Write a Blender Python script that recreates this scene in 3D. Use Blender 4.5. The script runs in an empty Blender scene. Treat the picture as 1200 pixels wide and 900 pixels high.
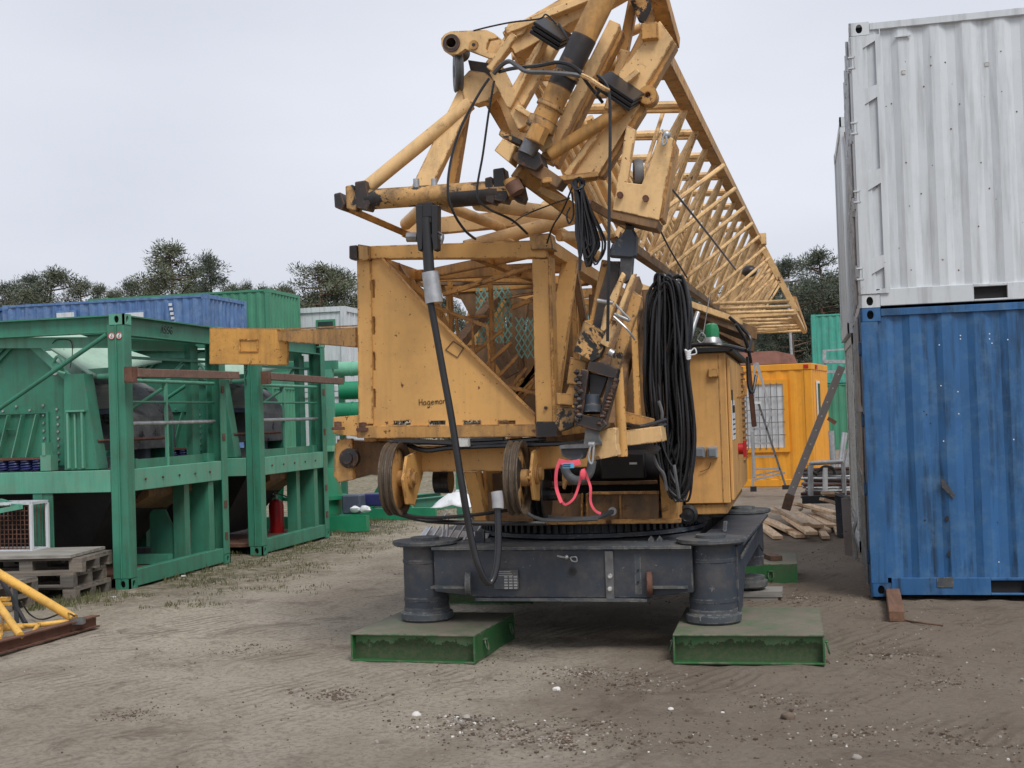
import bpy, bmesh, math, random
from mathutils import Vector, Matrix, noise
from mathutils.geometry import tessellate_polygon
R = random.Random(7)
V = Vector
S = bpy.context.scene
COL = S.collection

# ------------------------------------------------------------------ camera
PSI, TH, RHO, EYE = math.atan(335/1500), math.atan(37/1500), .033, 1.75
F0 = V((-math.sin(PSI)*math.cos(TH), math.cos(PSI)*math.cos(TH), math.sin(TH)))
r0 = V((math.cos(PSI), math.sin(PSI), 0)); u0 = r0.cross(F0)
RT = math.cos(RHO)*r0 - math.sin(RHO)*u0
UP = math.sin(RHO)*r0 + math.cos(RHO)*u0
CP = V((0, 0, EYE))
cd = bpy.data.cameras.new('camera'); cam = bpy.data.objects.new('camera', cd); COL.objects.link(cam)
m = Matrix((RT, UP, -F0)).transposed().to_4x4(); m.translation = CP
cam.matrix_world = m
cd.sensor_width = 36; cd.lens = 45; cd.clip_start = .05; cd.clip_end = 4000
S.camera = cam

# ------------------------------------------------------------------ sky, sun, exposure
SUN_EL, SUN_AZ = 52, 38      # azimuth from behind the camera towards the right
w = bpy.data.worlds.new('World'); S.world = w; w.use_nodes = True
nt = w.node_tree; nd = nt.nodes; nd.clear()
out = nd.new('ShaderNodeOutputWorld'); bg = nd.new('ShaderNodeBackground'); bg.inputs[1].default_value = .1
sky = nd.new('ShaderNodeTexSky'); sky.sky_type = 'NISHITA'; sky.sun_disc = False
sky.sun_elevation = math.radians(SUN_EL); sky.sun_rotation = math.radians(180-SUN_AZ)
sky.dust_density = 4
hs = nd.new('ShaderNodeHueSaturation'); hs.inputs['Saturation'].default_value = .35
tc = nd.new('ShaderNodeTexCoord'); mp = nd.new('ShaderNodeMapping'); mp.inputs['Scale'].default_value = (1, 1, 2.6)
nz = nd.new('ShaderNodeTexNoise'); nz.inputs['Scale'].default_value = 1.7; nz.inputs['Detail'].default_value = 5; nz.inputs['Roughness'].default_value = .45
cr = nd.new('ShaderNodeValToRGB'); cr.color_ramp.elements[0].position = .32; cr.color_ramp.elements[1].position = .72
cr.color_ramp.elements[0].color = (5.35, 5.7, 6.55, 1); cr.color_ramp.elements[1].color = (7.3, 7.6, 8.4, 1)
mx = nd.new('ShaderNodeMixRGB'); mx.inputs[0].default_value = .9
for a, b in ((sky.outputs[0], hs.inputs['Color']), (hs.outputs[0], mx.inputs[1]), (tc.outputs['Generated'], mp.inputs[0]), (mp.outputs[0], nz.inputs['Vector']),
             (nz.outputs[0], cr.inputs[0]), (cr.outputs[0], mx.inputs[2]), (mx.outputs[0], bg.inputs[0]), (bg.outputs[0], out.inputs[0])):
    nt.links.new(a, b)
sd = bpy.data.lights.new('sun', 'SUN'); sun = bpy.data.objects.new('sun', sd); COL.objects.link(sun)
sd.energy = 1.9; sd.angle = math.radians(22); sd.color = (1, .965, .91)
az = math.radians(SUN_AZ); el = math.radians(SUN_EL)
sdir = V((math.sin(az)*math.cos(el), -math.cos(az)*math.cos(el), math.sin(el)))
sun.rotation_euler = sdir.to_track_quat('Z', 'Y').to_euler()
S.view_settings.view_transform = 'Standard'; S.view_settings.look = 'None'
S.view_settings.exposure = .22; S.view_settings.gamma = 1; S.view_settings.use_curve_mapping = False

# ------------------------------------------------------------------ helpers
def ray(px, py): return F0*1500 + RT*(px-600) - UP*(py-450)
def at(px, py, Y):
    d = ray(px, py); return CP + d*(Y/d.y)
def gr(px, py, h=0):
    d = ray(px, py); return CP + d*((h-EYE)/d.z)
def lerp(a, b, t): return a + (b-a)*t

class MB:
    def __init__(s): s.v = []; s.f = []; s.sm = []
    def add(s, vs, fs, smooth=False):
        n = len(s.v); s.v += [V(p) for p in vs]; s.f += [tuple(i+n for i in f) for f in fs]; s.sm += [smooth]*len(fs); return s
    def hexa(s, p):   # 8 points: bottom 4 (ccw), top 4
        return s.add(p, [(3, 2, 1, 0), (4, 5, 6, 7), (0, 1, 5, 4), (1, 2, 6, 5), (2, 3, 7, 6), (3, 0, 4, 7)])
    def box(s, c, d, rz=0, rot=None):
        c = V(c); h = V(d)*.5; M = rot if rot is not None else Matrix.Rotation(rz, 3, 'Z')
        return s.hexa([c + M@V((x*h.x, y*h.y, z*h.z)) for z in (-1, 1) for x, y in ((-1, -1), (1, -1), (1, 1), (-1, 1))])
    def b2(s, lo, hi): lo = V(lo); hi = V(hi); return s.box((lo+hi)/2, hi-lo)
    def bar(s, p, q, w, h, up=(0, 0, 1), w2=None, h2=None):
        p = V(p); q = V(q); d = (q-p).normalized(); up = V(up)
        x = d.cross(up)
        if x.length < 1e-3: x = d.cross(V((0, 1, 0)))
        x.normalize(); y = x.cross(d); w2 = w if w2 is None else w2; h2 = h if h2 is None else h2
        f = lambda o, W, H: [o + x*a*W/2 + y*b*H/2 for a, b in ((-1, -1), (1, -1), (1, 1), (-1, 1))]
        return s.hexa(f(p, w, h) + f(q, w2, h2))
    def tube(s, p, q, r, r2=None, n=10, cap=True):
        p = V(p); q = V(q); d = (q-p).normalized(); r2 = r if r2 is None else r2
        x = d.orthogonal().normalized(); y = d.cross(x)
        cs = [(math.cos(2*math.pi*i/n), math.sin(2*math.pi*i/n)) for i in range(n)]
        s.add([p + (x*a + y*b)*r for a, b in cs] + [q + (x*a + y*b)*r2 for a, b in cs],
              [(i, (i+1) % n, n+(i+1) % n, n+i) for i in range(n)], True)
        if cap:
            s.add([p + (x*a + y*b)*r for a, b in cs], [tuple(reversed(range(n)))]); s.add([q + (x*a + y*b)*r2 for a, b in cs], [tuple(range(n))])
        return s
    def path(s, pts, r, n=8, smooth=4, closed=False):
        pts = cat(pts, smooth, closed) if smooth > 1 else [V(p) for p in pts]
        m = len(pts); vs = []; prev = None
        for i, p in enumerate(pts):
            a = pts[(i-1) % m] if (closed or i > 0) else p; b = pts[(i+1) % m] if (closed or i < m-1) else p
            d = (b-a); d = d.normalized() if d.length > 1e-9 else V((0, 0, 1))
            x = d.orthogonal().normalized() if prev is None else (prev - d*prev.dot(d)).normalized()
            prev = x; y = d.cross(x)
            vs += [p + (x*math.cos(2*math.pi*k/n) + y*math.sin(2*math.pi*k/n))*r for k in range(n)]
        fs = []
        for i in range(m if closed else m-1):
            j = (i+1) % m
            fs += [(i*n+k, i*n+(k+1) % n, j*n+(k+1) % n, j*n+k) for k in range(n)]
        s.add(vs, fs, True)
        if not closed: s.add(vs[:n], [tuple(reversed(range(n)))]); s.add(vs[-n:], [tuple(range(n))])
        return s
    def lathe(s, c, axis, prof, n=28, smooth=True, closed=True):
        # prof: list of (radius, along)
        c = V(c); d = V(axis).normalized(); x = d.orthogonal().normalized(); y = d.cross(x); k = len(prof)
        vs = [c + d*a + (x*math.cos(2*math.pi*i/n) + y*math.sin(2*math.pi*i/n))*r for i in range(n) for r, a in prof]
        fs = []
        for i in range(n):
            j = (i+1) % n
            for q in range(k if closed else k-1):
                t = (q+1) % k
                fs.append((i*k+q, i*k+t, j*k+t, j*k+q))
        return s.add(vs, fs, smooth)
    def plate(s, pts, t):      # polygon extruded by vector t
        pts = [V(p) for p in pts]; n = len(pts); t = V(t)
        tr = tessellate_polygon([pts])
        nrm = V((0, 0, 0))
        for i in range(n): nrm += pts[i].cross(pts[(i+1) % n])
        if nrm.dot(t) > 0: pts.reverse(); tr = tessellate_polygon([pts])
        fs = [tuple(f) for f in tr] + [tuple(i+n for i in reversed(f)) for f in tr]
        fs += [(i, i+n, (i+1) % n+n, (i+1) % n) for i in range(n)]
        return s.add(pts + [p+t for p in pts], fs)
    def plate_h(s, outer, holes, t):
        t = V(t); loops = [[V(p) for p in l] for l in [outer]+holes]; tr = tessellate_polygon(loops)
        flat = [p for l in loops for p in l]; n = len(flat)
        fs = [tuple(f) for f in tr] + [tuple(i+n for i in reversed(f)) for f in tr]; o = 0
        for l in loops:
            k = len(l); fs += [(o+i, o+(i+1) % k, o+(i+1) % k+n, o+i+n) for i in range(k)]; o += k
        return s.add(flat + [p+t for p in flat], fs)
    def ball(s, c, r, n=8, sq=(1, 1, 1), jit=0, rnd=None):
        vs = []; fs = []; m = n//2+1
        for i in range(1, m):
            a = math.pi*i/m
            for k in range(n):
                b = 2*math.pi*k/n; j = 1 + (rnd.uniform(-jit, jit) if rnd else 0)
                vs.append(V(c) + V((math.sin(a)*math.cos(b)*sq[0], math.sin(a)*math.sin(b)*sq[1], math.cos(a)*sq[2]))*r*j)
        for i in range(m-2): fs += [(i*n+k, (i+1)*n+k, (i+1)*n+(k+1) % n, i*n+(k+1) % n) for k in range(n)]
        t = len(vs); vs += [V(c)+V((0, 0, r*sq[2])), V(c)-V((0, 0, r*sq[2]))]
        fs += [(t, k, (k+1) % n) for k in range(n)] + [(t+1, (m-2)*n+(k+1) % n, (m-2)*n+k) for k in range(n)]
        return s.add(vs, fs, True)

def cat(pts, k, closed=False):
    pts = [V(p) for p in pts]; n = len(pts); o = []
    for i in range(n if closed else n-1):
        g = (lambda j: pts[j % n]) if closed else (lambda j: pts[max(0, min(n-1, j))])
        a, b, c, d = g(i-1), g(i), g(i+1), g(i+2)
        for q in range(k):
            t = q/k
            o.append(.5*((2*b) + (c-a)*t + (2*a-5*b+4*c-d)*t*t + (3*b-a-3*c+d)*t**3))
    if not closed: o.append(pts[-1])
    return o

def root_loc(o):
    p = V((0, 0, 0))
    while o is not None: p = p + V(o.location); o = o.parent
    return p
def tag(o, label=None, cat_=None, group=None, kind=None):
    if label: o['label'] = label
    if cat_: o['category'] = cat_
    if group: o['group'] = group
    if kind: o['kind'] = kind
    return o
def thing(name, label, cat_, loc=(0, 0, 0), group=None):
    o = bpy.data.objects.new(name, None); COL.objects.link(o); o.location = loc; o.empty_display_size = .2
    return tag(o, label, cat_, group)
def part(name, mb, mat, parent=None, bevel=0, loc=None, label=None):
    base = root_loc(parent) if parent else V(loc or (0, 0, 0))
    me = bpy.data.meshes.new(name); me.from_pydata([tuple(v-base) for v in mb.v], [], mb.f)
    me.polygons.foreach_set('use_smooth', mb.sm); me.materials.append(mat); me.update()
    smooth_any = any(mb.sm)
    bm = bmesh.new(); bm.from_mesh(me); bmesh.ops.recalc_face_normals(bm, faces=bm.faces); bm.to_mesh(me); bm.free()
    if smooth_any: me.set_sharp_from_angle(angle=math.radians(38))
    o = bpy.data.objects.new(name, me); COL.objects.link(o)
    if parent: o.parent = parent
    elif loc: o.location = loc
    if bevel:
        b = o.modifiers.new('bevel', 'BEVEL'); b.width = bevel; b.segments = 1; b.limit_method = 'ANGLE'; b.angle_limit = math.radians(40)
    if label: o['label'] = label
    return o
def solo(name, mb, mat, label, cat_, loc, group=None, bevel=0):
    return tag(part(name, mb, mat, None, bevel, loc), label, cat_, group)
def copy_tree(o, parent=None):
    c = o.copy(); COL.objects.link(c); c.parent = parent
    for ch in [k for k in bpy.data.objects if k.parent == o]: copy_tree(ch, c)
    return c

# ------------------------------------------------------------------ materials
def new_mat(name):
    m = bpy.data.materials.new(name); m.use_nodes = True; n = m.node_tree; n.nodes.clear()
    o = n.nodes.new('ShaderNodeOutputMaterial'); b = n.nodes.new('ShaderNodeBsdfPrincipled'); n.links.new(b.outputs[0], o.inputs[0])
    return m, n, b
def N(n, t, **k):
    q = n.nodes.new('ShaderNode'+t)
    for a, v in k.items():
        if a in ('op',): q.operation = v
        elif a == 'blend': q.blend_type = v
        else: q.inputs[a.replace('_', ' ')].default_value = v
    return q
def tex(n, vec, scale, detail=4, rough=.55, dist=0):
    q = N(n, 'TexNoise', Scale=scale, Detail=detail, Roughness=rough, Distortion=dist); n.links.new(vec, q.inputs['Vector']); return q.outputs['Fac']
def ramp(n, fac, a, b, ca=(0, 0, 0, 1), cb=(1, 1, 1, 1)):
    q = n.nodes.new('ShaderNodeValToRGB'); e = q.color_ramp.elements; e[0].position = a; e[1].position = b; e[0].color = ca; e[1].color = cb
    n.links.new(fac, q.inputs[0]); return q.outputs[0]
def mixc(n, fac, a, b, blend='MIX'):
    q = n.nodes.new('ShaderNodeMixRGB'); q.blend_type = blend
    for i, v in ((0, fac), (1, a), (2, b)):
        if isinstance(v, (int, float)): q.inputs[i].default_value = v
        elif isinstance(v, tuple): q.inputs[i].default_value = v if len(v) == 4 else (*v, 1)
        else: n.links.new(v, q.inputs[i])
    return q.outputs[0]
def mapped(n, sc=(1, 1, 1), coord='Object', rnd=True):
    tc = n.nodes.new('ShaderNodeTexCoord'); mp = n.nodes.new('ShaderNodeMapping'); mp.inputs['Scale'].default_value = sc
    if rnd:
        oi = n.nodes.new('ShaderNodeObjectInfo'); ml = N(n, 'VectorMath', op='SCALE'); cb = n.nodes.new('ShaderNodeCombineXYZ')
        for i in range(3): n.links.new(oi.outputs['Random'], cb.inputs[i])
        n.links.new(cb.outputs[0], ml.inputs[0]); ml.inputs['Scale'].default_value = 37
        ad = N(n, 'VectorMath', op='ADD'); n.links.new(tc.outputs[coord], ad.inputs[0]); n.links.new(ml.outputs[0], ad.inputs[1])
        n.links.new(ad.outputs[0], mp.inputs[0])
    else: n.links.new(tc.outputs[coord], mp.inputs[0])
    return mp.outputs[0]
def bump(n, b, h, s, d=.01):
    q = n.nodes.new('ShaderNodeBump'); q.inputs['Strength'].default_value = s; q.inputs['Distance'].default_value = d
    n.links.new(h, q.inputs['Height']); n.links.new(q.outputs[0], b.inputs['Normal'])
RUST = (.11, .038, .015)
def paint(name, col, chip=.5, chipcol=RUST, dirt=.4, dirtcol=(.09, .07, .05), streak=.3, streakcol=(.06, .045, .035), fade=.25, fadecol=None, rough=.5, metal=0, chipscale=9, edge=None, sheen=0):
    m, n, b = new_mat(name)
    v = mapped(n); vs = mapped(n, (7, 7, .55))
    c = mixc(n, ramp(n, tex(n, v, 1.3, 5, .6), .3, .7), tuple(x*(1-.5*fade) for x in col), tuple(min(1, x*(1+fade*.45)) for x in col) if fadecol is None else fadecol)
    if streak: c = mixc(n, ramp(n, tex(n, vs, 1.6, 5, .65), .48, .68, (0, 0, 0, 1), (streak, streak, streak, 1)), c, streakcol)
    if dirt: c = mixc(n, ramp(n, tex(n, v, 4.2, 8, .72), .47, .68, (0, 0, 0, 1), (dirt, dirt, dirt, 1)), c, dirtcol)
    hh = None
    if chip:
        f = ramp(n, tex(n, v, chipscale, 9, .68, .3), .672-.06*chip, .686-.06*chip)
        f = mixc(n, 1.0, f, ramp(n, tex(n, v, 1.9, 3, .6), .46-.05*chip, .56-.05*chip), 'MULTIPLY') if chip < 1.5 else f
        if (edge if edge is not None else chip >= .3):
            bv = n.nodes.new('ShaderNodeBevel'); bv.samples = 3; bv.inputs['Radius'].default_value = .018
            g = n.nodes.new('ShaderNodeNewGeometry'); dt = N(n, 'VectorMath', op='DOT_PRODUCT'); n.links.new(bv.outputs[0], dt.inputs[0]); n.links.new(g.outputs['Normal'], dt.inputs[1])
            pt = ramp(n, dt.outputs['Value'], .93, .995, (1, 1, 1, 1), (0, 0, 0, 1))
            f2 = mixc(n, 1.0, pt, ramp(n, tex(n, v, 11, 6, .7), .53-.07*min(chip, 1.5), .57-.07*min(chip, 1.5)), 'MULTIPLY'); f = mixc(n, 1.0, f, f2, 'LIGHTEN')
        if chip >= .35: f = mixc(n, 1.0, f, mixc(n, 1.0, ramp(n, tex(n, v, 34, 3, .6), .68-.02*chip, .695-.02*chip), ramp(n, tex(n, v, 2.6, 4, .7), .44, .56), 'MULTIPLY'), 'LIGHTEN')
        c = mixc(n, f, c, mixc(n, ramp(n, tex(n, v, 20, 4, .6), .3, .7), tuple(x*.5 for x in chipcol), tuple(x*1.5 for x in chipcol)))
        hh = f
    n.links.new(c, b.inputs['Base Color']); b.inputs['Metallic'].default_value = metal
    r = ramp(n, tex(n, v, 3, 6, .6), .2, .8, (rough-.12,)*3+(1,), (rough+.18,)*3+(1,)); n.links.new(r, b.inputs['Roughness'])
    h = tex(n, v, 22, 5, .6)
    if hh is not None: h = mixc(n, .5, h, mixc(n, 1.0, (1, 1, 1), hh, 'SUBTRACT'), 'MIX')
    bump(n, b, h, .25, .004)
    return m
def plain(name, col, rough=.6, metal=0, var=.25, scale=6, bmp=.15):
    m, n, b = new_mat(name); v = mapped(n)
    c = mixc(n, ramp(n, tex(n, v, scale, 6, .65), .3, .7), tuple(x*(1-var) for x in col), tuple(min(1, x*(1+var)) for x in col))
    n.links.new(c, b.inputs['Base Color']); b.inputs['Roughness'].default_value = rough; b.inputs['Metallic'].default_value = metal
    bump(n, b, tex(n, v, scale*6, 5, .6), bmp, .005); return m
def wood(name, a, b_, rough=.8, scale=1.0, axis=0):
    m, n, b = new_mat(name); sc = [26*scale]*3; sc[axis] = 1.6*scale; v = mapped(n, tuple(sc)); v2 = mapped(n)
    oi = n.nodes.new('ShaderNodeObjectInfo')
    c = mixc(n, ramp(n, tex(n, v, 1, 6, .6, .4), .3, .72), a, b_)
    c = mixc(n, ramp(n, tex(n, v2, 3.5, 6, .6), .5, .85, (0, 0, 0, 1), (.55, .55, .55, 1)), c, (.05, .04, .035))
    c = mixc(n, 1.0, c, ramp(n, oi.outputs['Random'], 0, 1, (.62, .62, .64, 1), (1.15, 1.08, 1, 1)), 'MULTIPLY')
    n.links.new(c, b.inputs['Base Color']); b.inputs['Roughness'].default_value = rough
    bump(n, b, tex(n, v, 1, 6, .6), .5, .004); return m

M = {}
OC = (.62, .335, .10); OCL = (.72, .43, .16)
M['ochre'] = paint('ochre_paint', (.66, .365, .115), chip=.5, dirt=.16, streak=.14, fade=.18, rough=.5)
M['ochre_old'] = paint('worn_ochre_paint', (.55, .29, .085), chip=.95, dirt=.55, streak=.45, fade=.3, rough=.6)
M['ochre_jib'] = paint('skylit_ochre_paint', (.77, .50, .23), chip=.5, dirt=.35, streak=.2, fade=.2, rough=.55, chipscale=6)  # ochre paled to carry the sky light on the upper crane parts
M['ochre_dark'] = paint('dark_grimy_ochre_paint', (.24, .135, .06), chip=1.0, dirt=.9, streak=.6, fade=.3, rough=.65)  # base colour itself much darker, for inner and rear parts, under heavy grime
M['ochre_grease'] = paint('greased_ochre_paint', (.55, .31, .11), chip=2.1, chipcol=(.018, .016, .016), dirt=.9, dirtcol=(.03, .025, .02), streak=.6, rough=.5, chipscale=3.5)
M['ochre_side'] = paint('cabinet_ochre_paint', (.68, .37, .12), chip=.15, dirt=.2, streak=.35, streakcol=(.2, .12, .06), fade=.15, rough=.5)
M['grease'] = paint('black_grease', (.022, .02, .021), chip=.9, chipcol=(.13, .06, .03), dirt=.5, dirtcol=(.08, .05, .03), streak=0, rough=.42)
M['slate'] = paint('slate_grey_paint', (.036, .045, .060), chip=.35, chipcol=(.16, .15, .14), dirt=.55, dirtcol=(.12, .10, .085), streak=.35, streakcol=(.03, .03, .03), fade=.4, rough=.5)  # grey lowered to carry the shade the superstructure throws on the base
M['slate_top'] = paint('dusty_slate_paint', (.06, .07, .082), chip=.6, chipcol=(.2, .19, .17), dirt=.8, dirtcol=(.15, .135, .115), streak=0, fade=.4, rough=.7)
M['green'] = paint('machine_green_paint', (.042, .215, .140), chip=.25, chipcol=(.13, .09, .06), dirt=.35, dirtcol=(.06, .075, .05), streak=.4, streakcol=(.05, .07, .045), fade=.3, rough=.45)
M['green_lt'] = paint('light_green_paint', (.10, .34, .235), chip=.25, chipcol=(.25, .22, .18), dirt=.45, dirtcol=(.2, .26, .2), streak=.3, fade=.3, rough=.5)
M['green_chute'] = paint('pale_green_paint', (.36, .52, .41), chip=.1, dirt=.3, dirtcol=(.2, .26, .2), streak=.2, fade=.2, rough=.5)
M['padgreen'] = paint('pad_green_paint', (.022, .125, .034), chip=.35, chipcol=(.14, .13, .10), dirt=.5, dirtcol=(.10, .085, .06), streak=.25, streakcol=(.01, .03, .012), fade=.3, rough=.5)
M['blue'] = paint('container_blue_paint', (.027, .118, .29), chip=.12, chipcol=(.03, .05, .08), dirt=.6, dirtcol=(.09, .19, .32), streak=1.0, streakcol=(.010, .034, .075), fade=.35, rough=.42, edge=False)
M['blue_far'] = paint('faded_blue_paint', (.08, .17, .36), chip=.3, chipcol=(.25, .25, .25), dirt=.4, dirtcol=(.25, .33, .45), streak=.8, streakcol=(.03, .07, .2), fade=.4, rough=.5, edge=False)
M['white'] = paint('container_white_paint', (.60, .64, .67), chip=.1, chipcol=(.2, .15, .1), dirt=.18, dirtcol=(.4, .42, .43), streak=.5, streakcol=(.30, .31, .32), fade=.12, rough=.5, edge=False)
M['white_old'] = paint('weathered_white_paint', (.54, .55, .53), chip=.7, chipcol=(.12, .09, .07), dirt=.5, dirtcol=(.2, .18, .15), streak=.15, streakcol=(.2, .19, .17), fade=.25, rough=.6)
M['teal'] = paint('teal_container_paint', (.05, .33, .25), chip=.2, dirt=.3, dirtcol=(.2, .35, .3), streak=.5, streakcol=(.03, .14, .1), fade=.3, rough=.5, edge=False)
M['green_box'] = paint('container_green_paint', (.055, .24, .14), chip=.15, dirt=.3, dirtcol=(.1, .22, .15), streak=.35, streakcol=(.03, .12, .07), fade=.25, rough=.5, edge=False)
M['orange'] = paint('cabin_orange_paint', (.78, .33, .022), chip=.1, dirt=.2, dirtcol=(.4, .2, .05), streak=.25, streakcol=(.35, .16, .03), fade=.15, rough=.5, edge=False)
M['sign'] = paint('rusting_orange_paint', (.60, .31, .07), chip=1.3, dirt=.5, dirtcol=(.2, .1, .03), streak=.3, fade=.25, rough=.6, chipscale=5)
M['yellow'] = paint('yellow_tube_paint', (.74, .42, .08), chip=.6, dirt=.4, streak=0, rough=.5)
M['rusty'] = paint('rusty_steel', (.13, .055, .035), chip=.5, chipcol=(.05, .02, .012), dirt=.7, dirtcol=(.2, .12, .08), streak=.4, rough=.8)
M['redwood'] = wood('weathered_red_timber', (.17, .095, .07), (.27, .17, .13))
M['black'] = plain('black_paint', (.018, .018, .02), .5)
M['rubber'] = plain('black_rubber', (.016, .016, .018), .27, var=.4, scale=3, bmp=.05)
M['rubber_g'] = plain('grey_rubber', (.10, .10, .105), .55, var=.35, scale=4)
M['lining'] = paint('worn_grey_lining', (.10, .105, .115), chip=1.2, chipcol=(.02, .02, .022), dirt=.8, dirtcol=(.2, .2, .2), streak=.5, rough=.8, chipscale=3)
M['dark'] = plain('dark_steel_and_shade', (.02, .019, .02), .85, var=.5, scale=2)
M['galv'] = plain('galvanised_steel', (.42, .43, .44), .42, .7, .3, 9)
M['sheave_rim'] = paint('worn_sheave_steel', (.13, .095, .065), chip=1.2, chipcol=(.04, .03, .025), dirt=.6, streak=0, rough=.5)
M['steel'] = plain('bare_steel', (.22, .22, .225), .4, .8, .35, 9)
M['alu'] = plain('aluminium', (.62, .63, .65), .35, .85, .15, 8)
M['pink'] = plain('pink_webbing', (.80, .10, .14), .8, var=.15, scale=12)
M['label_blue'] = plain('blue_label', (.10, .38, .65), .5, var=.1)
M['red'] = plain('red_paint', (.42, .012, .015), .4, var=.2)
M['pipe'] = plain('green_pipe_paint', (.02, .22, .11), .35, var=.15, scale=3)
M['pipe_lt'] = plain('light_green_pipe_paint', (.16, .42, .28), .4, var=.15, scale=3)
M['beacon'] = plain('green_beacon_plastic', (.02, .22, .09), .25, var=.1)
M['white_pl'] = plain('white_plastic', (.72, .73, .74), .5, var=.08)
M['sock'] = plain('grey_plastic', (.17, .19, .21), .5, var=.1)
M['ink'] = plain('black_ink', (.012, .012, .012), .7, var=.1)
M['redink'] = plain('red_ink', (.5, .03, .03), .7, var=.1)
M['spring'] = plain('blue_spring_steel', (.02, .025, .11), .45, var=.3)
M['pallet'] = wood('grey_pallet_wood', (.11, .10, .09), (.26, .235, .20))
M['pallet_y'] = wood('grey_pallet_wood_across', (.11, .10, .09), (.26, .235, .20), axis=1)
M['plank'] = wood('sawn_plank_wood', (.60, .42, .26), (.90, .70, .49), axis=1)
M['board'] = wood('grey_board_wood', (.20, .20, .19), (.36, .355, .34), axis=0)
M['darkwood'] = wood('dark_wet_timber', (.10, .055, .035), (.22, .125, .08), axis=1)
M['glass'] = plain('dark_window_glass', (.03, .05, .05), .1, var=.1)
M['grille'] = plain('blind_white', (.62, .64, .66), .6, var=.06)
M['cloth'] = plain('white_plastic_sheet', (.75, .77, .80), .5, var=.1)
M['bluebox'] = plain('grey_blue_plastic', (.06, .075, .11), .5, var=.2)

# ------------------------------------------------------------------ ground
def gh(x, y):
    k = max(0, min(1, (30-y)/12)) * max(0, min(1, (14-abs(x+3))/4))
    if k == 0: return 0
    p = V((x, y, 0))
    h = .018*noise.noise(p*.55) + .014*noise.noise(p*1.9+V((5, 0, 0))) + (.009+.014*max(0, min(1, (x+3.2)/2)))*noise.noise(p*5.1) + .007*noise.noise(p*12)
    c = noise.noise(p*2.6+V((9, 9, 0)))
    if c > .25: h += .05*(c-.25)*(1+noise.noise(p*17))
    r = math.sin((x+3.7+.22*y*.3)*2.2); 
    h -= .008*max(0, r)**4
    return k*h-.004
def steps(lo, mid0, mid1, hi, d, g):
    a = []; v = mid0
    while v < mid1: a.append(v); v += d
    s = d; v = mid1
    while v < hi: a.append(v); s *= g; v += s
    a.append(hi); s = d*g; v = mid0-s; b = []
    while v > lo: b.append(v); s *= g; v -= s
    b.append(lo); return sorted(set(b+a))
xs = steps(-1500, -9.5, 3.5, 1500, .075, 1.16); ys = []
v = 4.6; ys = [-1500, -300, -80, -20, -5, 0, 2, 3.4, 4.2]
while v < 26: ys.append(v); v += .045 + (v-4.6)*.011
while v < 1500: ys.append(v); v *= 1.12
ys.append(2500)
mb = MB(); nx = len(xs)
mb.v = [V((x, y, gh(x, y))) for y in ys for x in xs]
mb.f = [(j*nx+i, j*nx+i+1, (j+1)*nx+i+1, (j+1)*nx+i) for j in range(len(ys)-1) for i in range(nx-1)]; mb.sm = [True]*len(mb.f)
m, n, b = new_mat('packed_earth'); v1 = mapped(n, rnd=False)
sx = n.nodes.new('ShaderNodeSeparateXYZ'); n.links.new(v1, sx.inputs[0])
big = tex(n, v1, .33, 6, .6, .6)
c = mixc(n, ramp(n, big, .36, .64), (.37, .31, .24), (.60, .53, .43))
vst = mapped(n, (1.9, .42, 1), rnd=False)
c = mixc(n, ramp(n, tex(n, vst, 1.1, 6, .65, .8), .45, .72, (0, 0, 0, 1), (.6, .6, .6, 1)), c, (.60, .53, .43))
# browner, wetter soil to the right of the lane
ma = N(n, 'Math', op='MULTIPLY_ADD'); n.links.new(tex(n, v1, .5, 4, .6), ma.inputs[0]); ma.inputs[1].default_value = 4.0; n.links.new(sx.outputs[0], ma.inputs[2])
c = mixc(n, ramp(n, ma.outputs[0], -1.2, 1.2, (0, 0, 0, 1), (1, 1, 1, 1)) if False else ramp(n, ma.outputs[0], 0, 1, (0, 0, 0, 1), (.66, .66, .66, 1)), c, (.20, .152, .115))
# dark crumbs and darker blotches
c = mixc(n, ramp(n, tex(n, v1, 2.3, 9, .75, .5), .56, .68, (0, 0, 0, 1), (.55, .55, .55, 1)), c, (.14, .105, .078))
c = mixc(n, ramp(n, tex(n, v1, 26, 6, .75), .47, .60, (0, 0, 0, 1), (.55, .55, .55, 1)), c, (.23, .185, .145))  # fine darker tone stands for relief shading that the soft light leaves out
c = mixc(n, ramp(n, tex(n, v1, 75, 3, .6), .60, .72, (0, 0, 0, 1), (.5, .5, .5, 1)), c, (.42, .37, .31))
# faint parallel tyre marks and churned, darker soil
wt = n.nodes.new('ShaderNodeTexWave'); wt.wave_type = 'BANDS'; wt.bands_direction = 'X'; wt.inputs['Scale'].default_value = 3.2; wt.inputs['Distortion'].default_value = 1.6; wt.inputs['Detail'].default_value = 3; wt.inputs['Detail Scale'].default_value = .6
mpt = n.nodes.new('ShaderNodeMapping'); mpt.inputs['Rotation'].default_value = (0, 0, .5); n.links.new(v1, mpt.inputs[0]); n.links.new(mpt.outputs[0], wt.inputs[0])
wm = mixc(n, 1.0, ramp(n, wt.outputs['Fac'], .45, .9), ramp(n, tex(n, v1, .8, 5, .7), .5, .62, (0, 0, 0, 1), (.5, .5, .5, 1)), 'MULTIPLY'); c = mixc(n, wm, c, (.16, .122, .092))
c = mixc(n, ramp(n, tex(n, v1, 1.25, 10, .82, .9), .53, .60, (0, 0, 0, 1), (.5, .5, .5, 1)), c, (.165, .122, .09))
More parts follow.
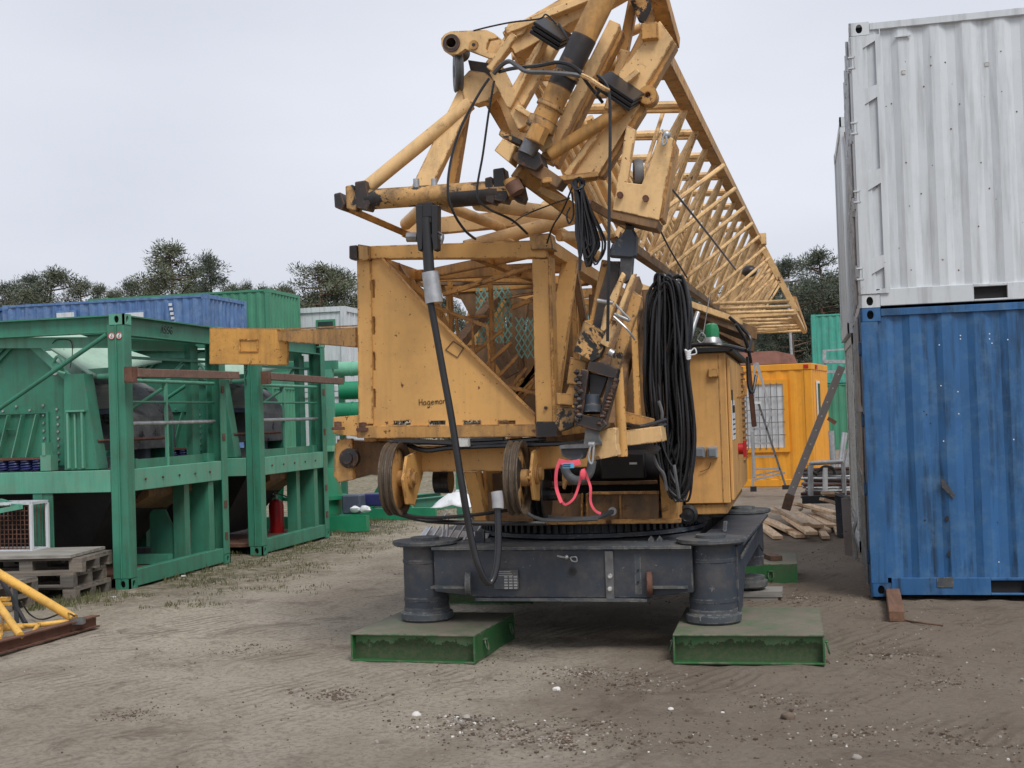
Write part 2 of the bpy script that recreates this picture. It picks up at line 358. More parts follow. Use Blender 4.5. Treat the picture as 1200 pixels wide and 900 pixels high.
# moss and sparse grass along the machines
mg = N(n, 'Math', op='MULTIPLY_ADD'); n.links.new(tex(n, v1, .9, 6, .7), mg.inputs[0]); mg.inputs[1].default_value = -3.2; n.links.new(sx.outputs[0], mg.inputs[2])
gm = N(n, 'Math', op='MULTIPLY_ADD'); n.links.new(mg.outputs[0], gm.inputs[0]); gm.inputs[1].default_value = -.5; gm.inputs[2].default_value = -3.35
gy = ramp(n, sx.outputs[1], 0, 1)
yy = N(n, 'Math', op='MULTIPLY_ADD'); n.links.new(sx.outputs[1], yy.inputs[0]); yy.inputs[1].default_value = .35; yy.inputs[2].default_value = -3.6; yy.use_clamp = True
gg = mixc(n, 1.0, ramp(n, gm.outputs[0], .1, .8), yy.outputs[0], 'MULTIPLY')
c = mixc(n, mixc(n, 1.0, gg, ramp(n, tex(n, v1, 7, 7, .75), .38, .62), 'MULTIPLY'), c, mixc(n, ramp(n, tex(n, v1, 11, 5, .7), .4, .62), (.085, .072, .034), (.15, .15, .06)))
n.links.new(c, b.inputs['Base Color']); b.inputs['Roughness'].default_value = .92; b.inputs['Specular IOR Level'].default_value = .25
h1 = mixc(n, .10, mixc(n, .45, tex(n, v1, 7, 9, .85), tex(n, v1, 38, 6, .8)), mixc(n, 1.0, wt.outputs['Fac'], ramp(n, tex(n, v1, .8, 5, .7), .52, .62), 'MULTIPLY'))
bump(n, b, h1, 1.0, .075)
g = part('ground', mb, m); g['kind'] = 'structure'

# loose gravel and clods
M['stone'] = plain('stone', (.30, .27, .235), .9, var=.45, scale=2.5); M['stone_w'] = plain('chalky_stone', (.62, .60, .56), .8, var=.15)
M['clod'] = plain('soil_clod', (.12, .088, .064), .95, var=.3)
mbs = [MB(), MB(), MB()]; rr = random.Random(3)
for i in range(16000):
    y = 4.8 + 13*rr.random()**1.7; x = -8 + 10.5*rr.random()
    t = rr.random(); dens = noise.noise(V((x*.7, y*.7, 3)))
    if x < -3.2 and rr.random() < .6: continue
    dens += .6*noise.noise(V((x*2.7, y*2.7, 7)))
    if dens < .12 and rr.random() < .86: continue
    if dens < .3 and rr.random() < .5: continue
    k = 2 if t < .70 else (0 if t < .993 else 1)
    s = rr.uniform(.003, .0085)*(1.0 if rr.random() < .94 else 1.8)
    mbs[k].ball((x, y, gh(x, y)+s*.25), s, 5, (1, rr.uniform(.6, 1.1), rr.uniform(.5, .9)), .28, rr)
def patch(px, py, rad, cnt_, mix, smax):
    c_ = gr(px, py)
    for i in range(cnt_):
        a = rr.uniform(0, 6.283); d_ = rad*abs(rr.gauss(0, .5)); x = c_.x+math.cos(a)*d_*1.5; y = c_.y+math.sin(a)*d_; t = rr.random(); k = 1 if t < mix[0] else (0 if t < mix[0]+mix[1] else 2)
        s = rr.uniform(.003, smax)*(1 if rr.random() < .93 else 1.9); mbs[k].ball((x, y, gh(x, y)+s*.25), s, 5, (1, rr.uniform(.6, 1.1), rr.uniform(.5, .9)), .3, rr)
for a_ in ((540, 850, .28, 420, (.10, .6), .011), (600, 862, .35, 260, (.02, .3), .010), (690, 790, .4, 420, (.03, .35), .009), (745, 800, .4, 300, (0, .2), .010), (395, 812, .22, 260, (0, .25), .011), (150, 836, .2, 140, (0, .1), .008), (700, 850, .5, 200, (.01, .2), .009), (800, 870, .5, 200, (.01, .15), .009), (900, 820, .5, 200, (.01, .12), .009), (1000, 860, .5, 220, (.02, .2), .009), (1100, 800, .5, 200, (.01, .15), .009), (1040, 770, .4, 260, (.02, .2), .009), (660, 870, .4, 300, (.03, .3), .010), (1130, 870, .5, 220, (.02, .15), .009), (930, 700, .5, 260, (.02, .2), .010), (280, 760, .4, 160, (0, .2), .008)): patch(*a_)
for k, nm in ((0, 'stone'), (1, 'stone_w'), (2, 'clod')):
    tag(part('gravel' if k < 2 else 'soil_crumbs', mbs[k], M[nm]), ['grey pebbles scattered over the earth yard', 'pale chips scattered over the earth yard', 'crumbs of dark soil scattered over the earth yard'][k], ['gravel', 'gravel', 'soil'][k], kind='stuff')
for px, py, s, k, lab in ((652, 808, .024, 1, 'small white stone in front of the right green pad'), (488, 841, .026, 1, 'white stone left of the pale scuffed patch in the foreground'),
                          (924, 842, .036, 2, 'dark brown lump of soil in the right foreground'), (547, 848, .022, 0, 'grey stone just right of the white stone in the foreground'),
                          (786, 829, .016, 1, 'small pale stone in the middle foreground'), (1004, 889, .022, 0, 'grey pebble at the bottom edge on the right')):
    p = gr(px, py); q = MB().ball((p.x, p.y, gh(p.x, p.y)+s*.4), s, 10, (1.15, .9, .75), .16, rr)
    solo('stone' if k < 2 else 'soil_lump', q, M[['stone', 'stone_w', 'clod'][k]], lab, 'stone' if k < 2 else 'soil', (p.x, p.y, 0))

# grass on the verge beside the green machines
gb = MB(); gm_ = []
def blade(mb, x, y, z, h, rr):
    a = rr.uniform(0, 6.28); l = rr.uniform(.1, .7)*h; w_ = .004; d = V((math.cos(a), math.sin(a), 0)); s_ = V((-d.y, d.x, 0))*w_; p = V((x, y, z))
    mb.add([p-s_, p+s_, p+d*l*.4+V((0, 0, h*.7))+s_*.7, p+d*l*.4+V((0, 0, h*.7))-s_*.7, p+d*l+V((0, 0, h))], [(0, 1, 2, 3), (3, 2, 4)])
cnt = 0
while cnt < 11000:
    y = 11.2+14*rr.random()**1.2; x = -7.5+3.2*rr.random()**1.5
    if noise.noise(V((x*1.3, y*1.3, 0))) + .8*noise.noise(V((x*5, y*5, 0))) < -.05+max(0, (x+6.6))*.34: continue
    blade(gb, x, y, gh(x, y)-.01, rr.uniform(.015, .05)*(1.8 if x < -7.0 else 1), rr); cnt += 1
M['grass'] = plain('dry_green_grass', (.10, .105, .04), .8, var=.5, scale=1.5)
tag(part('grass', gb, M['grass']), 'sparse short green and brown grass along the green machines', 'grass', kind='stuff')

# ------------------------------------------------------------------ containers
def corr(mb, a, b_, z0, z1, out_, pitch=.278, dep=.027):
    a = V(a); b_ = V(b_); L = (b_-a).length; d = (b_-a)/L; o = V(out_)*dep; k = max(1, round(L/pitch)); p = L/k; pr = []
    for i in range(k):
        for t, q in ((0, 0), (.27, 0), (.50, 1), (.77, 1)): pr.append((a+d*(i+t)*p, q))
    pr.append((b_, 0)); vs = []
    for pt, q in pr: vs += [pt - o*q + V((0, 0, z0)), pt - o*q + V((0, 0, z1))]
    return mb.add(vs, [(2*i, 2*i+2, 2*i+3, 2*i+1) for i in range(len(pr)-1)])
def casting(p, sx_, sy_, mat, parent, z, faces='fl'):
    # p corner point; sx_, sy_ direction into the box
    W_, D_, H_ = .178, .162, .118
    x0, x1 = sorted((p[0], p[0]+sx_*W_)); y0, y1 = sorted((p[1], p[1]+sy_*D_)); z0, z1 = z, z+H_
    q = MB()
    def face(o, du, dv, inw, hw, hh):
        o = V(o); du = V(du); dv = V(dv); c_ = o+du/2+dv/2; ud = du.normalized(); vd = dv.normalized()
        q.plate_h([o, o+du, o+du+dv, o+dv], [[c_+ud*math.cos(t*math.pi/6)*hw+vd*math.sin(t*math.pi/6)*hh for t in range(12)]], V(inw)*.02)
    face((x0, y0 if sy_ > 0 else y1, z0), (x1-x0, 0, 0), (0, 0, H_), (0, sy_, 0), .030, .042)
    face((x0 if sx_ > 0 else x1, y0, z0), (0, y1-y0, 0), (0, 0, H_), (sx_, 0, 0), .030, .042)
    q.box(((x0+x1)/2, (y0+y1)/2, z0+.01), (W_-.004, D_-.004, .02)); q.box(((x0+x1)/2, (y0+y1)/2, z1-.01), (W_-.004, D_-.004, .02))
    c_ = part('corner_casting', q, mat, parent)
    part('casting_hole_shade', MB().box(((x0+x1)/2+sx_*.02, (y0+y1)/2+sy_*.02, (z0+z1)/2), (W_-.085, D_-.085, H_-.045)), M['dark'], c_)  # near-black block stands for the shade inside the hollow casting
def container(label, x0, y0, z0, L, W, H, mat, doors=None, pockets=(), group=None, recess=False, cat_='shipping container', extra=None, rods=None, name='shipping_container', lod=False):
    t = thing(name, label, cat_, (x0, y0, z0), group); x1, y1, z1 = x0+L, y0+W, z0+H; e = .012
    q = MB(); P_ = .15
    for sx_, x in ((1, x0), (-1, x1)):
        for sy_, y in ((1, y0), (-1, y1)):
            xa, xb = sorted((x+sx_*e*0, x+sx_*P_)); ya, yb = sorted((y+sy_*e*0, y+sy_*P_))
            q.b2((xa+.003, ya+.003, z0+.118), (xb, yb, z1-.118))
    q.b2((x0+.18, y0+.006, z1-.075), (x1-.18, y0+.066, z1-.01)); q.b2((x0+.18, y1-.066, z1-.075), (x1-.18, y1-.006, z1-.01))
    for x in (x0+.006, x1-.076): q.b2((x, y0+.17, z1-.11), (x+.07, y1-.17, z1-.008))
    for x in (x0+.006, x1-.076): q.b2((x, y0+.17, z0+.01), (x+.07, y1-.17, z0+.16))
    # bottom side rail with fork pockets
    for yv, s_ in ((y0+.01, 1), (y1-.06, 1)):
        cur = x0+.18
        for a, b_ in pockets:
            q.b2((cur, yv, z0+.012), (x0+a, yv+.05, z0+.165)); q.b2((x0+a, yv, z0+.14), (x0+b_, yv+.05, z0+.165)); q.b2((x0+a, yv, z0+.012), (x0+b_, yv+.05, z0+.03)); cur = x0+b_
        q.b2((cur, yv, z0+.012), (x1-.18, yv+.05, z0+.165))
    part('frame', q, mat, t, bevel=.004)
    for a, b_ in pockets: part('fork_pocket', MB().b2((x0+a-.02, y0+.064, z0+.012), (x0+b_+.02, y1-.08, z0+.16)), M['dark'], t)  # solid near-black fill stands for the shade inside the pocket
    part('side_wall', corr(MB(), (x0+P_, y0+.022, 0), (x1-P_, y0+.022, 0), z0+.165, z1-.075, (0, -1, 0)), mat, t)
    part('side_wall', corr(MB(), (x0+P_, y1-.022, 0), (x1-P_, y1-.022, 0), z0+.165, z1-.075, (0, 1, 0)), mat, t)
    for x, s_ in ((x0, -1), (x1, 1)):
        if doors == s_: continue
        part('end_wall', corr(MB(), (x-s_*.02, y0+P_, 0), (x-s_*.02, y1-P_, 0), z0+.16, z1-.11, (s_, 0, 0), .25, .045), mat, t)
    part('roof', MB().b2((x0+.05, y0+.05, z1-.03), (x1-.05, y1-.05, z1-.016)), mat, t)
    part('floor', MB().b2((x0+.06, y0+.07, z0+.165), (x1-.06, y1-.07, z0+.19)), M['dark'], t)
    if not lod:
        for sx_, x in ((1, x0), (-1, x1)):
            for sy_, y in ((1, y0), (-1, y1)):
                for z in (z0, z1-.118): casting((x, y), sx_, sy_, mat, t, z)
    else:
        for x in (x0, x1-.178):
            for y in (y0, y1-.162):
                for z in (z0, z1-.118): part('corner_casting', MB().b2((x, y, z), (x+.178, y+.162, z+.118)), mat, t)
    if doors:
        x = x0 if doors < 0 else x1
        for k in (0, 1):
            ya = y0+.16+k*(W-.32)/2; yb = ya+(W-.32)/2-.01
            d = MB().b2((x-doors*.02-.02, ya, z0+.16), (x-doors*.02+.02, yb, z1-.115)); do = part('door', d, mat, t, bevel=.004)
            for f in (.25, .72):
                yv = lerp(ya, yb, f); rdm = MB().tube((x+doors*.014, yv, z0+.06), (x+doors*.014, yv, z1-.05), .014, n=8)
                for zz in (.12, .35, .65, .88): rdm.box((x+doors*.008, yv, z0+H*zz), (.04, .09, .05))
                rdm.box((x+doors*.022, yv+.12, z0+H*.42), (.015, .3, .035)); part('lock_rod', rdm, M['galv'] if rods is None else rods, do)
            for zz in (.13, .37, .61, .86):
                hg = MB(); yv = ya-.01 if k == 0 else yb+.01; hg.box((x+doors*.0, yv, z0+H*zz), (.04, .10, .09)); hg.tube((x+doors*.012, yv-.03*(1 if k == 0 else -1), z0+H*zz-.06), (x+doors*.012, yv-.03*(1 if k == 0 else -1), z0+H*zz+.06), .012, n=8)
                part('hinge', hg, mat, do)
    if recess:   # stiffened corner post with tall slanted pockets, seen on the long side
        outer = [(x0+.014, z0+.125), (x0+.262, z0+.125), (x0+.262, z1-.125), (x0+.014, z1-.125)]; holes = []
        for za, zb in ((.14, .30), (.44, 1.06), (1.22, 1.84), (1.98, 2.35)):
            a, b_ = (x0+.115, x0+.225); top_ = min(z0+zb+.06, z1-.14)
            holes.append([(a, y0-.010, z0+za), (b_, y0-.010, z0+za+.03), (b_, y0-.010, top_), (a, y0-.010, z0+zb)])
        q = MB().plate_h([(x, y0-.010, z) for x, z in outer], holes, (0, .011, 0))
        q.b2((x0+.262, y0-.008, z0+.17), (x0+.27, y0+.02, z1-.08))
        part('post_cover', q, mat, t)
        for f in (.12, .39, .63, .86):
            zc = z0+H*f; k = MB(); k.b2((x0-.016, y0-.016, zc-.055), (x0+.045, y0+.03, zc-.043)); k.b2((x0-.016, y0-.016, zc+.043), (x0+.045, y0+.03, zc+.055)); k.b2((x0+.036, y0-.016, zc-.055), (x0+.046, y0+.004, zc+.055))
            part('hinge_bracket', k, mat, t)
    return t
blue = container('blue corrugated shipping container with dark water streaks standing under the large white one', .57, 11.95, 0.02, 6.06, 2.44, 2.59, M['blue'], doors=-1, pockets=((1.02, 1.30), (3.3, 3.6)), recess=False)
white = container('white corrugated shipping container stacked on top of the streaked blue one', .57, 11.95, 2.615, 6.06, 2.44, 2.59, M['white'], doors=-1, pockets=((.98, 1.26), (3.3, 3.6)), recess=True)
# details of the two near containers
def wy(x):
    L_ = 6.06-.3; k = max(1, round(L_/.278)); t = ((x-.57-.15)/(L_/k)) % 1
    return 11.972+.027*(0 if t < .27 else ((t-.27)/.23 if t < .5 else (1 if t < .77 else (1-t)/.23)))
q = MB()
for (px, py) in ((1126, 393), (1126, 397), (1160, 391), (1160, 397), (1163, 402), (1101, 404), (1181, 398), (1103, 452), (1123, 459), (1124, 485), (1106, 517), (1188, 515), (1171, 659)):
    p = at(px, py, 11.94); q.tube((p.x, wy(p.x)-.004, p.z), (p.x, 12.01, p.z), .006, n=8)
part('rivets', q, M['white_pl'], blue)
q = MB()
for px, py, s in ((1111, 608, .03), (1113, 650, .028), (1084, 610, .01), (1083, 482, .008), (1086, 486, .008), (1091, 496, .008)):
    p = at(px, py, 11.94); q.tube((p.x, wy(p.x)-.003, p.z), (p.x, 12.01, p.z), s*.8, n=10)
part('dent_marks', q, M['black'], blue)
q = MB().plate([at(1102, 560, 11.955), at(1107, 563, 11.955), at(1119, 580, 11.955), at(1117, 584, 11.955), at(1104, 571, 11.955)], (0, .012, 0)); part('scrape', q, M['slate'], blue)
# repainted band of patches on the blue wall: thin doubler plates welded on the ridges
M['blue_patch'] = paint('repainted_blue', (.026, .105, .27), chip=.05, dirt=.15, dirtcol=(.08, .14, .22), streak=.4, streakcol=(.02, .06, .13), fade=.2, rough=.42, edge=False)
q = MB().plate([at(1098, 688, 11.952), at(1117, 688, 11.952), at(1117, 676, 11.952)+V((0, 0, 0)), at(1098, 677, 11.952)], (0, .011, 0)); part('rail_patch', q, M['slate_top'], blue); blue.rotation_euler.z = -.022; white.rotation_euler.z = -.022
q = MB()
for (px, py) in ((1058, 84), (1156, 73), (1173, 60), (1091, 66), (1091, 76), (1045, 120), (1083, 100), (1108, 72), (1125, 121), (1174, 107), (1062, 190), (1147, 265), (1093, 193), (1035, 207), (1080, 226), (1160, 220), (1066, 241), (1054, 290), (1068, 316), (1124, 316), (1115, 150), (1192, 130), (1150, 190)):
    p = at(px, py, 11.94); q.tube((p.x, wy(p.x)-.003, p.z), (p.x, 12.01, p.z), rr.uniform(.004, .008), n=8)
part('rivets', q, M['rusty'], white)
for px, py, s in ((1059, 84, .035), (1157, 74, .035)):
    p = at(px, py, 11.94); part('plate_square', MB().box((p.x, wy(p.x)-.002, p.z), (s, .01, s)), M['white_old'], white)
q = MB(); p = at(1058, 42, 11.94); q.box((p.x, 11.96, p.z), (.14, .02, .012)); part('vent', q, M['white'], white)
container('weathered grey white shipping container under another, just left of the blue one', .64, 15.75, 0.0, 6.06, 2.44, 2.59, M['white_old'])
container('grey white shipping container seen past the left edge of the big white one', .60, 15.75, 2.60, 6.06, 2.44, 2.59, M['white'])
solo('cable', MB().path([(.66, 15.72, 5.0), (.68, 15.72, 4.6), (.67, 15.72, 3.6), (.70, 15.72, 2.7), (.68, 15.72, 2.2)], .012, n=6), M['darkwood'], 'dark cable running down the corner post of the grey white container', 'cable', (.66, 15.72, 5.0))

# far stacks on the left, two high
for lab, x0, y0, z0, L, H, mt in (('faded blue shipping container with two pale vents, top of its stack on the left', -21.1, 31.0, 2.62, 6.06, 2.59, 'blue_far'),
                             ('blue shipping container at the far left end, top of its stack beyond the green machines', -27.4, 31.0, 2.62, 6.06, 2.59, 'blue_far'),
                             ('blue shipping container hidden under the faded blue one with vents', -21.1, 31.0, 0, 6.06, 2.59, 'blue_far'),
                             ('blue shipping container lowest in the stack at the far left end', -27.4, 31.0, 0, 6.06, 2.59, 'blue_far'),
                             ('tall green shipping container standing right of the faded blue one, upper of two', -21.5, 36.0, 2.92, 6.06, 2.9, 'green_box'),
                             ('tall green shipping container right of the faded blue one, lower of two', -21.5, 36.0, 0, 6.06, 2.9, 'green_box')):
    c_ = container(lab, x0, y0, z0, L, 2.44, H, M[mt], lod=True)
    if 'two pale vents' in lab:
        for px in (77, 158):
            a = at(px-13, 375, 30.98); b_ = at(px+13, 363, 30.98); f = part('window_frame', MB().box(((a.x+b_.x)/2, 30.99, (a.z+b_.z)/2-.06), (.62, .05, .36)), M['blue_far'], c_)
            part('panel', MB().box(((a.x+b_.x)/2, 30.965, (a.z+b_.z)/2-.08), (.52, .02, .28)), M['white'], f)
        q = MB(); 
        for i in range(6): q.box((-16.1+.02*i, 31.0, 4.98-.12*i), (.09, .03, .07))
        part('stencil_marks', q, M['white'], c_)
def cabin_white(z0, lab):
    t = thing('site_cabin', lab, 'site cabin', (-14.9, 38.6, z0)); x0, y0, L, W, H = -20.0, 38.6, 6.0, 2.44, 2.7; x1 = x0+L
    q = MB()
    for x in (x0, x1-.16):
        for y in (y0, y0+W-.16): q.b2((x, y, z0), (x+.16, y+.16, z0+H))
    for z in (z0, z0+H-.16): q.b2((x0+.16, y0, z), (x1-.16, y0+.14, z+.16)); q.b2((x0+.16, y0+W-.14, z), (x1-.16, y0+W, z+.16)); q.b2((x1-.14, y0+.16, z), (x1, y0+W-.16, z+.16)); q.b2((x0, y0+.16, z), (x0+.14, y0+W-.16, z+.16))
    part('frame', q, M['white'], t)
    q = MB(); q.b2((x0+.1, y0+.06, z0+.1), (x1-.1, y0+.1, z0+H-.1)); q.b2((x0+.1, y0+W-.1, z0+.1), (x1-.1, y0+W-.06, z0+H-.1)); q.b2((x1-.1, y0+.1, z0+.1), (x1-.06, y0+W-.1, z0+H-.1)); q.b2((x0+.06, y0+.1, z0+.1), (x0+.1, y0+W-.1, z0+H-.1)); q.b2((x0+.1, y0+.1, z0+H-.08), (x1-.1, y0+W-.1, z0+H-.05))
    part('wall', q, M['white'], t)
    q = MB()
    for k in range(1, 5): q.b2((x1-.058, y0+W*k/5-.03, z0+.16), (x1-.02, y0+W*k/5+.03, z0+H-.16))
    part('wall_ribs', q, M['white'], t)
    wd = part('window', MB().b2((x1-1.0, y0+.03, z0+H-.95), (x1-.35, y0+.058, z0+H-.4)), M['green_box'], t)
    part('pane', MB().b2((x1-.93, y0+.02, z0+H-.88), (x1-.42, y0+.028, z0+H-.47)), M['glass'], wd)
cabin_white(2.72, 'white site cabin with a small window, upper of two, left of the crane')
cabin_white(0, 'white site cabin, lower of two, left of the crane behind the green machines')

# teal containers behind the orange cabin
container('teal corrugated shipping container, upper of two beyond the orange cabin', .6, 52.0, 2.6, 6.06, 2.44, 2.75, M['teal'], lod=True)
container('green corrugated shipping container, lower of two beyond the orange cabin', .6, 52.0, 0.0, 6.06, 2.44, 2.59, M['green_box'], lod=True)
container('teal shipping container farther right, upper of two half hidden by the blue container', 6.9, 52.0, 2.6, 6.06, 2.44, 2.75, M['teal'], lod=True)
container('green shipping container farther right, lower of two half hidden by the blue container', 6.9, 52.0, 0.0, 6.06, 2.44, 2.59, M['green_box'], lod=True)

# ------------------------------------------------------------------ orange site cabin
def orange_cabin():
    c0 = gr(956, 570); A_ = -math.radians(9)
    t = thing('site_cabin', 'orange site cabin with a white barred window behind the crane', 'site cabin', c0)
    Rm = Matrix.Rotation(A_, 3, 'Z')
    def W_(p): return c0 + Rm@V(p)
    def bx(mb, lo, hi):
        lo = V(lo); hi = V(hi); c_ = (lo+hi)/2; return mb.box(W_(c_), hi-lo, rot=Rm)
    L, W, H = 6.0, 2.44, 2.68
    q = MB()
    for x in (-L, -.17):
        for y in (0, W-.17): bx(q, (x, y, 0), (x+.17, y+.17, H-.14))
    for y in (0, W-.14): bx(q, (-L+.17, y, 0), (-.17, y+.14, .16)); 
    for x in (-L, -.14): bx(q, (x, .17, 0), (x+.14, W-.17, .16))
    part('frame', q, M['orange'], t, bevel=.01)
    q = MB(); bx(q, (-L-.01, -.015, H-.14), (.01, W+.01, H)); part('roof', q, M['orange'], t, bevel=.01)
    q = MB()
    corr(q, (-L+.17, 0, 0), (-.17, 0, 0), .16, H-.14, (0, -1, 0), .3, .02); corr(q, (-L+.17, W, 0), (-.17, W, 0), .16, H-.14, (0, 1, 0), .3, .02)
    corr(q, (0, .17, 0), (0, W-.17, 0), .16, H-.14, (1, 0, 0), .3, .02); corr(q, (-L, .17, 0), (-L, W-.17, 0), .16, H-.14, (-1, 0, 0), .3, .02)
    q.v = [W_(p) + (Rm@V((0, .05, 0)))*0 for p in q.v]; part('wall', q, M['orange'], t)
    x0, x1, z0, z1 = -2.35, -.62, .86, 2.25
    q = MB(); bx(q, (x0-.1, -.05, z0-.1), (x1+.1, .02, z0)); bx(q, (x0-.1, -.05, z1), (x1+.1, .02, z1+.1)); bx(q, (x0-.1, -.05, z0), (x0, .02, z1)); bx(q, (x1, -.05, z0), (x1+.1, .02, z1))
    fr = part('window', q, M['orange'], t)
    q = MB(); bx(q, (x0, -.012, z0), (x1, .01, z1)); part('blind', q, M['grille'], fr)
    q = MB(); k = 13
    for i in range(1, k): bx(q, (x0+(x1-x0)*i/k-.008, -.07, z0-.03), (x0+(x1-x0)*i/k+.008, -.056, z1+.03))
    for i in range(1, 5): bx(q, (x0-.03, -.085, z0+(z1-z0)*i/5-.008), (x1+.03, -.071, z0+(z1-z0)*i/5+.008))
    part('window_grille', q, M['steel'], fr)
    q = MB(); bx(q, (.005, .6, 1.3), (.03, 1.0, 2.3)); d = part('end_window', q, M['white_pl'], t); q = MB(); bx(q, (.032, .66, 1.36), (.04, .94, 2.24)); part('pane', q, M['glass'], d)
    q = MB(); bx(q, (.02, .5, H-.12), (.034, .7, H-.03)); bx(q, (-.16, -.03, H-.11), (-.06, -.018, H-.03)); part('red_marker', q, M['red'], t)
orange_cabin()
q = MB(); c_ = at(900, 418, 34)
M['sheet_roof'] = plain('faded_red_roof_sheet', (.27, .13, .10), .8, var=.35, scale=3)
t = thing('shed', 'low shed with a faded reddish roof just above the orange cabin', 'shed', (c_.x, 34, 0))
part('wall', MB().b2((c_.x-1.6, 34, 0), (c_.x+.7, 36.4, 2.9)), M['ochre_dark'], t)
part('roof', MB().plate([(c_.x-1.75, 33.8, 2.86), (c_.x+.75, 33.8, 2.86), (c_.x+.65, 33.8, 3.08), (c_.x+.2, 33.8, 3.2), (c_.x-1.75, 33.8, 3.2)], (0, 2.8, 0)), M['sheet_roof'], t)
p = gr(929, 505); 
t = thing('lamp_post', 'thin grey steel post rising beyond the orange cabin under the jib', 'post', (at(929, 400, 45).x, 45, 0))
px_ = at(929, 400, 45).x
part('pole', MB().tube((px_, 45, 0), (px_-.1, 45, 5.9), .055, .045), M['galv'], t)
part('arm', MB().bar((px_-.1, 45, 5.85), (px_-.1, 44.2, 5.95), .05, .05), M['galv'], t); part('lamp_head', MB().box((px_-.1, 43.9, 5.97), (.16, .6, .08)), M['galv'], t)

# ------------------------------------------------------------------ trees
m, n, b = new_mat('hazy_pine_needles'); v1 = mapped(n)
c = mixc(n, ramp(n, tex(n, v1, .8, 3, .6), .3, .7), (.062, .078, .055), (.13, .148, .10))  # needle greens greyed and lightened to carry distance haze
g_ = n.nodes.new('ShaderNodeNewGeometry'); c = mixc(n, ramp(n, g_.outputs['Random Per Island'], 0, 1, (0, 0, 0, 1), (.6, .6, .6, 1)), c, (.15, .165, .115))
oi = n.nodes.new('ShaderNodeObjectInfo'); c = mixc(n, 1.0, c, ramp(n, oi.outputs['Random'], 0, 1, (.75, .8, .85, 1), (1.15, 1.12, 1, 1)), 'MULTIPLY')
n.links.new(c, b.inputs['Base Color']); b.inputs['Roughness'].default_value = .75; M['needles'] = m
M['bark'] = plain('pine_bark', (.14, .085, .055), .9, var=.4); M['bark_g'] = plain('grey_bark', (.17, .15, .135), .9, var=.3)
def clump(mb, c_, r, k, rr, ln=.16, wd=.022):
    for _ in range(k):
        d = V((rr.gauss(0, 1), rr.gauss(0, 1), rr.gauss(0, .75))).normalized(); p = V(c_)+d*r*rr.random()**.5
        a = (d + V((rr.uniform(-.7, .7), rr.uniform(-.7, .7), rr.uniform(-.2, .9)))).normalized(); s_ = a.cross(V((rr.uniform(-1, 1), rr.uniform(-1, 1), rr.uniform(-1, 1)))).normalized()*wd*rr.uniform(.6, 1.4); l = ln*rr.uniform(.6, 1.3)
        mb.add([p-s_, p+s_, p+a*l+s_*.3, p+a*l-s_*.3], [(0, 1, 2, 3)])
def pine_mesh(seed, h, base=.3, spread=.26, conic=.5, dens=1.0):
    rr = random.Random(seed); tr, cr_ = MB(), MB(); pts = []; x = y = 0
    for i in range(9):
        f = i/8; pts.append(V((x, y, h*f*.97))); x += rr.uniform(-.12, .12); y += rr.uniform(-.12, .12)
    for i in range(8): tr.tube(pts[i], pts[i+1], .17*(1-i/8.5)+.02, .17*(1-(i+1)/8.5)+.02, n=7, cap=False)
    nb = int(34*dens)
    for i in range(nb):
        f = base + (1-base)*((i+rr.random())/nb); z = h*f; k = min(7, int(f/.97*8)); o = lerp(pts[k], pts[k+1], min(1, max(0, f/.97*8-k)))
        u = (f-base)/(1-base); prof = (math.sin(math.pi*min(1, .22+u*.8))**.7)*(1-conic*u)
        L = h*spread*prof*rr.uniform(.45, 1.15)+.25; a = rr.uniform(0, 6.283); up = rr.uniform(-.05, .45)
        e = o + V((math.cos(a)*L, math.sin(a)*L, L*up)); mid = lerp(o, e, .5) - V((0, 0, L*.06))
        tr.tube(o, mid, .05, .035, n=5, cap=False); tr.tube(mid, e, .035, .015, n=5, cap=False)
        for q_ in range(max(3, int(L/.33))):
            g = .38+.62*rr.random(); pc = lerp(o, e, g)+V((rr.gauss(0, .22), rr.gauss(0, .22), rr.gauss(0, .14)+.05))*(.5+L*.25)
            clump(cr_, pc, rr.uniform(.26, .58), rr.randint(60, 95), rr)
    clump(cr_, pts[8]+V((0, 0, .1)), .3, 50, rr)
    return tr, cr_
def bare_mesh(seed, h):
    rr = random.Random(seed); tr, tw = MB(), MB()
    def grow(p, d, L, r, lv):
        q_ = p + d*L; (tr if lv < 2 else tw).tube(p, q_, r, r*.62, n=5 if lv < 2 else 3, cap=False)
        if lv >= 5: return
        for _ in range(3 if lv < 3 else 4):
            a = V((rr.gauss(0, 1), rr.gauss(0, 1), rr.gauss(.3, .6))).normalized(); nd_ = (d*1.0 + a*.75).normalized()
            grow(lerp(p, q_, rr.uniform(.55, 1)), nd_, L*rr.uniform(.55, .8), r*.58, lv+1)
    grow(V((0, 0, 0)), V((0, 0, 1)), h*.3, .12, 0); return tr, tw
protos = {}
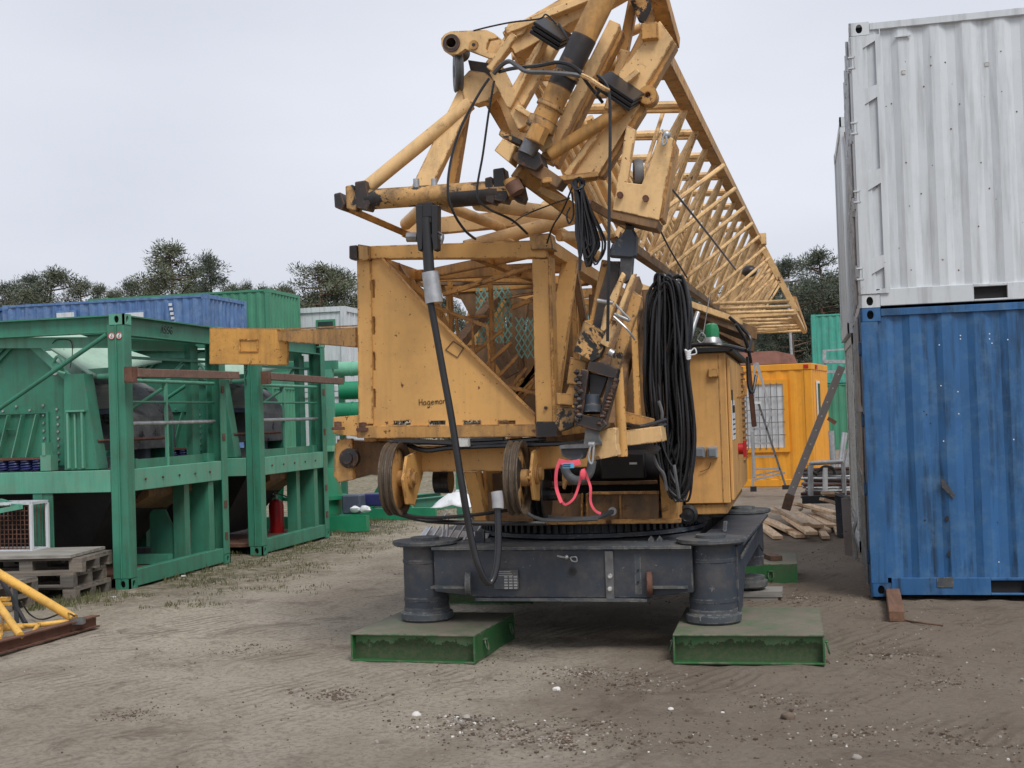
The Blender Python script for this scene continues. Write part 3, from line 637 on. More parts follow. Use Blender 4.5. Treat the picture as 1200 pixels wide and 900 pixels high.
def tree(kind, seed, x, y, s, label, group, rz, ht=None):
    key = (kind, seed)
    if key not in protos:
        t = thing('pine_tree' if kind == 'pine' else 'bare_tree', label, 'tree', (0, 0, 0), group)
        if kind == 'pine':
            tr, cr_ = pine_mesh(seed, 11, **{1: dict(spread=.3, dens=1.3), 2: dict(base=.2, spread=.4, conic=.45, dens=1.7), 3: dict(base=.3, spread=.27, conic=.85, dens=1.3), 4: dict(base=.12, spread=.34, conic=.4, dens=1.9), 5: dict(base=.4, spread=.28, conic=.4, dens=1.0)}[seed])
            part('trunk', tr, M['bark'], t); part('crown', cr_, M['needles'], t)
        else:
            tr, tw = bare_mesh(seed, 7); part('trunk', tr, M['bark_g'], t); part('twigs', tw, M['bark_g'], t)
        protos[key] = t; o = t
    else: o = copy_tree(protos[key])
    o['label'] = label
    if group: o['group'] = group
    elif 'group' in o: del o['group']
    o.location = (x, y, 0); o.rotation_euler = (0, 0, rz); o.scale = (s, s, s if ht is None else ht)
    return o
rt = random.Random(12)
def pt(kind, seed, px, topy, Y, label, group=None, wide=1.0):
    p = at(px, topy, Y); h = {'pine': 11.2, 'bare': 7.4}[kind]; s = p.z/h; tree(kind, seed, p.x, Y, s*wide, label, group, rt.uniform(0, 6.28), s)
pt('pine', 2, 203, 282, 66, 'tallest broad dark pine standing behind the blue container roof', wide=1.25)
pt('pine', 3, 246, 294, 64, 'slim pointed pine just right of the tallest broad pine', wide=1.0)
pt('pine', 4, 60, 312, 66, 'bushy dark pine at left, third clump from the left edge of the picture', wide=1.35)
pt('pine', 1, 152, 327, 70, 'rounded low pine just left of the tallest broad pine')
pt('pine', 5, 113, 332, 72, 'thin pine with a flat top standing between the bushy clump and the tallest pine', wide=.8)
pt('pine', 3, 288, 328, 70, 'short round pine showing above the green container roof at its left end', wide=.7)
pt('pine', 2, 372, 306, 62, 'grey green pine with two tops just left of the crane tower box', wide=1.3)
pt('pine', 4, 402, 312, 64, 'dense pine right against the left edge of the crane tower box', wide=1.25)
pt('bare', 11, 345, 322, 58, 'leafless tree with fine twigs above the green container', wide=1.0)
pt('bare', 12, 408, 345, 58, 'leafless tree in front of the dense pine beside the crane')
G1 = 'pines of the wood behind the left container stacks'
for px, ty, sd_ in ((-20, 335, 4), (12, 330, 1), (32, 322, 2), (88, 326, 4), (132, 335, 3), (175, 330, 1), (228, 325, 4), (270, 333, 1), (312, 332, 2), (335, 335, 3), (440, 330, 1), (480, 335, 2), (530, 345, 4), (600, 350, 1), (660, 345, 2), (720, 350, 4), (-60, 330, 2), (45, 345, 3), (205, 345, 4), (360, 340, 4)):
    pt('pine', sd_, px, ty+rt.uniform(-4, 4), rt.uniform(68, 78), 'dark pine of the far row ' + ('above the left part of the blue container roof' if px < 100 else 'between the bushy clump and the tallest pine' if px < 190 else 'behind the tallest and the slim pine' if px < 260 else 'above the green container roof' if px < 420 else 'low behind the crane tower box' if px < 610 else 'hidden low behind the crane cables'), G1)
pt('pine', 4, 955, 292, 62, 'tallest dark pine right of the jib tip, its top against the sky', wide=1.15)
pt('pine', 2, 925, 300, 60, 'broad dark pine just right of the jib tip')
pt('pine', 1, 975, 325, 64, 'dark pine whose top touches the left edge of the container stack')
G2 = 'pines of the wood beyond the orange cabin'
for px, ty, sd_, Y in ((900, 308, 4, 66), (938, 325, 4, 72), (912, 330, 2, 74), (965, 338, 4, 70), (885, 320, 1, 70), (860, 330, 4, 72), (985, 335, 4, 76), (1010, 330, 2, 70), (1040, 330, 4, 72), (820, 340, 2, 72), (780, 345, 4, 70), (950, 350, 2, 66), (895, 350, 4, 70), (925, 352, 4, 66), (972, 360, 4, 64)):
    pt('pine', sd_, px, ty, Y, 'dark pine in the dense wood ' + ('behind the jib, left of its tip' if px < 890 else 'just right of the jib tip' if px < 930 else 'between the jib tip and the container stack' if px < 980 else 'hidden behind the container stack'), G2, 1.15)
G3 = 'leafless trees in front of the wood beyond the orange cabin'
for px, ty, Y in ((885, 372, 54), (905, 380, 55), (925, 375, 56), (940, 365, 57), (865, 380, 55), (915, 388, 50), (960, 372, 58), (895, 392, 50), (975, 378, 60)):
    pt('bare', rt.choice((11, 12)), px, ty, Y, 'leafless twiggy tree in front of the wood beyond the orange cabin', G3, 1.3)
# far wood closing the view between the trunks
q = MB(); rw = random.Random(5)
for i in range(1500):
    x = rw.uniform(-95, 75); y = rw.uniform(80, 96); z = rw.uniform(.3, 7.2)
    clump(q, (x, y, z), rw.uniform(.8, 1.6), 26, rw, .55, .16)
tag(part('far_wood', q, M['needles']), 'dense dark undergrowth of the wood behind the rows of pines', 'wood', kind='stuff')
q = MB()
for i in range(420):
    x = rw.uniform(-8, 8) if i < 260 else rw.uniform(-60, -14); y = rw.uniform(58, 66) if i < 260 else rw.uniform(60, 66); h = rw.uniform(1.5, 4.2); 
    for k in range(4): q.tube((x, y, 0), (x+rw.gauss(0, .5), y+rw.gauss(0, .5), h*rw.uniform(.5, 1)), .03, .008, n=3, cap=False)
tag(part('scrub', q, M['bark_g']), 'brown leafless scrub at the foot of the wood', 'scrub', kind='stuff')

# ------------------------------------------------------------------ green screening machines in open transport frames
def machine(label):
    X, Y0 = -7.13, 12.65; W = 2.5; L = 6.06; H = 3.0; X1 = X-L; Y1 = Y0+W
    t = thing('screening_machine', label, 'machine', (X, Y0, 0), 'green screening machines in open transport frames')
    g, gl, gc = M['green'], M['green_lt'], M['green_chute']
    P = lambda px, py, d=0: at(px, py, Y0+d)
    # corner posts as open channels
    for x, sx_ in ((X, -1), (X1, 1)):
        for y, sy_ in ((Y0, 1), (Y1, -1)):
            q = MB(); w_ = .20; x2 = x+sx_*w_; y2 = y+sy_*.16
            q.b2((min(x, x2), min(y, y+sy_*.018), .12), (max(x, x2), max(y, y+sy_*.018), H-.12))
            q.b2((min(x, x+sx_*.018), min(y+sy_*.018, y2), .12), (max(x, x+sx_*.018), max(y+sy_*.018, y2), H-.12))
            q.b2((min(x2-sx_*.018, x2), min(y+sy_*.018, y2), .12), (max(x2-sx_*.018, x2), max(y+sy_*.018, y2), H-.12))
            q.b2((min(x+sx_*.085, x+sx_*.10), min(y-sy_*.02, y), .12), (max(x+sx_*.085, x+sx_*.10), max(y-sy_*.02, y), H-.12))
            part('corner_post', q, g, t, bevel=.004)
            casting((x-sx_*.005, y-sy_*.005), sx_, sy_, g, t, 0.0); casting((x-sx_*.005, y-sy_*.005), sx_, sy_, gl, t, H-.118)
    def ibeam(name, p, q_, h, w_, mat, bev=0):
        b_ = MB(); p = V(p); q_ = V(q_); b_.bar(p, q_, .014, h-.03); 
        for s_ in (-1, 1): b_.bar(p+V((0, 0, s_*(h/2-.0075))), q_+V((0, 0, s_*(h/2-.0075))), w_, .015)
        return part(name, b_, mat, t)
    # right end: bottom rail, deck rail, top rail
    ya, yb = Y0+.165, Y1-.165
    part('bottom_rail', MB().b2((X-.11, ya, .02), (X-.01, yb, .20)), g, t, bevel=.005); part('bottom_rail', MB().b2((X1, ya, .02), (X1+.1, yb, .20)), g, t)
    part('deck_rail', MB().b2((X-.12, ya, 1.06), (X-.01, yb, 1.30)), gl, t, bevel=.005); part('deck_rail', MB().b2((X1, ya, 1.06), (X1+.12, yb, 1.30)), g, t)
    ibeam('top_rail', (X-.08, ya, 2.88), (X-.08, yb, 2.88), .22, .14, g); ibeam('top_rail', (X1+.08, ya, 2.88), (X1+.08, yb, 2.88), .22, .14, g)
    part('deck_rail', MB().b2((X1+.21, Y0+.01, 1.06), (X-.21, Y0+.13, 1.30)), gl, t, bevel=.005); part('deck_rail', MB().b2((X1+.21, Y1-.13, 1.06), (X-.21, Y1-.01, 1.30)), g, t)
    ibeam('top_rail', (X1+.2, Y0+.09, 2.90), (X-.2, Y0+.09, 2.90), .19, .14, g); ibeam('top_rail', (X1+.2, Y1-.09, 2.90), (X-.2, Y1-.09, 2.90), .19, .14, g)
    q = MB(); q.bar((X-.2, Y0+.16, 2.70), (X-3.4, Y0+.16, 2.83), .05, .12); part('inner_rail', q, gl, t)
    q = MB(); q.bar((X-.3, Y0+.3, 2.70), (X-.3, Y1-.3, 2.74), .1, .12); q.bar((X-.27, Y0+.25, 2.55), (X-.2, Y1-.2, 2.56), .05, .03); part('inner_rail', q, g, t)
    # upright and handrails at the right end
    for z, r_, mt in ((2.28, .022, gl), (2.04, .015, g), (1.80, .024, M['galv'])):
        part('handrail', MB().tube((X-.1, ya-.02, z), (X-.1, yb+.02, z), r_, n=10), mt, t)
    part('handrail', MB().tube((X-.45, ya, 1.62), (X-.35, yb-.8, 1.62), .018, n=8), M['rusty'], t)
    part('handrail_post', MB().bar((X-.1, Y0+1.1, 1.3), (X-.1, Y0+1.1, 2.3), .03, .04, up=(0, 1, 0)), gl, t)
    part('kickboard', MB().b2((X-.13, ya, 1.302), (X-.10, yb, 1.40)), g, t)
    part('inner_post', MB().b2((X-.28, Y1-.55, 1.3), (X-.2, Y1-.35, 2.75)), g, t); part('inner_post', MB().b2((X-.28, Y0+1.55, .16), (X-.13, Y0+1.68, 1.06)), g, t)
    part('leg', MB().b2((X-.3, Y1-.48, .15), (X-.04, Y1-.34, 1.06)), g, t, bevel=.005)
    part('leg', MB().b2((X-1.17, Y0+.02, .1), (X-1.05, Y0+.18, 1.06)).b2((X-1.05, Y0+.03, .1), (X-.93, Y0+.05, 1.06)), g, t, bevel=.004)
    part('leg', MB().b2((X-3.2, Y0+.05, .1), (X-3.0, Y0+.2, 1.06)), g, t); part('leg', MB().b2((X-1.2, Y1-.3, .1), (X-1.0, Y1-.1, 1.06)), g, t)
    q = MB().plate([(X-.75, Y0+.55, 1.06), (X-.25, Y0+.55, 1.06), (X-.25, Y0+.55, .72)], (0, .02, 0)); part('gusset', q, g, t)
    q = MB().plate([(X-.62, Y0+1.6, .14), (X-.15, Y0+1.6, .14), (X-.42, Y0+1.6, .75), (X-.62, Y0+1.6, .75)], (0, .05, 0)); part('gusset', q, g, t)
    part('floor', MB().b2((X1+.1, Y0+.12, .10), (X-.12, Y1-.12, .14)), M['rusty'], t)
    part('cross_member', MB().b2((X-2.6, Y0+1.1, .15), (X-.12, Y0+1.2, .26)), g, t); part('cross_member', MB().b2((X-2.6, Y1-.5, .15), (X-.3, Y1-.4, .25)), M['galv'], t)
    # dark hopper under the deck
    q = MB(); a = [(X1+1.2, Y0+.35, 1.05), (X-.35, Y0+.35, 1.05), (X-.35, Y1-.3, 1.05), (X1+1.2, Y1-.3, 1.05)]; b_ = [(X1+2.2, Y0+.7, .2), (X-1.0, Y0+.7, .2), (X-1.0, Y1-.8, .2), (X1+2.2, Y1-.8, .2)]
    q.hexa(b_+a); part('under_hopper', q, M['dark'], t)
    q = MB(); q.hexa([(X-.9, Y0+.9, .62), (X-.3, Y0+1.0, .95), (X-.25, Y1-.5, .95), (X-.8, Y1-.6, .62), (X-.9, Y0+.9, .9), (X-.3, Y0+1.0, 1.04), (X-.25, Y1-.5, 1.04), (X-.8, Y1-.6, .9)]); part('chute', q, M['ochre_dark'], t)
    # deck floor and rubber curtain drum
    part('deck', MB().b2((X1+.12, Y0+.13, 1.22), (X-.13, Y1-.13, 1.26)), M['dark'], t)
    q = MB(); n_ = 14; prof = []
    for i in range(n_+1):
        a_ = math.pi*(.0+1.0*i/n_); prof.append((a_,))
    cx = X-1.15; 
    vs = []
    for i in range(15):
        a_ = math.pi*i/14; vs.append((math.cos(a_)*.72, 1.75+math.sin(a_)*.62))
    pr = [(cx+u, Y0+.75, z) for u, z in vs] + [(cx-.72, Y0+.75, 1.5), (cx+.72, Y0+.75, 1.5)]
    q.plate(pr, (0, 1.2, 0)); part('screen_drum', q, M['lining'], t)
    q = MB()
    for k in range(5): q.tube((X-2.2, Y0+.70, 1.96+.07*k), (X-.4, Y0+.70, 1.94+.07*k), .012, n=6)
    q.b2((X-2.1, Y0+.60, 1.98), (X-.32, Y0+.66, 2.26)); part('slatted_guard', q, M['board'], t)
    part('drum_band', MB().b2((X-2.0, Y0+.56, 1.92), (X-.36, Y0+.60, 1.975)), M['bluebox'], t)
    part('drum_post', MB().tube((X-.72, Y0+1.5, 1.25), (X-.72, Y0+1.5, 2.0), .17, n=20), M['bluebox'], t)
    q = MB(); q.b2((X-.95, Y1-.7, 1.26), (X-.4, Y1-.66, 1.85)); part('mesh_panel', q, g, t)
    part('plate', MB().b2((X-.95, Y0+.95, 1.27), (X-.5, Y0+.97, 1.42)), M['white_pl'], t)
    # big inclined side plate of the feed hopper with stiffeners, facing the camera
    yb_ = Y0+.28
    side = [(X-4.9, 1.36), (X-.86, 1.36), (X-.86, 2.36), (X-1.42, 2.86), (X-4.9, 2.86)]
    sp = part('side_plate', MB().plate([(x, yb_, z) for x, z in side], (0, .02, 0)), g, t)
    q = MB(); q.bar((X-.84, yb_-.03, 2.34), (X-1.44, yb_-.03, 2.87), .09, .025, up=(0, 1, 0)); part('rim', q, gl, sp)
    q = MB()
    for k in range(3): q.bar((X-1.50-.12*k, yb_-.02, 2.75-.02*k), (X-2.15-.12*k, yb_-.02, 2.18-.02*k), .03, .035, up=(0, 1, 0))
    part('stiffener', q, g, sp)
    for k in range(6):
        q = MB(); xx = X-1.22-.18*k; q.bar((xx, yb_-.045, 1.94), (xx-.14, yb_-.045, 1.46), .09, .012, up=(1, 0, 0)); part('rib', q, gl, sp)
    q = MB(); q.b2((X-1.13, yb_-.03, 1.45), (X-1.10, yb_-.001, 1.95)); q.b2((X-2.4, yb_-.03, 1.95), (X-1.10, yb_-.001, 1.965)); q.b2((X-1.75, yb_-.06, 1.78), (X-1.45, yb_-.03, 1.79)); q.b2((X-2.4, yb_-.08, 1.44), (X-1.05, yb_-.001, 1.46)); part('rib_frame', q, g, sp)
    q = MB()
    for k in range(9): q.tube((X-1.0-.17*k, yb_-.006, 1.99+.05*(k % 2)), (X-1.0-.17*k, yb_-.022, 1.99+.05*(k % 2)), .014, n=6)
    for k in range(7): q.tube((X-.99, yb_-.006, 1.42+.08*k), (X-.99, yb_-.022, 1.42+.08*k), .014, n=6)
    for k in range(6): q.tube((X-1.17, yb_-.006, 1.5+.085*k), (X-1.17, yb_-.022, 1.5+.085*k), .012, n=6)
    part('bolt_heads', q, M['galv'], sp)['kind'] = 'stuff'
    q = MB().lathe((X-1.02, yb_-.004, 2.42), (0, -1, 0), [(.001, 0), (.045, 0), (.045, .003), (.001, .003)], n=20, closed=False); sg = part('lifting_sign', q, M['white_pl'], sp)
    # folding sheets of the hopper top seen over the plate
    q = MB().plate([(X-.60, Y0+.35, 2.36), (X-1.38, Y0+.33, 2.86), (X-1.5, Y0+1.5, 2.94), (X-.35, Y0+1.5, 2.55)], (0, .0, -.02)); part('hopper_sheet', q, gc, t)
    q = MB(); q.lathe((X-.95, Y0+1.55, 2.3), (-1, 0, 0), [(.001, 0), (.44, 0), (.44, 1.6), (.001, 1.6)], n=28, closed=False); part('feed_drum', q, gc, t)
    q = MB(); q.bar((X-.3, Y0+.5, 2.42), (X-.75, Y0+.4, 2.40), .03, .06); q.tube((X-.5, Y0+.3, 2.34), (X-.2, Y0+.3, 2.33), .03, n=8); part('drain_pipe', q, gl, t)
    q = MB(); q.path([(X-1.0, Y0+.22, 2.52), (X-.93, Y0+.20, 2.58), (X-.86, Y0+.2, 2.50), (X-.93, Y0+.2, 2.42), (X-.84, Y0+.2, 2.38)], .018, n=8); part('lifting_hook', q, gl, t)
    q = MB(); q.path([(X-.95, Y0+.13, 2.72), (X-.88, Y0+.12, 2.76), (X-.72, Y0+.12, 2.74), (X-.70, Y0+.12, 2.6), (X-.74, Y0+.13, 2.44)], .005, n=6); part('cable', q, M['rubber'], t)
    # tapered upright column next to the post
    q = MB().plate([(X-.82, Y0+.10, 1.31), (X-.40, Y0+.10, 1.31), (X-.56, Y0+.10, 2.37), (X-.80, Y0+.10, 2.37)], (0, .2, 0)); co = part('column', q, g, t, bevel=.004)
    q = MB(); 
    for lo, hi in (((X-.76, Y0+.06, 1.33), (X-.735, Y0+.098, 1.95)), ((X-.585, Y0+.06, 1.33), (X-.56, Y0+.098, 1.95)), ((X-.76, Y0+.05, 1.95), (X-.53, Y0+.098, 1.97)), ((X-.68, Y0+.08, 1.33), (X-.66, Y0+.098, 1.93))): q.b2(lo, hi)
    part('column_cover', q, gl, co)
    # springs at the left of the column
    for k in range(5):
        q = MB(); cx = X-1.12-.15*k-.06; pts = [(cx+.062*math.cos(a_*.7), Y0+.17+.062*math.sin(a_*.7), 1.31+.115*a_/36*1.0) for a_ in range(0, 37)]
        q.path(pts, .011, n=6, smooth=2); part('spring', q, M['spring'], t)
    q = MB().b2((X-2.0, Y0+.1, 1.435), (X-1.10, Y0+.26, 1.46)); part('spring_plate', q, M['rusty'], t)
    part('spring_bracket', MB().b2((X-1.09, Y0+.06, 1.31), (X-.96, Y0+.2, 1.48)).b2((X-1.06, Y0+.05, 1.48), (X-1.02, Y0+.2, 1.62)), gl, t)
    part('brace', MB().tube((X-.22, Y0+.02, 2.78), (X-3.0, Y0+.04, .95+.25), .026, n=10), g, t)
    q = MB(); q.tube((X-.3, Y1-.25, 2.7), (X-.18, Y0+1.2, 2.25), .024, n=8); q.tube((X-.2, Y0+1.25, 2.22), (X-.5, Y0+.95, 1.95), .022, n=8); part('brace', q, g, t)
    for (bx0, by0, bz0) in ((X-.02, Y0+.3, 1.36), (X-.02, Y1-.45, 1.36)): part('handrail_socket', MB().box((bx0-.06, by0, bz0), (.06, .05, .1)), g, t)
    for dz in (.35, .75, 1.6, 2.2): part('post_bracket', MB().box((X+.004, Y1-.10, dz), (.012, .07, .09)), M['rusty'], t)
    for zz in (1.18,):
        q = MB()
        for k in range(5): q.tube((X-.008, Y0+.4+.4*k, zz), (X+.006, Y0+.4+.4*k, zz), .014, n=6)
        part('bolt_heads', q, M['rusty'], t)['kind'] = 'stuff'
    # round lifting-point signs on the post
    for px, mt, dx in ((137.5, 'redink', .055), (145.5, 'redink', .145)):
        q = MB().lathe((X-.145+dx-.055, Y0-.004, 2.76), (0, -1, 0), [(.001, 0), (.038, 0), (.038, .003), (.001, .003)], n=20, closed=False); sg = part('lifting_sign', q, M['white_pl'], t)
        q = MB().lathe((X-.145+dx-.055, Y0-.0075, 2.76), (0, -1, 0), [(.031, 0), (.038, 0), (.038, .002), (.031, .002)], n=20); part('sign_ring', q, M['redink'], sg)
        q = MB().path([(X-.145+dx-.055+a_, Y0-.009, 2.76+b_) for a_, b_ in ((.004, .024), (.006, .008), (-.008, -.004), (-.006, -.018), (.008, -.016), (.010, -.006))], .003, n=5); part('sign_hook', q, M['ink'], sg)
    return t
def strokes(mb, text, o, du, dv, h, r, adv=.75):
    G = {'A': [[(0, 0), (.3, 1), (.6, 0)], [(.12, .4), (.48, .4)]], 'S': [[(.55, .85), (.3, 1), (.05, .8), (.15, .55), (.5, .42), (.55, .18), (.3, 0), (.02, .12)]],
         'G': [[(.58, .82), (.3, 1), (.03, .7), (.03, .3), (.3, 0), (.58, .2), (.58, .45), (.35, .45)]], '0': [[(.3, 1), (.03, .7), (.03, .3), (.3, 0), (.57, .3), (.57, .7), (.3, 1)]],
         '9': [[(.55, .6), (.3, .45), (.06, .7), (.3, 1), (.55, .8), (.55, .3), (.3, 0), (.1, .06)]], '7': [[(.03, 1), (.57, 1), (.2, 0)]], '1': [[(.12, .8), (.32, 1), (.32, 0)]],
         'H': [[(.05, 1), (.05, 0)], [(.55, 1), (.55, 0)], [(.05, .5), (.55, .55)]], 'a': [[(.5, .5), (.25, .58), (.05, .3), (.2, 0), (.48, .2), (.5, .5), (.52, .02)]],
         'g': [[(.5, .5), (.25, .58), (.05, .3), (.2, .02), (.48, .2), (.5, .5), (.5, -.2), (.3, -.42), (.05, -.3)]], 'e': [[(.06, .3), (.48, .36), (.3, .58), (.06, .34), (.2, .0), (.5, .1)]],
         'm': [[(.02, .55), (.04, 0)], [(.04, .4), (.2, .58), (.28, .4), (.28, 0)], [(.28, .4), (.45, .58), (.54, .4), (.54, 0)]], 'n': [[(.05, .55), (.07, 0)], [(.07, .38), (.3, .58), (.46, .38), (.48, 0)]]}
    o = V(o); du = V(du); dv = V(dv)
    for i, ch in enumerate(text):
        for st in G[ch]: mb.path([o + du*((i*adv+x)*h) + dv*(z*h) for x, z in st], r, n=5, smooth=3)
    return mb
m1 = machine('green screening machine in an open frame, the nearer of two on the left')
q = strokes(MB(), 'ASSG', (-7.137, 13.50, 2.835), (.0, 1, 0), (0, 0, 1), .085, .006, .85)
part('lettering', q, M['ink'], m1)
m2 = machine('green screening machine in an open frame, the farther of two, beside the orange board')
for o in list(m2.children):
    if o.name.startswith('gusset') or o.name.startswith('cross_member'): bpy.data.objects.remove(o)
dv_ = V((.10, 3.28, 0))
m2.location = V(m2.location)+dv_
q = MB()
for i, ch in enumerate('0971'): strokes(q, ch, V((-7.132-.085, 15.905, 2.60-.11*i)), (1, 0, 0), (0, 0, 1), .085, .006)
part('lettering', q, M['ink'], m2)
# timbers laid across between the frames
for (a, b_, lab) in (((158, 437, 12.60), (277, 440, 15.25), 'rough reddish timber fixed level on the nearer green machine'), ((315, 441, 15.88), (400, 447, 18.4), 'rough reddish timber fixed level on the farther green machine')):
    p = at(*a); p2 = at(*b_); q = MB().bar(p, p2, .09, .095); solo('timber_beam', q, M['redwood'], lab, 'timber', tuple(p), 'timbers on the green machines', bevel=.006)
    q = MB().box(p+V((-.02, -.055, -.02)), (.1, .10, .17)); 
    solo('clamp', q, M['rusty'], 'rusty steel clamp holding the ' + ('nearer' if a[0] < 200 else 'farther') + ' reddish timber to its post', 'clamp', tuple(p))

# ------------------------------------------------------------------ pallets, board, mesh crate on the left
def pallet(label, x, y, z, rz, proto=[None]):
    if proto[0] is None:
        t = thing('pallet', label, 'pallet', (0, 0, 0), 'wooden pallets stacked beside the green machine'); L, W = 1.2, .8
        for yy in (-.35, 0, .35):
            part('bottom_board', MB().box((0, yy, .011), (L, .1, .022)), M['pallet'], t)
            for xx in (-.53, 0, .53): part('block', MB().box((xx, yy, .061), (.14, .098, .078)), M['pallet'], t)
        for xx in (-.53, 0, .53): part('cross_board', MB().box((xx, 0, .111), (.14, W, .022)), M['pallet_y'], t)
        for yy in (-.33, -.17, 0, .17, .33): part('top_board', MB().box((0, yy, .133), (L, .125, .022)), M['pallet'], t)
        proto[0] = t; o = t
    else: o = copy_tree(proto[0])
    o.location = (x, y, z); o.rotation_euler = (0, 0, rz); o['label'] = label; return o
q0 = gr(130, 688)
for i, (z, dx, lab) in enumerate(((0, 0, 'grey wooden pallet at the bottom of the stack beside the green post'), (.146, -.03, 'grey wooden pallet second from the bottom of the stack'), (.292, .02, 'grey wooden pallet on top of the stack, under the grey board'))):
    pallet(lab, -7.92+dx, 12.20+dx, z-.004, math.radians(4+2*i))
for i in range(2): pallet('grey wooden pallet ' + ('low' if i == 0 else 'upper') + ' in the half hidden front stack at the left edge', -8.2+.04*i, 11.2, .146*i-.004, math.radians(-3+3*i))
solo('board', MB().box((-8.0, 12.2, .455), (1.22, .86, .03), rz=math.radians(7)), M['board'], 'smooth grey board lying on top of the tall pallet stack', 'board', (-8.0, 12.2, .44))
t = thing('mesh_crate', 'wire mesh crate with a white rim behind the pallets at the left edge', 'crate', (-8.55, 12.5, 0))
q = MB(); x0, x1, y0, y1, z0, z1 = -9.3, -8.30, 12.3, 12.6, .02, 1.02
x1 = at(37, 620, 12.3).x
for a, b_ in (((x0, y0), (x1, y0)), ((x1, y0), (x1, y1)), ((x0, y1), (x1, y1))):
    for z in (.47, .98): q.bar((a[0], a[1], z), (b_[0], b_[1], z), .03, .03)
part('rim', q, M['white'], t)
q = MB()
for x in (x0, x1):
    for y in (y0, y1): q.b2((x-.016, y-.016, .0), (x+.016, y+.016, .965))
part('crate_post', q, M['white'], t)
q = MB(); k = 0; xx = x0+.04
while xx < x1-.02: q.tube((xx, y0, .47), (xx, y0, .97), .005, n=4); q.tube((xx, y1, .47), (xx, y1, .97), .005, n=4); xx += .05
zz = .5
while zz < .96: q.tube((x0, y0+.005, zz), (x1, y0+.005, zz), .005, n=4); zz += .05
part('wire_mesh', q, M['rusty'], t)
q = MB(); a = at(0, 602, 12.2); b_ = at(24, 594, 12.2); q.bar(a+V((-.2, 0, 0)), b_, .05, .05); q.bar(at(0, 590, 12.5), b_, .05, .05); q.bar(at(0, 586, 12.6), at(14, 590, 12.5), .04, .03)
solo('steel_bracket', q, M['green_lt'], 'light green flat steel bracket lying above the mesh crate at the left edge', 'bracket', tuple(b_))

# ------------------------------------------------------------------ yellow triangular frame in the left foreground
pR = gr(111, 731); pL = gr(-40, 776)
t = thing('towing_frame', 'yellow tube frame with a rusty brown front beam lying in the left foreground', 'frame', (pR.x, pR.y, 0))
def gz(px, py, z): return gr(px, py, z)
a = gr(112, 728, .05); b_ = gr(-60, 775, .05)
q = MB(); q.bar(a, b_, .012, .10); q.bar(a+V((0, 0, .05)), b_+V((0, 0, .05)), .09, .012); q.bar(a+V((0, 0, -.04)), b_+V((0, 0, -.04)), .09, .012)
bm_ = part('front_beam', q, M['rusty'], t); 
q = MB().lathe(a+V((-.05, -.02, 0)), (0, -1, 0), [(.001, 0), (.02, 0), (.02, .004), (.001, .004)], n=12, closed=False); part('pin_hole', q, M['dark'], bm_)
for nm, A, B, r_, mt in (('main_tube', (-30, 655, .62), (87, 725, .12), .040, 'yellow'), ('strut', (-15, 690, .38), (24, 745, .10), .032, 'yellow'), ('base_tube', (-40, 742, .08), (92, 727, .10), .022, 'yellow'), ('base_tube', (-40, 733, .1), (45, 733, .10), .018, 'yellow'), ('cross_tube', (38, 742, .08), (46, 731, .10), .018, 'yellow'), ('strut', (-20, 660, .5), (-2, 750, .1), .03, 'yellow')):
    q = MB().tube(gr(A[0], A[1], A[2]), gr(B[0], B[1], B[2]), r_, n=14); part(nm, q, M[mt], t)
e_ = gr(87, 725, .12); q = MB().box(e_+V((.03, 0, -.02)), (.12, .09, .05), rz=.3); part('end_bracket', q, M['steel'], t)
q = MB(); q.path([gr(87, 722, .2), gr(75, 718, .15), gr(50, 726, .06), gr(35, 720, .05), gr(25, 705, .2)], .008, n=6); part('cable', q, M['rubber'], t)
q = MB(); q.tube(gr(-5, 668, .5), gr(30, 731, .06), .022, n=8); q.tube(gr(18, 690, .3), gr(20, 738, .05), .02, n=8); part('black_bar', q, M['black'], t)
q = MB(); q.path([gr(2, 700, .3), gr(4, 720, .2), gr(2, 745, .08)], .008, n=6); q.box(gr(5, 702, .3), (.09, .06, .03)); q.box(gr(6, 708, .27), (.1, .05, .02)); part('latch', q, M['yellow'], t)

# ------------------------------------------------------------------ orange board on its long beam
t = thing('counterweight_arm', 'rust spotted orange end plate on a long ochre beam left of the crane', 'beam', tuple(at(291, 406, 10.6)))
Y_ = 10.6; q = MB().plate([at(245, 384, Y_), at(338, 385, Y_), at(337, 428, Y_), at(245, 427, Y_)], (0, .03, 0)); pl_ = part('end_plate', q, M['sign'], t, bevel=.006)
q = MB(); 
for a, b_ in (((281, 398), (302, 398)), ((302, 398), (302, 412)), ((302, 412), (281, 412)), ((281, 412), (281, 398))): q.bar(at(*a, Y_-.004), at(*b_, Y_-.004), .012, .012, up=(0, 1, 0))
part('raised_rim', q, M['sign'], pl_)
q = MB(); p0, p1 = at(325, 393.5, Y_+.12), at(426, 395.5, 9.6); q.bar(p0, p1, .10, .085, h2=.16, w2=.14); part('beam', q, M['ochre_old'], t, bevel=.005)
q = MB().bar(p0+V((0, -.06, .05)), p1+V((0, -.08, .09)), .02, .012); part('beam_flange', q, M['ochre_old'], t)

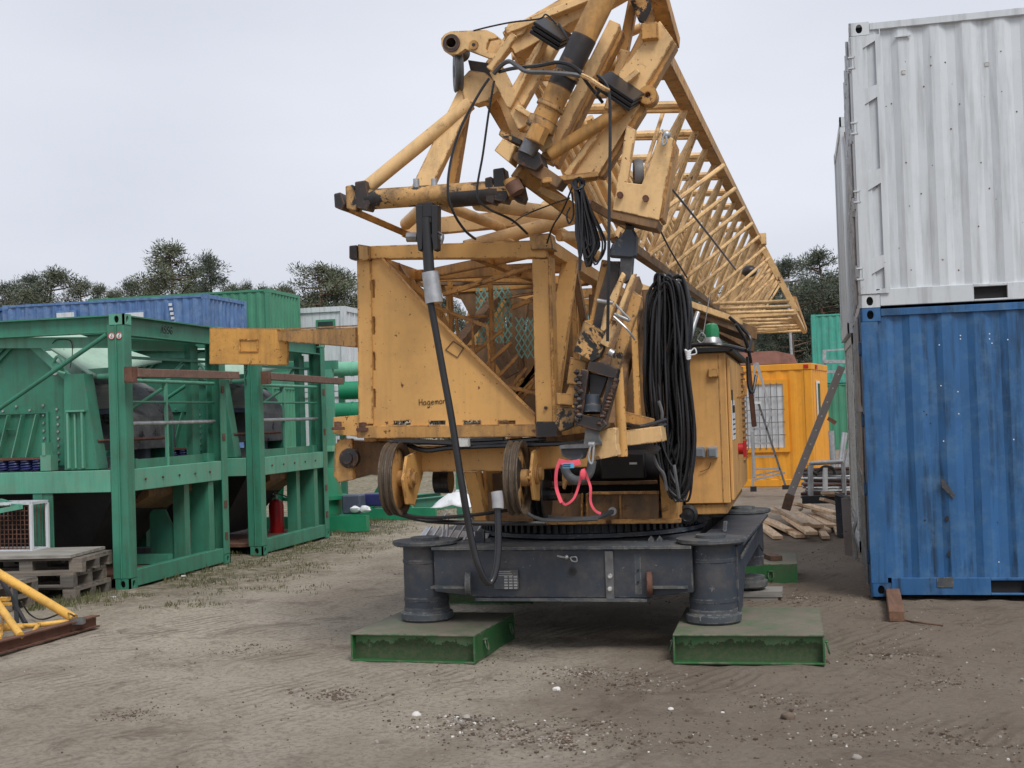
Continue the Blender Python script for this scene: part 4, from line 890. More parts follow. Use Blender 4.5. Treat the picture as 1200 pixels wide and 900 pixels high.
# ------------------------------------------------------------------ things far behind, left of the crane
def pipe_run(label, px, py, Y, r_, mat, L=2.2):
    p = at(px, py, Y); q = MB().lathe(p, (1, 0, 0), [(r_*.86, 0), (r_, 0), (r_, L), (r_*.86, L)], n=24)
    q.lathe(p+V((.02, 0, 0)), (1, 0, 0), [(r_*.9, .3), (r_*1.06, .3), (r_*1.06, .34), (r_*.9, .34)], n=24)
    solo('pipe', q, mat, label, 'pipe', tuple(p), 'green pipes beyond the machines')
pipe_run('pale green pipe, topmost of three left of the crane box', 391, 433, 21.2, .125, M['pipe_lt'])
pipe_run('green pipe with a bent end, middle of three left of the crane box', 400, 458, 21.0, .155, M['pipe'])
pipe_run('thick green pipe, lowest of three left of the crane box', 391, 483, 20.8, .16, M['pipe'])
t = thing('pipe_rack', 'green steel rack holding three green pipes behind the farther machine', 'rack', (-7.6, 21.2, 0)); x_ = at(398, 450, 21.5).x
for dx in (0, 2.1): part('rack_post', MB().b2((x_+dx, 21.42, 0), (x_+dx+.1, 21.5, 2.75)), M['green'], t)
part('rack_beam', MB().bar((x_-.2, 21.46, 2.62), (x_+2.6, 21.46, 2.62), .08, .14), M['green'], t)
for z in (1.42, 1.80, 2.2): part('rack_arm', MB().b2((x_+.12, 20.7, z-.3), (x_+.2, 21.42, z-.24)), M['green'], t)
q = MB(); p = at(414, 441, 20.6); q.ball(p, .07, 12, (1.4, .5, .9)); solo('balloon_buoy', q, M['pink'], 'small pink rounded float lying beside the green pipes', 'float', tuple(p)) if False else None
def low_frame(label, px0, py0, px1, py1, z, hgt):
    a = gr(px0, py0); b_ = gr(px1, py1); t = thing('low_frame', label, 'frame', tuple((a+b_)/2), 'low green steel frames on the ground behind the crane'); d = (b_-a).normalized(); s_ = V((-d.y, d.x, 0))
    for k in (0, .9):
        q = MB(); q.bar(a+s_*k+V((0, 0, z+hgt/2)), b_+s_*k+V((0, 0, z+hgt/2)), .012, hgt-.02); q.bar(a+s_*k+V((0, 0, z+hgt)), b_+s_*k+V((0, 0, z+hgt)), .12, .016); q.bar(a+s_*k+V((0, 0, z+.008)), b_+s_*k+V((0, 0, z+.008)), .12, .016); part('side_beam', q, M['green'], t)
    for f in (.02, .5, .98): q = MB().bar(lerp(a, b_, f)+V((0, 0, z+.1))+s_*.02, lerp(a, b_, f)+V((0, 0, z+.1))+s_*.88, .08, .1); part('cross_beam', q, M['green'], t)
    return a, b_, s_
a, b_, s_ = low_frame('low green steel frame on the grass carrying small boxes', 398, 612, 462, 602, 0, .28)
low_frame('low green steel frame with a white sheet, seen under the crane', 478, 601, 556, 592, 0, .24)
p = at(404, 572, 19.1)
t = None
q = MB().box((p.x, 19.5, .42), (.30, .3, .30)); solo('plastic_box', q, M['bluebox'], 'dark grey plastic box on the low green frame left of the sheave', 'box', (p.x, 19.5, .28), bevel=.02)
p = at(434, 583, 19.6); solo('crate', MB().box((p.x, 19.9, .46), (.34, .3, .2)), M['spring'], 'blue crate on the low green frame just left of the sheave', 'crate', (p.x, 19.9, .3), bevel=.02)
for i, (px, lab) in enumerate(((416, 'small white carton on the low green frame'), (428, 'small white sack end beside the blue crate'))):
    p = at(px, 597, 19.3); q = MB().ball((p.x, 19.3, .35), .07, 8, (1.3, .8, .8), .2, rr); solo('carton' if i == 0 else 'sack', q, M['cloth'], lab, 'carton' if i == 0 else 'sack', (p.x, 19.3, .28))
q = MB(); cz = at(515, 578, 20.6); vs = []; n_ = 9
for j in range(n_):
    for i in range(n_): 
        u, v_ = i/(n_-1)-.5, j/(n_-1)-.5; vs.append((cz.x+.25+u*.75, 20.7+v_*.5, .27+max(0, .24-.8*(u*u+v_*v_))*(.5+.7*rr.random())))
q.add(vs, [(j*n_+i, j*n_+i+1, (j+1)*n_+i+1, (j+1)*n_+i) for j in range(n_-1) for i in range(n_-1)], True)
o = solo('plastic_sheet', q, M['cloth'], 'crumpled white plastic sheet on the low green frame under the crane', 'sheet', (cz.x, 20.7, .26)); md = o.modifiers.new('s', 'SOLIDIFY'); md.thickness = .01
q = MB(); cz = at(456, 590, 21.6)
t = thing('steel_trestle', 'green angled steel trestle on the ground behind the left sheave', 'trestle', (cz.x, 21.6, 0))
part('leg', MB().bar((cz.x-.5, 21.6, 0), (cz.x, 21.6, .75), .12, .1, up=(0, 1, 0)), M['pipe'], t); part('leg', MB().bar((cz.x+.5, 21.6, 0), (cz.x, 21.6, .75), .12, .1, up=(0, 1, 0)), M['pipe'], t); part('base', MB().b2((cz.x-.8, 21.4, 0), (cz.x+.9, 21.5, .2)), M['pipe'], t)
# red gas bottle and dark green pump inside the far machine
p = gr(324, 624, .14); y_ = 17.75; p = at(324, 605, y_)
t = thing('gas_bottle', 'red gas bottle standing inside the farther green machine', 'gas bottle', (p.x, y_, .14))
part('cylinder', MB().lathe((p.x, y_, .14), (0, 0, 1), [(.001, 0), (.105, 0), (.11, .03), (.11, .40), (.09, .46), (.04, .49), (.001, .49)], n=20, closed=False), M['red'], t)
part('valve', MB().tube((p.x, y_, .62), (p.x, y_, .70), .025).path([(p.x, y_, .68), (p.x-.1, y_-.03, .76), (p.x-.02, y_, .73), (p.x+.18, y_, .66)], .01), M['galv'], t)
p = at(350, 585, 18.9); t = thing('pump', 'green pump housing with flanges behind the farther green machine', 'pump', (p.x, 19.6, 0))
part('housing', MB().lathe((p.x, 19.6, .25), (0, 0, 1), [(.001, 0), (.42, 0), (.45, .3), (.36, .75), (.001, .75)], n=24, closed=False), M['pipe'], t)
part('flange', MB().lathe((p.x, 19.6, .50), (0, 0, 1), [(.001, 0), (.52, 0), (.52, .06), (.001, .06)], n=24, closed=False), M['pipe'], t); part('base_beam', MB().b2((p.x-1.1, 19.2, 0), (p.x+1.0, 19.35, .25)), M['pipe'], t); part('inlet', MB().tube((p.x-.55, 19.3, .3), (p.x-.5, 19.3, .9), .1), M['pipe'], t)
q = MB(); p = at(240, 612, 16.2); q.hexa([(p.x-.3, 15.6, .14), (p.x+.3, 15.6, .14), (p.x+.3, 15.7, .14), (p.x-.3, 15.7, .14), (p.x-.25, 15.75, .3), (p.x+.3, 15.75, .72), (p.x+.3, 15.85, .72), (p.x-.25, 15.85, .3)])
solo('chipboard', q, M['plank'], 'light broken chipboard leaning between the two green machines', 'board', (p.x, 15.6, .14))
# long green beam machine piece behind the gas bottle, flat green wall of stacked frames behind
t = thing('storage_rack', 'dark green upright steel frame with drilled holes behind the farther machine', 'rack', (at(372, 500, 19.8).x, 19.8, 0))
x_ = at(362, 500, 19.6).x
part('upright', MB().b2((x_, 19.6, 0), (x_+.2, 19.7, 2.6)), M['green'], t); part('upright', MB().b2((x_+.3, 19.6, 0), (x_+.42, 19.7, 2.6)), M['green_lt'], t); part('shelf', MB().b2((x_-1.5, 19.45, 1.27), (x_+.45, 19.58, 1.36)), M['pipe_lt'], t); part('top_beam', MB().b2((x_-1.6, 19.6, 2.6), (x_+.5, 19.7, 2.74)), M['green'], t)

# ------------------------------------------------------------------ the crane
crane = thing('crane', 'large ochre lattice crane folded up on a dark grey base with green pads', 'crane', (-1.75, 10.75, 0))
cp = lambda name, mb, mat, par=None, bevel=0, label=None: part(name, mb, M[mat] if isinstance(mat, str) else mat, par or crane, bevel, label=label)
# ---- undercarriage
CX, CY = -1.76, 10.78
FL, FR, BL, BR = V((-2.85, 9.50, 0)), V((-.66, 9.42, 0)), V((-2.92, 12.05, 0)), V((-.54, 12.05, 0))
zb, zt = .39, .78
def corner_post(c_, zfoot, r_=.17):
    q = MB().lathe(c_, (0, 0, 1), [(.001, .305), (r_, .305), (r_, .36), (r_+.005, .362), (r_+.005, .385), (r_, .387), (r_, .645), (r_+.006, .65), (r_+.006, .67), (r_, .675), (r_, zt), (.001, zt)], n=36, closed=False)
    a = cp('outrigger_post', q, 'slate')
    q = MB().lathe(c_, (0, 0, 1), [(.001, zfoot), (.185, zfoot), (.20, zfoot+.015), (.20, zfoot+.06), (.175, zfoot+.07), (.175, zfoot+.10), (.001, zfoot+.10)], n=36, closed=False); cp('foot_disc', q, 'slate_top', a)
    q = MB().lathe(c_, (0, 0, 1), [(.001, zt+.0), (.235, zt), (.25, zt+.012), (.25, zt+.035), (.001, zt+.042)], n=36, closed=False)
    q.lathe(c_+V((0, 0, zt+.04)), (0, 0, 1), [(.001, 0), (.11, 0), (.11, .02), (.001, .02)], n=24, closed=False); cp('top_plate', q, 'slate_top', a)
    return a
corner_post(FL, .208); corner_post(FR, .208); corner_post(BL, .208)
corner_post(BR, .10)
# front and rear cross beams (box beams, deeper in the middle)
def xbeam(name, A, B, w_, za, zc):
    d = (B-A).normalized(); s_ = V((-d.y, d.x, 0))*w_/2; L = (B-A).length; q = MB()
    def prof(o): return [o+A+V((0, 0, za)), o+lerp(A, B, .18)+V((0, 0, zc)), o+lerp(A, B, .82)+V((0, 0, zc)), o+B+V((0, 0, za)), o+B+V((0, 0, zt-.03)), o+A+V((0, 0, zt-.03))]
    q.plate(prof(-s_), s_*2); b_ = cp(name, q, 'slate', bevel=.006)
    q = MB(); q.bar(A+V((0, 0, zt-.012)), B+V((0, 0, zt-.012)), w_+.08, .022); cp('top_flange', q, 'slate_top', b_)
    q = MB(); q.bar(lerp(A, B, .17)+V((0, 0, zc-.012)), lerp(A, B, .83)+V((0, 0, zc-.012)), w_+.07, .02); cp('bottom_flange', q, 'slate_top', b_)
    return b_
fb = xbeam('front_beam', FL+V((.12, -.02, 0)), FR+V((-.12, -.02, 0)), .30, .44, .40); xbeam('rear_beam', BL+V((.1, 0, 0)), BR+V((-.1, 0, 0)), .3, .44, .40)
xbeam('side_beam', FL+V((0, .15, 0)), BL+V((0, -.15, 0)), .26, .36, .42)
A, B = FR+V((.055, .03, 0)), BR+V((.05, -.15, 0))
q = MB(); d = (B-A).normalized(); s_ = V((-d.y, d.x, 0))*.13
for o in (-s_, s_*.85):
    q.plate([o+A+V((0, 0, .24)), o+lerp(A, B, .10)+V((0, 0, .27)), o+lerp(A, B, .24)+V((0, 0, .52)), o+lerp(A, B, .8)+V((0, 0, .56)), o+B+V((0, 0, .44)), o+B+V((0, 0, zt-.03)), o+A+V((0, 0, zt-.03))], s_*.15)
q.bar(A+V((0, 0, zt-.012)), B+V((0, 0, zt-.012)), .36, .026); q.bar(lerp(A, B, .1)+V((0, 0, .27)), lerp(A, B, .24)+V((0, 0, .52)), .24, .03); q.bar(lerp(A, B, .24)+V((0, 0, .52)), lerp(A, B, .8)+V((0, 0, .56)), .24, .03); q.bar(A+V((0, 0, .25)), lerp(A, B, .1)+V((0, 0, .27)), .24, .03)
sb = cp('side_beam', q, 'slate', bevel=.004)
q = MB(); q.bar(lerp(A, B, .03)+V((.15, 0, .66)), lerp(A, B, .6)+V((.15, 0, .72)), .012, .022); cp('side_rail', q, 'slate_top', sb)
q = MB(); q.plate([lerp(A, B, .3)+V((-.05, 0, .785)), lerp(A, B, .38)+V((-.05, 0, .785)), lerp(A, B, .34)+V((-.05, 0, .86))], (.03, 0, 0)); cp('lifting_lug', q, 'slate', sb)
# front beam details
FY = 9.285
def fbx(px, py, w_, h, mat, name, d_=.02, par=fb, Y=FY):
    p = at(px, py, Y); return cp(name, MB().box((p.x, Y-d_/2+.0, p.z), (w_, d_, h)), mat, par, bevel=.003)
fp = fbx(715, 674, .062, .36, 'steel', 'bolt_strap', .03)
for py in (675, 690): 
    p = at(715, py, FY-.032); cp('bolt', MB().lathe(p, (0, -1, 0), [(.001, 0), (.018, 0), (.018, .016), (.012, .022), (.001, .022)], n=8, closed=False), 'white_old', fp)
fbx(748, 672, .05, .30, 'slate_top', 'strap', .02)
for py in (668, 682): p = at(748, py, FY-.022); cp('bolt', MB().tube(p, p+V((0, -.008, 0)), .008), 'black', fb)
for px, py in ((671, 669), (545, 605)):
    if py > 640: p = at(px, py, FY); cp('port_hole', MB().lathe(p, (0, -1, 0), [(.016, 0), (.028, 0), (.028, .012), (.016, .012)], n=18).tube(p+V((0, .01, 0)), p+V((0, -.003, 0)), .018), 'black', fb)
for px in (549, 761):
    p = at(px, 684, FY-.03); q = MB().lathe(p+V((.0, 0, 0)), (1, .15, 0), [(.001, -.02), (.085, -.02), (.085, .02), (.001, .02)], n=24, closed=False); ey = cp('eye_plate', q, 'rusty' if px == 761 else 'slate_top', fb)
    s0 = -1 if px == 549 else 1
    q = MB(); q.b2((min(p.x, p.x+s0*.28), FY-.08, p.z-.03), (max(p.x, p.x+s0*.28), FY, p.z-.015)); cp('rib', q, 'slate_top', fb)
# data plate
p = at(593, 679, FY-.003); pp = cp('data_plate', MB().box(p, (.185, .004, .14)), 'slate_top', fb)
q = MB()
for i in range(3):
    for j in range(5): q.box(p+V((-.0+.036*i, -.003, .02-.021*j)), (.026, .003, .012))
for j in range(3): q.box(p+V((-.02+.01*j, -.003, .058-.014*j)), (.11, .003, .004))
cp('plate_table', q, 'galv', pp)
q = MB(); p = at(664, 653, FY-.03); q.path([p+V((-.07, 0, .01)), p+V((-.02, 0, 0)), p+V((.0, 0, .01))], .008, n=6); q.path([p+V((.03, 0, 0)), p+V((.07, 0, .0)), p+V((.075, 0, -.03)), p+V((.04, 0, -.028)), p+V((.025, 0, 0))], .005, n=6); q.ball(p, .018, 8); cp('shackle', q, 'galv', fb)
for px in (763, 773):
    p = at(px, 640, 9.5); cp('lug', MB().plate([p+V((-.02, 0, -.04)), p+V((.02, 0, -.04)), p+V((.02, 0, .05)), p+V((.0, 0, .075)), p+V((-.02, 0, .05))], (0, .03, 0)), 'slate_top', fb)
p = at(562, 636, 9.6); cp('bracket', MB().b2(p+V((-.035, 0, -.05)), p+V((.035, .05, .09))), 'slate', fb)
# aluminium step tread left of the base
p = at(530, 632, 10.05); q = MB().bar(p+V((-.26, 0, .04)), p+V((.28, 0, -.02)), .26, .02, up=(0, -.35, 1))
for k in range(7): q.bar(p+V((-.22+.07*k, -.13, -.0)), p+V((-.20+.07*k, .10, .10)), .012, .012)
cp('step_tread', q, 'alu')
q = MB().path([at(519, 632, 10), at(521, 606, 10), at(525, 604, 10), at(524, 630, 10)], .01, n=6); cp('step_handle', q, 'alu')
# slewing ring with teeth
q = MB().lathe((CX, CY, .78), (0, 0, 1), [(.60, 0), (.96, 0), (.96, .03), (.90, .035), (.90, .17), (.60, .17)], n=64); ring = cp('slewing_ring', q, 'slate')
q = MB()
for k in range(96):
    a = 2*math.pi*k/96; q.box((CX+math.cos(a)*.915, CY+math.sin(a)*.915, .875), (.05, .026, .115), rz=a)
cp('ring_teeth', q, 'black', ring)
q = MB().b2((CX-.95, CY-1.0, .60), (CX+.95, CY+1.0, .765)); cp('ring_base', q, 'slate')
# ---- superstructure frame
F = 9.78
def beam(name, a, b_, w_, h, mat='ochre', par=None, bev=.004, up=(0, 1, 0), label=None): return cp(name, MB().bar(V(a), V(b_), w_, h, up=up), mat, par, bev, label)
beam('base_rail', at(556, 613, F), at(798, 610, F), .035, .10, 'ochre_old')
q = MB().plate([at(572, 611, F), at(683, 611, F), at(683, 579, F), at(572, 577, F)], (0, .03, 0)); q.plate([at(686, 611, F), at(772, 610, F), at(772, 577, F), at(686, 579, F)], (0, .03, 0)); cp('front_plate', q, 'ochre_dark')
for px in (682, 688, 727): beam('rib', at(px, 612, F-.02), at(px, 578, F-.02), .012, .05, 'ochre_old')
beam('cross_rail', at(690, 578, F-.02), at(772, 577, F-.02), .02, .08, 'ochre_old'); beam('cross_rail', at(640, 567, F+.3), at(770, 565, F+.3), .03, .08, 'ochre_dark')
q = MB().plate([at(772, 545, F), at(786, 545, F), at(795, 613, F), at(776, 613, F)], (0, .14, 0)); cp('frame_post', q, 'ochre_old', bevel=.004)
q = MB().plate([at(543, 553, F), at(558, 553, F), at(571, 612, F), at(556, 612, F)], (0, .18, 0)); cp('frame_post', q, 'ochre', bevel=.004)
q = MB().plate([at(561, 555, F+.3), at(600, 555, F+.3), at(600, 612, F+.3), at(572, 612, F+.3)], (0, .1, 0)); cp('inner_post', q, 'ochre_dark')
q = MB().b2((-2.45, 10.1, .96), (-1.0, 12.3, 1.02)); q.b2((-2.45, 11.8, 1.02), (-1.0, 11.9, 1.6)); cp('platform', q, 'ochre_dark')
q = MB(); q.b2((-1.85, 10.45, 1.02), (-.98, 11.4, 1.52)); q.tube((-1.9, 10.3, 1.30), (-1.0, 10.3, 1.30), .14, n=24); q.b2((-1.55, 10.05, 1.22), (-1.2, 10.2, 1.42)); cp('winch_motor', q, 'black', bevel=.01)
q = MB(); q.tube((-2.4, 10.6, 1.28), (-1.9, 10.6, 1.28), .2, n=28)
for k in range(12): q.lathe((-2.38+.04*k, 10.6, 1.28), (1, 0, 0), [(.2, 0), (.215, .012), (.2, .03)], n=24, closed=False)
cp('winch_drum', q, 'grease')
p = at(742, 543, 10.0); cp('nameplate', MB().box(p, (.06, .004, .016)), 'white_pl')
for sx_, lab in ((-2.47, None), (-.97, None)):
    q = MB().plate([(sx_, 9.9, .93), (sx_, 12.4, .93), (sx_, 12.4, 1.35), (sx_, 11.0, 1.6), (sx_, 9.9, 1.35)], (.03, 0, 0)); cp('side_plate', q, 'ochre_old')
# lower head beam with sheaves
Y1_ = 9.16
q = MB().plate([at(470, 523, Y1_), at(692, 520, Y1_), at(692, 547, Y1_), at(600, 552, Y1_), at(470, 553, Y1_)], (0, .25, 0)); hb = cp('head_beam', q, 'ochre', bevel=.006)
q = MB().plate([at(395, 515, Y1_+.1), at(470, 520, Y1_+.1), at(470, 560, Y1_+.1), at(432, 556, Y1_+.1), at(410, 562, Y1_+.1), at(395, 560, Y1_+.1)], (0, .2, 0)); cp('end_bracket', q, 'ochre_dark')
p = at(401, 540, 9.1); q = MB().plate([at(392, 521, 9.1), at(400, 514, 9.1), at(412, 514, 9.1), at(414, 562, 9.1), at(396, 566, 9.1), at(391, 558, 9.1)], (0, .06, 0)); eb = cp('end_plate', q, 'ochre_old', bevel=.006)
p = at(409, 537, 9.09); cp('pin', MB().lathe(p, (0, -1, 0), [(.001, -.05), (.075, -.05), (.075, .01), (.04, .015), (.04, .05), (.001, .05)], n=20, closed=False), 'grease', eb)
q = MB().plate([at(390, 489, 9.05), at(424, 486, 9.05), at(440, 500, 9.05), at(440, 515, 9.05), at(390, 508, 9.05)], (0, .18, 0)); cp('corner_plate', q, 'ochre', bevel=.005)
for px, py in ((396, 496), (425, 497)):
    p = at(px, py, 8.99); cp('bolt', MB().lathe(p+V((0, 0, -.05)), (0, 0, 1), [(.001, 0), (.05, 0), (.05, .02), (.028, .025), (.028, .06), (.001, .065)], n=10, closed=False), 'rusty')
q = MB(); q.bar(at(470, 519, 9.0), at(590, 514, 9.0), .06, .02); q.path([at(478, 521, 9.02), at(500, 528, 9.0), at(540, 524, 9.0), at(690, 519, 9.0)], .018, n=7); q.path([at(460, 517, 8.9), at(500, 518, 8.95), at(560, 520, 9.0), at(640, 514, 9.05)], .02, n=7); cp('pressure_hose', q, 'rubber')
q = MB(); q.b2(at(536, 521, 8.98)-V((0, .04, .015)), at(552, 518, 9.0)+V((0, .02, .03))); cp('hose_clamp', q, 'white_old')
# side cheeks holding the sheaves (hexagonal plates)
def sheave(px, py, Y, r_, mats=('ochre_grease', 'ochre_old')):
    c_ = at(px, py, Y); q = MB().lathe(c_, (1, 0, 0), [(.05, -.03), (r_*.85, -.012), (r_*.85, .012), (.05, .03)], n=48)
    s0 = cp('sheave', q, mats[0]); q = MB().lathe(c_, (1, 0, 0), [(.001, -.07), (.06, -.07), (.06, .08), (.001, .08)], n=20, closed=False)
    for k in range(6): a = k*math.pi/3; q.tube(c_+V((.078, math.cos(a)*.045, math.sin(a)*.045)), c_+V((.1, math.cos(a)*.045, math.sin(a)*.045)), .011, n=6)
    cp('hub', q, mats[1], s0)
    q = MB().lathe(c_, (1, 0, 0), [(r_*.83, -.03), (r_*.9, -.046), (r_, -.050), (r_, -.042), (r_-.026, -.028), (r_-.026, -.018), (r_-.004, -.005), (r_-.004, .005), (r_-.026, .018), (r_-.026, .028), (r_, .042), (r_, .050), (r_*.9, .046), (r_*.83, .03)], n=56); cp('rim', q, 'sheave_rim', s0)
    return c_
def _unused(c_, r_, s0):
    q = MB().lathe(c_, (1, 0, 0), [(r_-.03, -.012), (r_-.008, -.012), (r_-.008, .012), (r_-.03, .012)], n=48); cp('rope_groove', q, 'rubber_g', s0)
c1 = sheave(464, 561, 8.86, .265); c2 = sheave(607, 560, 8.86, .265)
for c_, py in ((c1, 0), (c2, 0)):
    q = MB(); x_ = c_.x+.085; z_ = c_.z; y_ = c_.y
    if c_ is c2: y_ += .12; z_ += .02
    q.plate([(x_, y_-.16, z_+.0), (x_, y_-.05, z_+.16), (x_, y_+.30, z_+.20), (x_, y_+.34, z_+.02), (x_, y_+.10, z_-.20), (x_, y_-.08, z_-.18)], (.022, 0, 0)); cp('sheave_cheek', q, 'ochre', bevel=.004)
    q = MB().lathe((x_+.022, y_, z_), (1, 0, 0), [(.001, 0), (.075, 0), (.075, .02), (.045, .024), (.045, .05), (.001, .05)], n=18, closed=False); cp('axle_cap', q, 'ochre_old')
    q = MB().plate([(c_.x-.075, y_-.04, z_+.05), (c_.x-.075, y_+.32, z_+.2), (c_.x-.075, y_+.32, z_-.05), (c_.x-.075, y_+.02, z_-.08)], (-.02, 0, 0)); cp('sheave_cheek', q, 'ochre_old')
# black deflection wheels below the beam
p = at(634, 579, 9.3); q = MB().lathe(p, (1, 0, 0), [(.04, -.05), (.20, -.05), (.205, -.04), (.17, -.02), (.205, 0), (.17, .02), (.205, .04), (.20, .05), (.04, .05)], n=40); q.lathe(p, (1, 0, 0), [(.001, -.06), (.05, -.06), (.05, .12), (.001, .12)], n=16, closed=False); cp('cable_reel', q, 'rubber')
for px in (515, 524): p = at(px, 563, 9.5); cp('guide_roller', MB().lathe(p, (1, 0, 0), [(.001, -.03), (.10, -.03), (.10, .03), (.001, .03)], n=20, closed=False), 'rubber')
# ---- tower section box
T = 9.0
box_o = dict(up=(0, 1, 0))
def pl(name, pts, Y, d_, mat, par=None, bev=.005, holes=None):
    o = [at(x, y, Y) for x, y in pts]
    q = MB().plate_h(o, [[at(x, y, Y) for x, y in h] for h in holes], (0, d_, 0)) if holes else MB().plate(o, (0, d_, 0))
    return cp(name, q, mat, par, bev)
lp = pl('corner_post', [(418, 303), (434, 303), (437, 497), (420, 499)], T, .11, 'ochre')
hol = [[(434.5, y), (438, y), (439.5, y+22), (436, y+22)] for y in (328, 370, 412, 456)]
ph = [[(434.2, y), (437.4, y), (437.9, y+22), (434.7, y+22)] for y in (328, 370, 412)]
pan = pl('side_panel', [(434.6, 303), (449, 303), (497, 356), (514, 375), (627, 486), (627, 499), (437.2, 499)], T+.02, .02, 'ochre', holes=[[(x, 493), (x+20, 492.6), (x+20.2, 498-.3), (x+.2, 498)] for x in (461, 502, 543, 584)] + [[(435.6+i*.35, y), (439+i*.35, y), (439.3+i*.35, y+21), (435.9+i*.35, y+21)] for i, y in enumerate((328, 371, 413, 456))], bev=0)
q = MB(); a, b_, c_ = at(449, 303, T+.005), at(514, 375, T+.005), at(627, 486, T+.005)
q.bar(a, b_, .05, .014, up=(1, 0, 1)); q.bar(b_, c_, .05, .014, up=(1, 0, 1)); cp('panel_edge', q, 'ochre_old', pan)
q = MB(); 
for (x1, y1, x2, y2) in ((522, 410, 531, 400), (531, 400, 543, 408), (543, 408, 536, 419), (536, 419, 522, 410)): q.bar(at(x1, y1, T+.015), at(x2, y2, T+.015), .006, .006, up=(0, 1, 0))
cp('panel_mark', q, 'ochre_dark', pan)
q = strokes(MB(), 'Hagemann', at(491, 475, T+.016), (1, 0, .035), (0, 0, 1), .045, .0021, .68); cp('handwriting', q, 'ink', pan)
q = MB().lathe(at(640, 478, T-.005), (0, -1, 0), [(.001, 0), (.012, 0), (.012, .03), (.001, .03)], n=10, closed=False); cp('pin', q, 'grease')
pl('bottom_rail', [(418, 499), (640, 497), (640, 512), (440, 514), (418, 513)], T-.02, .14, 'ochre_old')
pl('top_rail', [(410, 289), (640, 281), (640, 302), (436, 303), (410, 304)], T-.01, .11, 'ochre')
for pts, mt in (([(409, 288), (418, 287), (419, 304), (409, 303)], 'grease'), ([(419, 286), (432, 288), (432, 305), (420, 305)], 'ochre_grease')): pl('pin_lug', pts, T-.06, .16, mt)
pl('corner_post', [(623.5, 303), (643, 303), (648.5, 497), (628, 497)], T-.01, .11, 'ochre')
pl('post_flange', [(641.5, 300), (645.5, 300), (651, 497), (647.5, 497)], T-.03, .16, 'ochre_old')
pl('pin_block', [(620, 275), (645, 273), (648, 292), (622, 293)], T-.05, .18, 'ochre_grease'); pl('pin_block', [(628, 494), (652, 494), (653, 512), (628, 513)], T-.05, .2, 'grease')
# tower: box going back. inner lattice
XL, XR = at(418, 400, T).x, at(645, 400, T).x; Z0, Z1 = 1.64, 3.0; YB = 14.1
def bl(name, a, b_, w_, h, mat='ochre_old', up=(0, 0, 1), bev=0): return cp(name, MB().bar(V(a), V(b_), w_, h, up=up), mat, None, bev)
bl('chord', (XL+.05, T+.1, Z0), (XL+.05, YB, Z0), .10, .10); bl('chord', (XR-.05, T+.1, Z0), (XR-.05, YB, Z0), .10, .10)
bl('chord', (XL+.05, T+.1, Z1-.05), (XL+.05, YB, Z1-.05), .10, .10); bl('chord', (XR-.03, T+.12, Z1-.04), (XR-.03, YB, Z1-.04), .11, .10, 'ochre')
yy_ = [T+.15, 10.25, 11.4, 12.6, 13.9]
for i in range(4):
    for x in (XR-.04, XL+.05):
        a, b_ = ((x, yy_[i], Z0+.05), (x, yy_[i+1], Z1-.1)) if i % 2 == 0 else ((x, yy_[i], Z1-.1), (x, yy_[i+1], Z0+.05))
        bl('side_diagonal', a, b_, .07, .09, 'ochre' if x > XL+.5 else 'ochre_old')
    a, b_ = ((XL+.1, yy_[i], Z1-.06), (XR-.1, yy_[i+1], Z1-.06)) if i % 2 else ((XR-.1, yy_[i], Z1-.06), (XL+.1, yy_[i+1], Z1-.06))
    bl('top_diagonal', a, b_, .06, .07); bl('top_cross', (XL+.1, yy_[i+1], Z1-.055), (XR-.1, yy_[i+1], Z1-.055), .08, .09)
    bl('bottom_cross', (XL+.1, yy_[i+1], Z0), (XR-.1, yy_[i+1], Z0), .08, .09); bl('side_post', (XR-.04, yy_[i+1]+.06, Z0+.05), (XR-.04, yy_[i+1]+.06, Z1-.1), .05, .06); bl('side_post', (XL+.05, yy_[i+1]+.06, Z0+.05), (XL+.05, yy_[i+1]+.06, Z1-.1), .05, .06)
# inner protective grilles and ladder seen through the open front
q = MB()
for px in (517, 535, 553, 571): q.bar(at(px, 366+(px-517)*.27, 9.35), at(px+4, 432+(px-517)*.30, 9.35), .018, .018)
q.bar(at(508, 359, 9.35), at(572, 383, 9.35), .02, .03); q.bar(at(513, 432, 9.35), at(632, 462, 9.35), .02, .03); cp('guard_rail', q, 'ochre_old')
q = MB()
for k in range(7): q.bar(at(588+k*9, 480-k*11, 9.5), at(632+k*2, 436-k*7, 9.5), .022, .03)
for k in range(5): q.bar(at(548+k*14, 420+k*15, 9.5), at(590+k*9, 386+k*15, 9.5), .018, .026)
cp('guard_slats', q, 'ochre_old')
q = MB(); a = (XL+.35, 10.4); 
for dx in (0, .35): q.bar((a[0]+dx, 10.4, Z0), (a[0]+dx+.0, 10.4, Z1-.1), .035, .035)
for k in range(5): q.bar((a[0], 10.4, Z0+.2+.25*k), (a[0]+.35, 10.4, Z0+.2+.25*k), .02, .02)
cp('ladder', q, 'ochre_old')
q = MB()
for k in range(9): q.bar((XL+.25+.14*k, 12.9, Z0+.1), (XL+.18+.14*k+.12*(k % 3), 12.9, Z1-.15), .05, .02)
cp('rear_bracing', q, 'ochre_old')
M['mesh_teal'] = plain('teal_mesh_wire', (.18, .42, .38), .6, var=.2)
q = MB(); gx0, gx1 = XL+.75, XR-.2
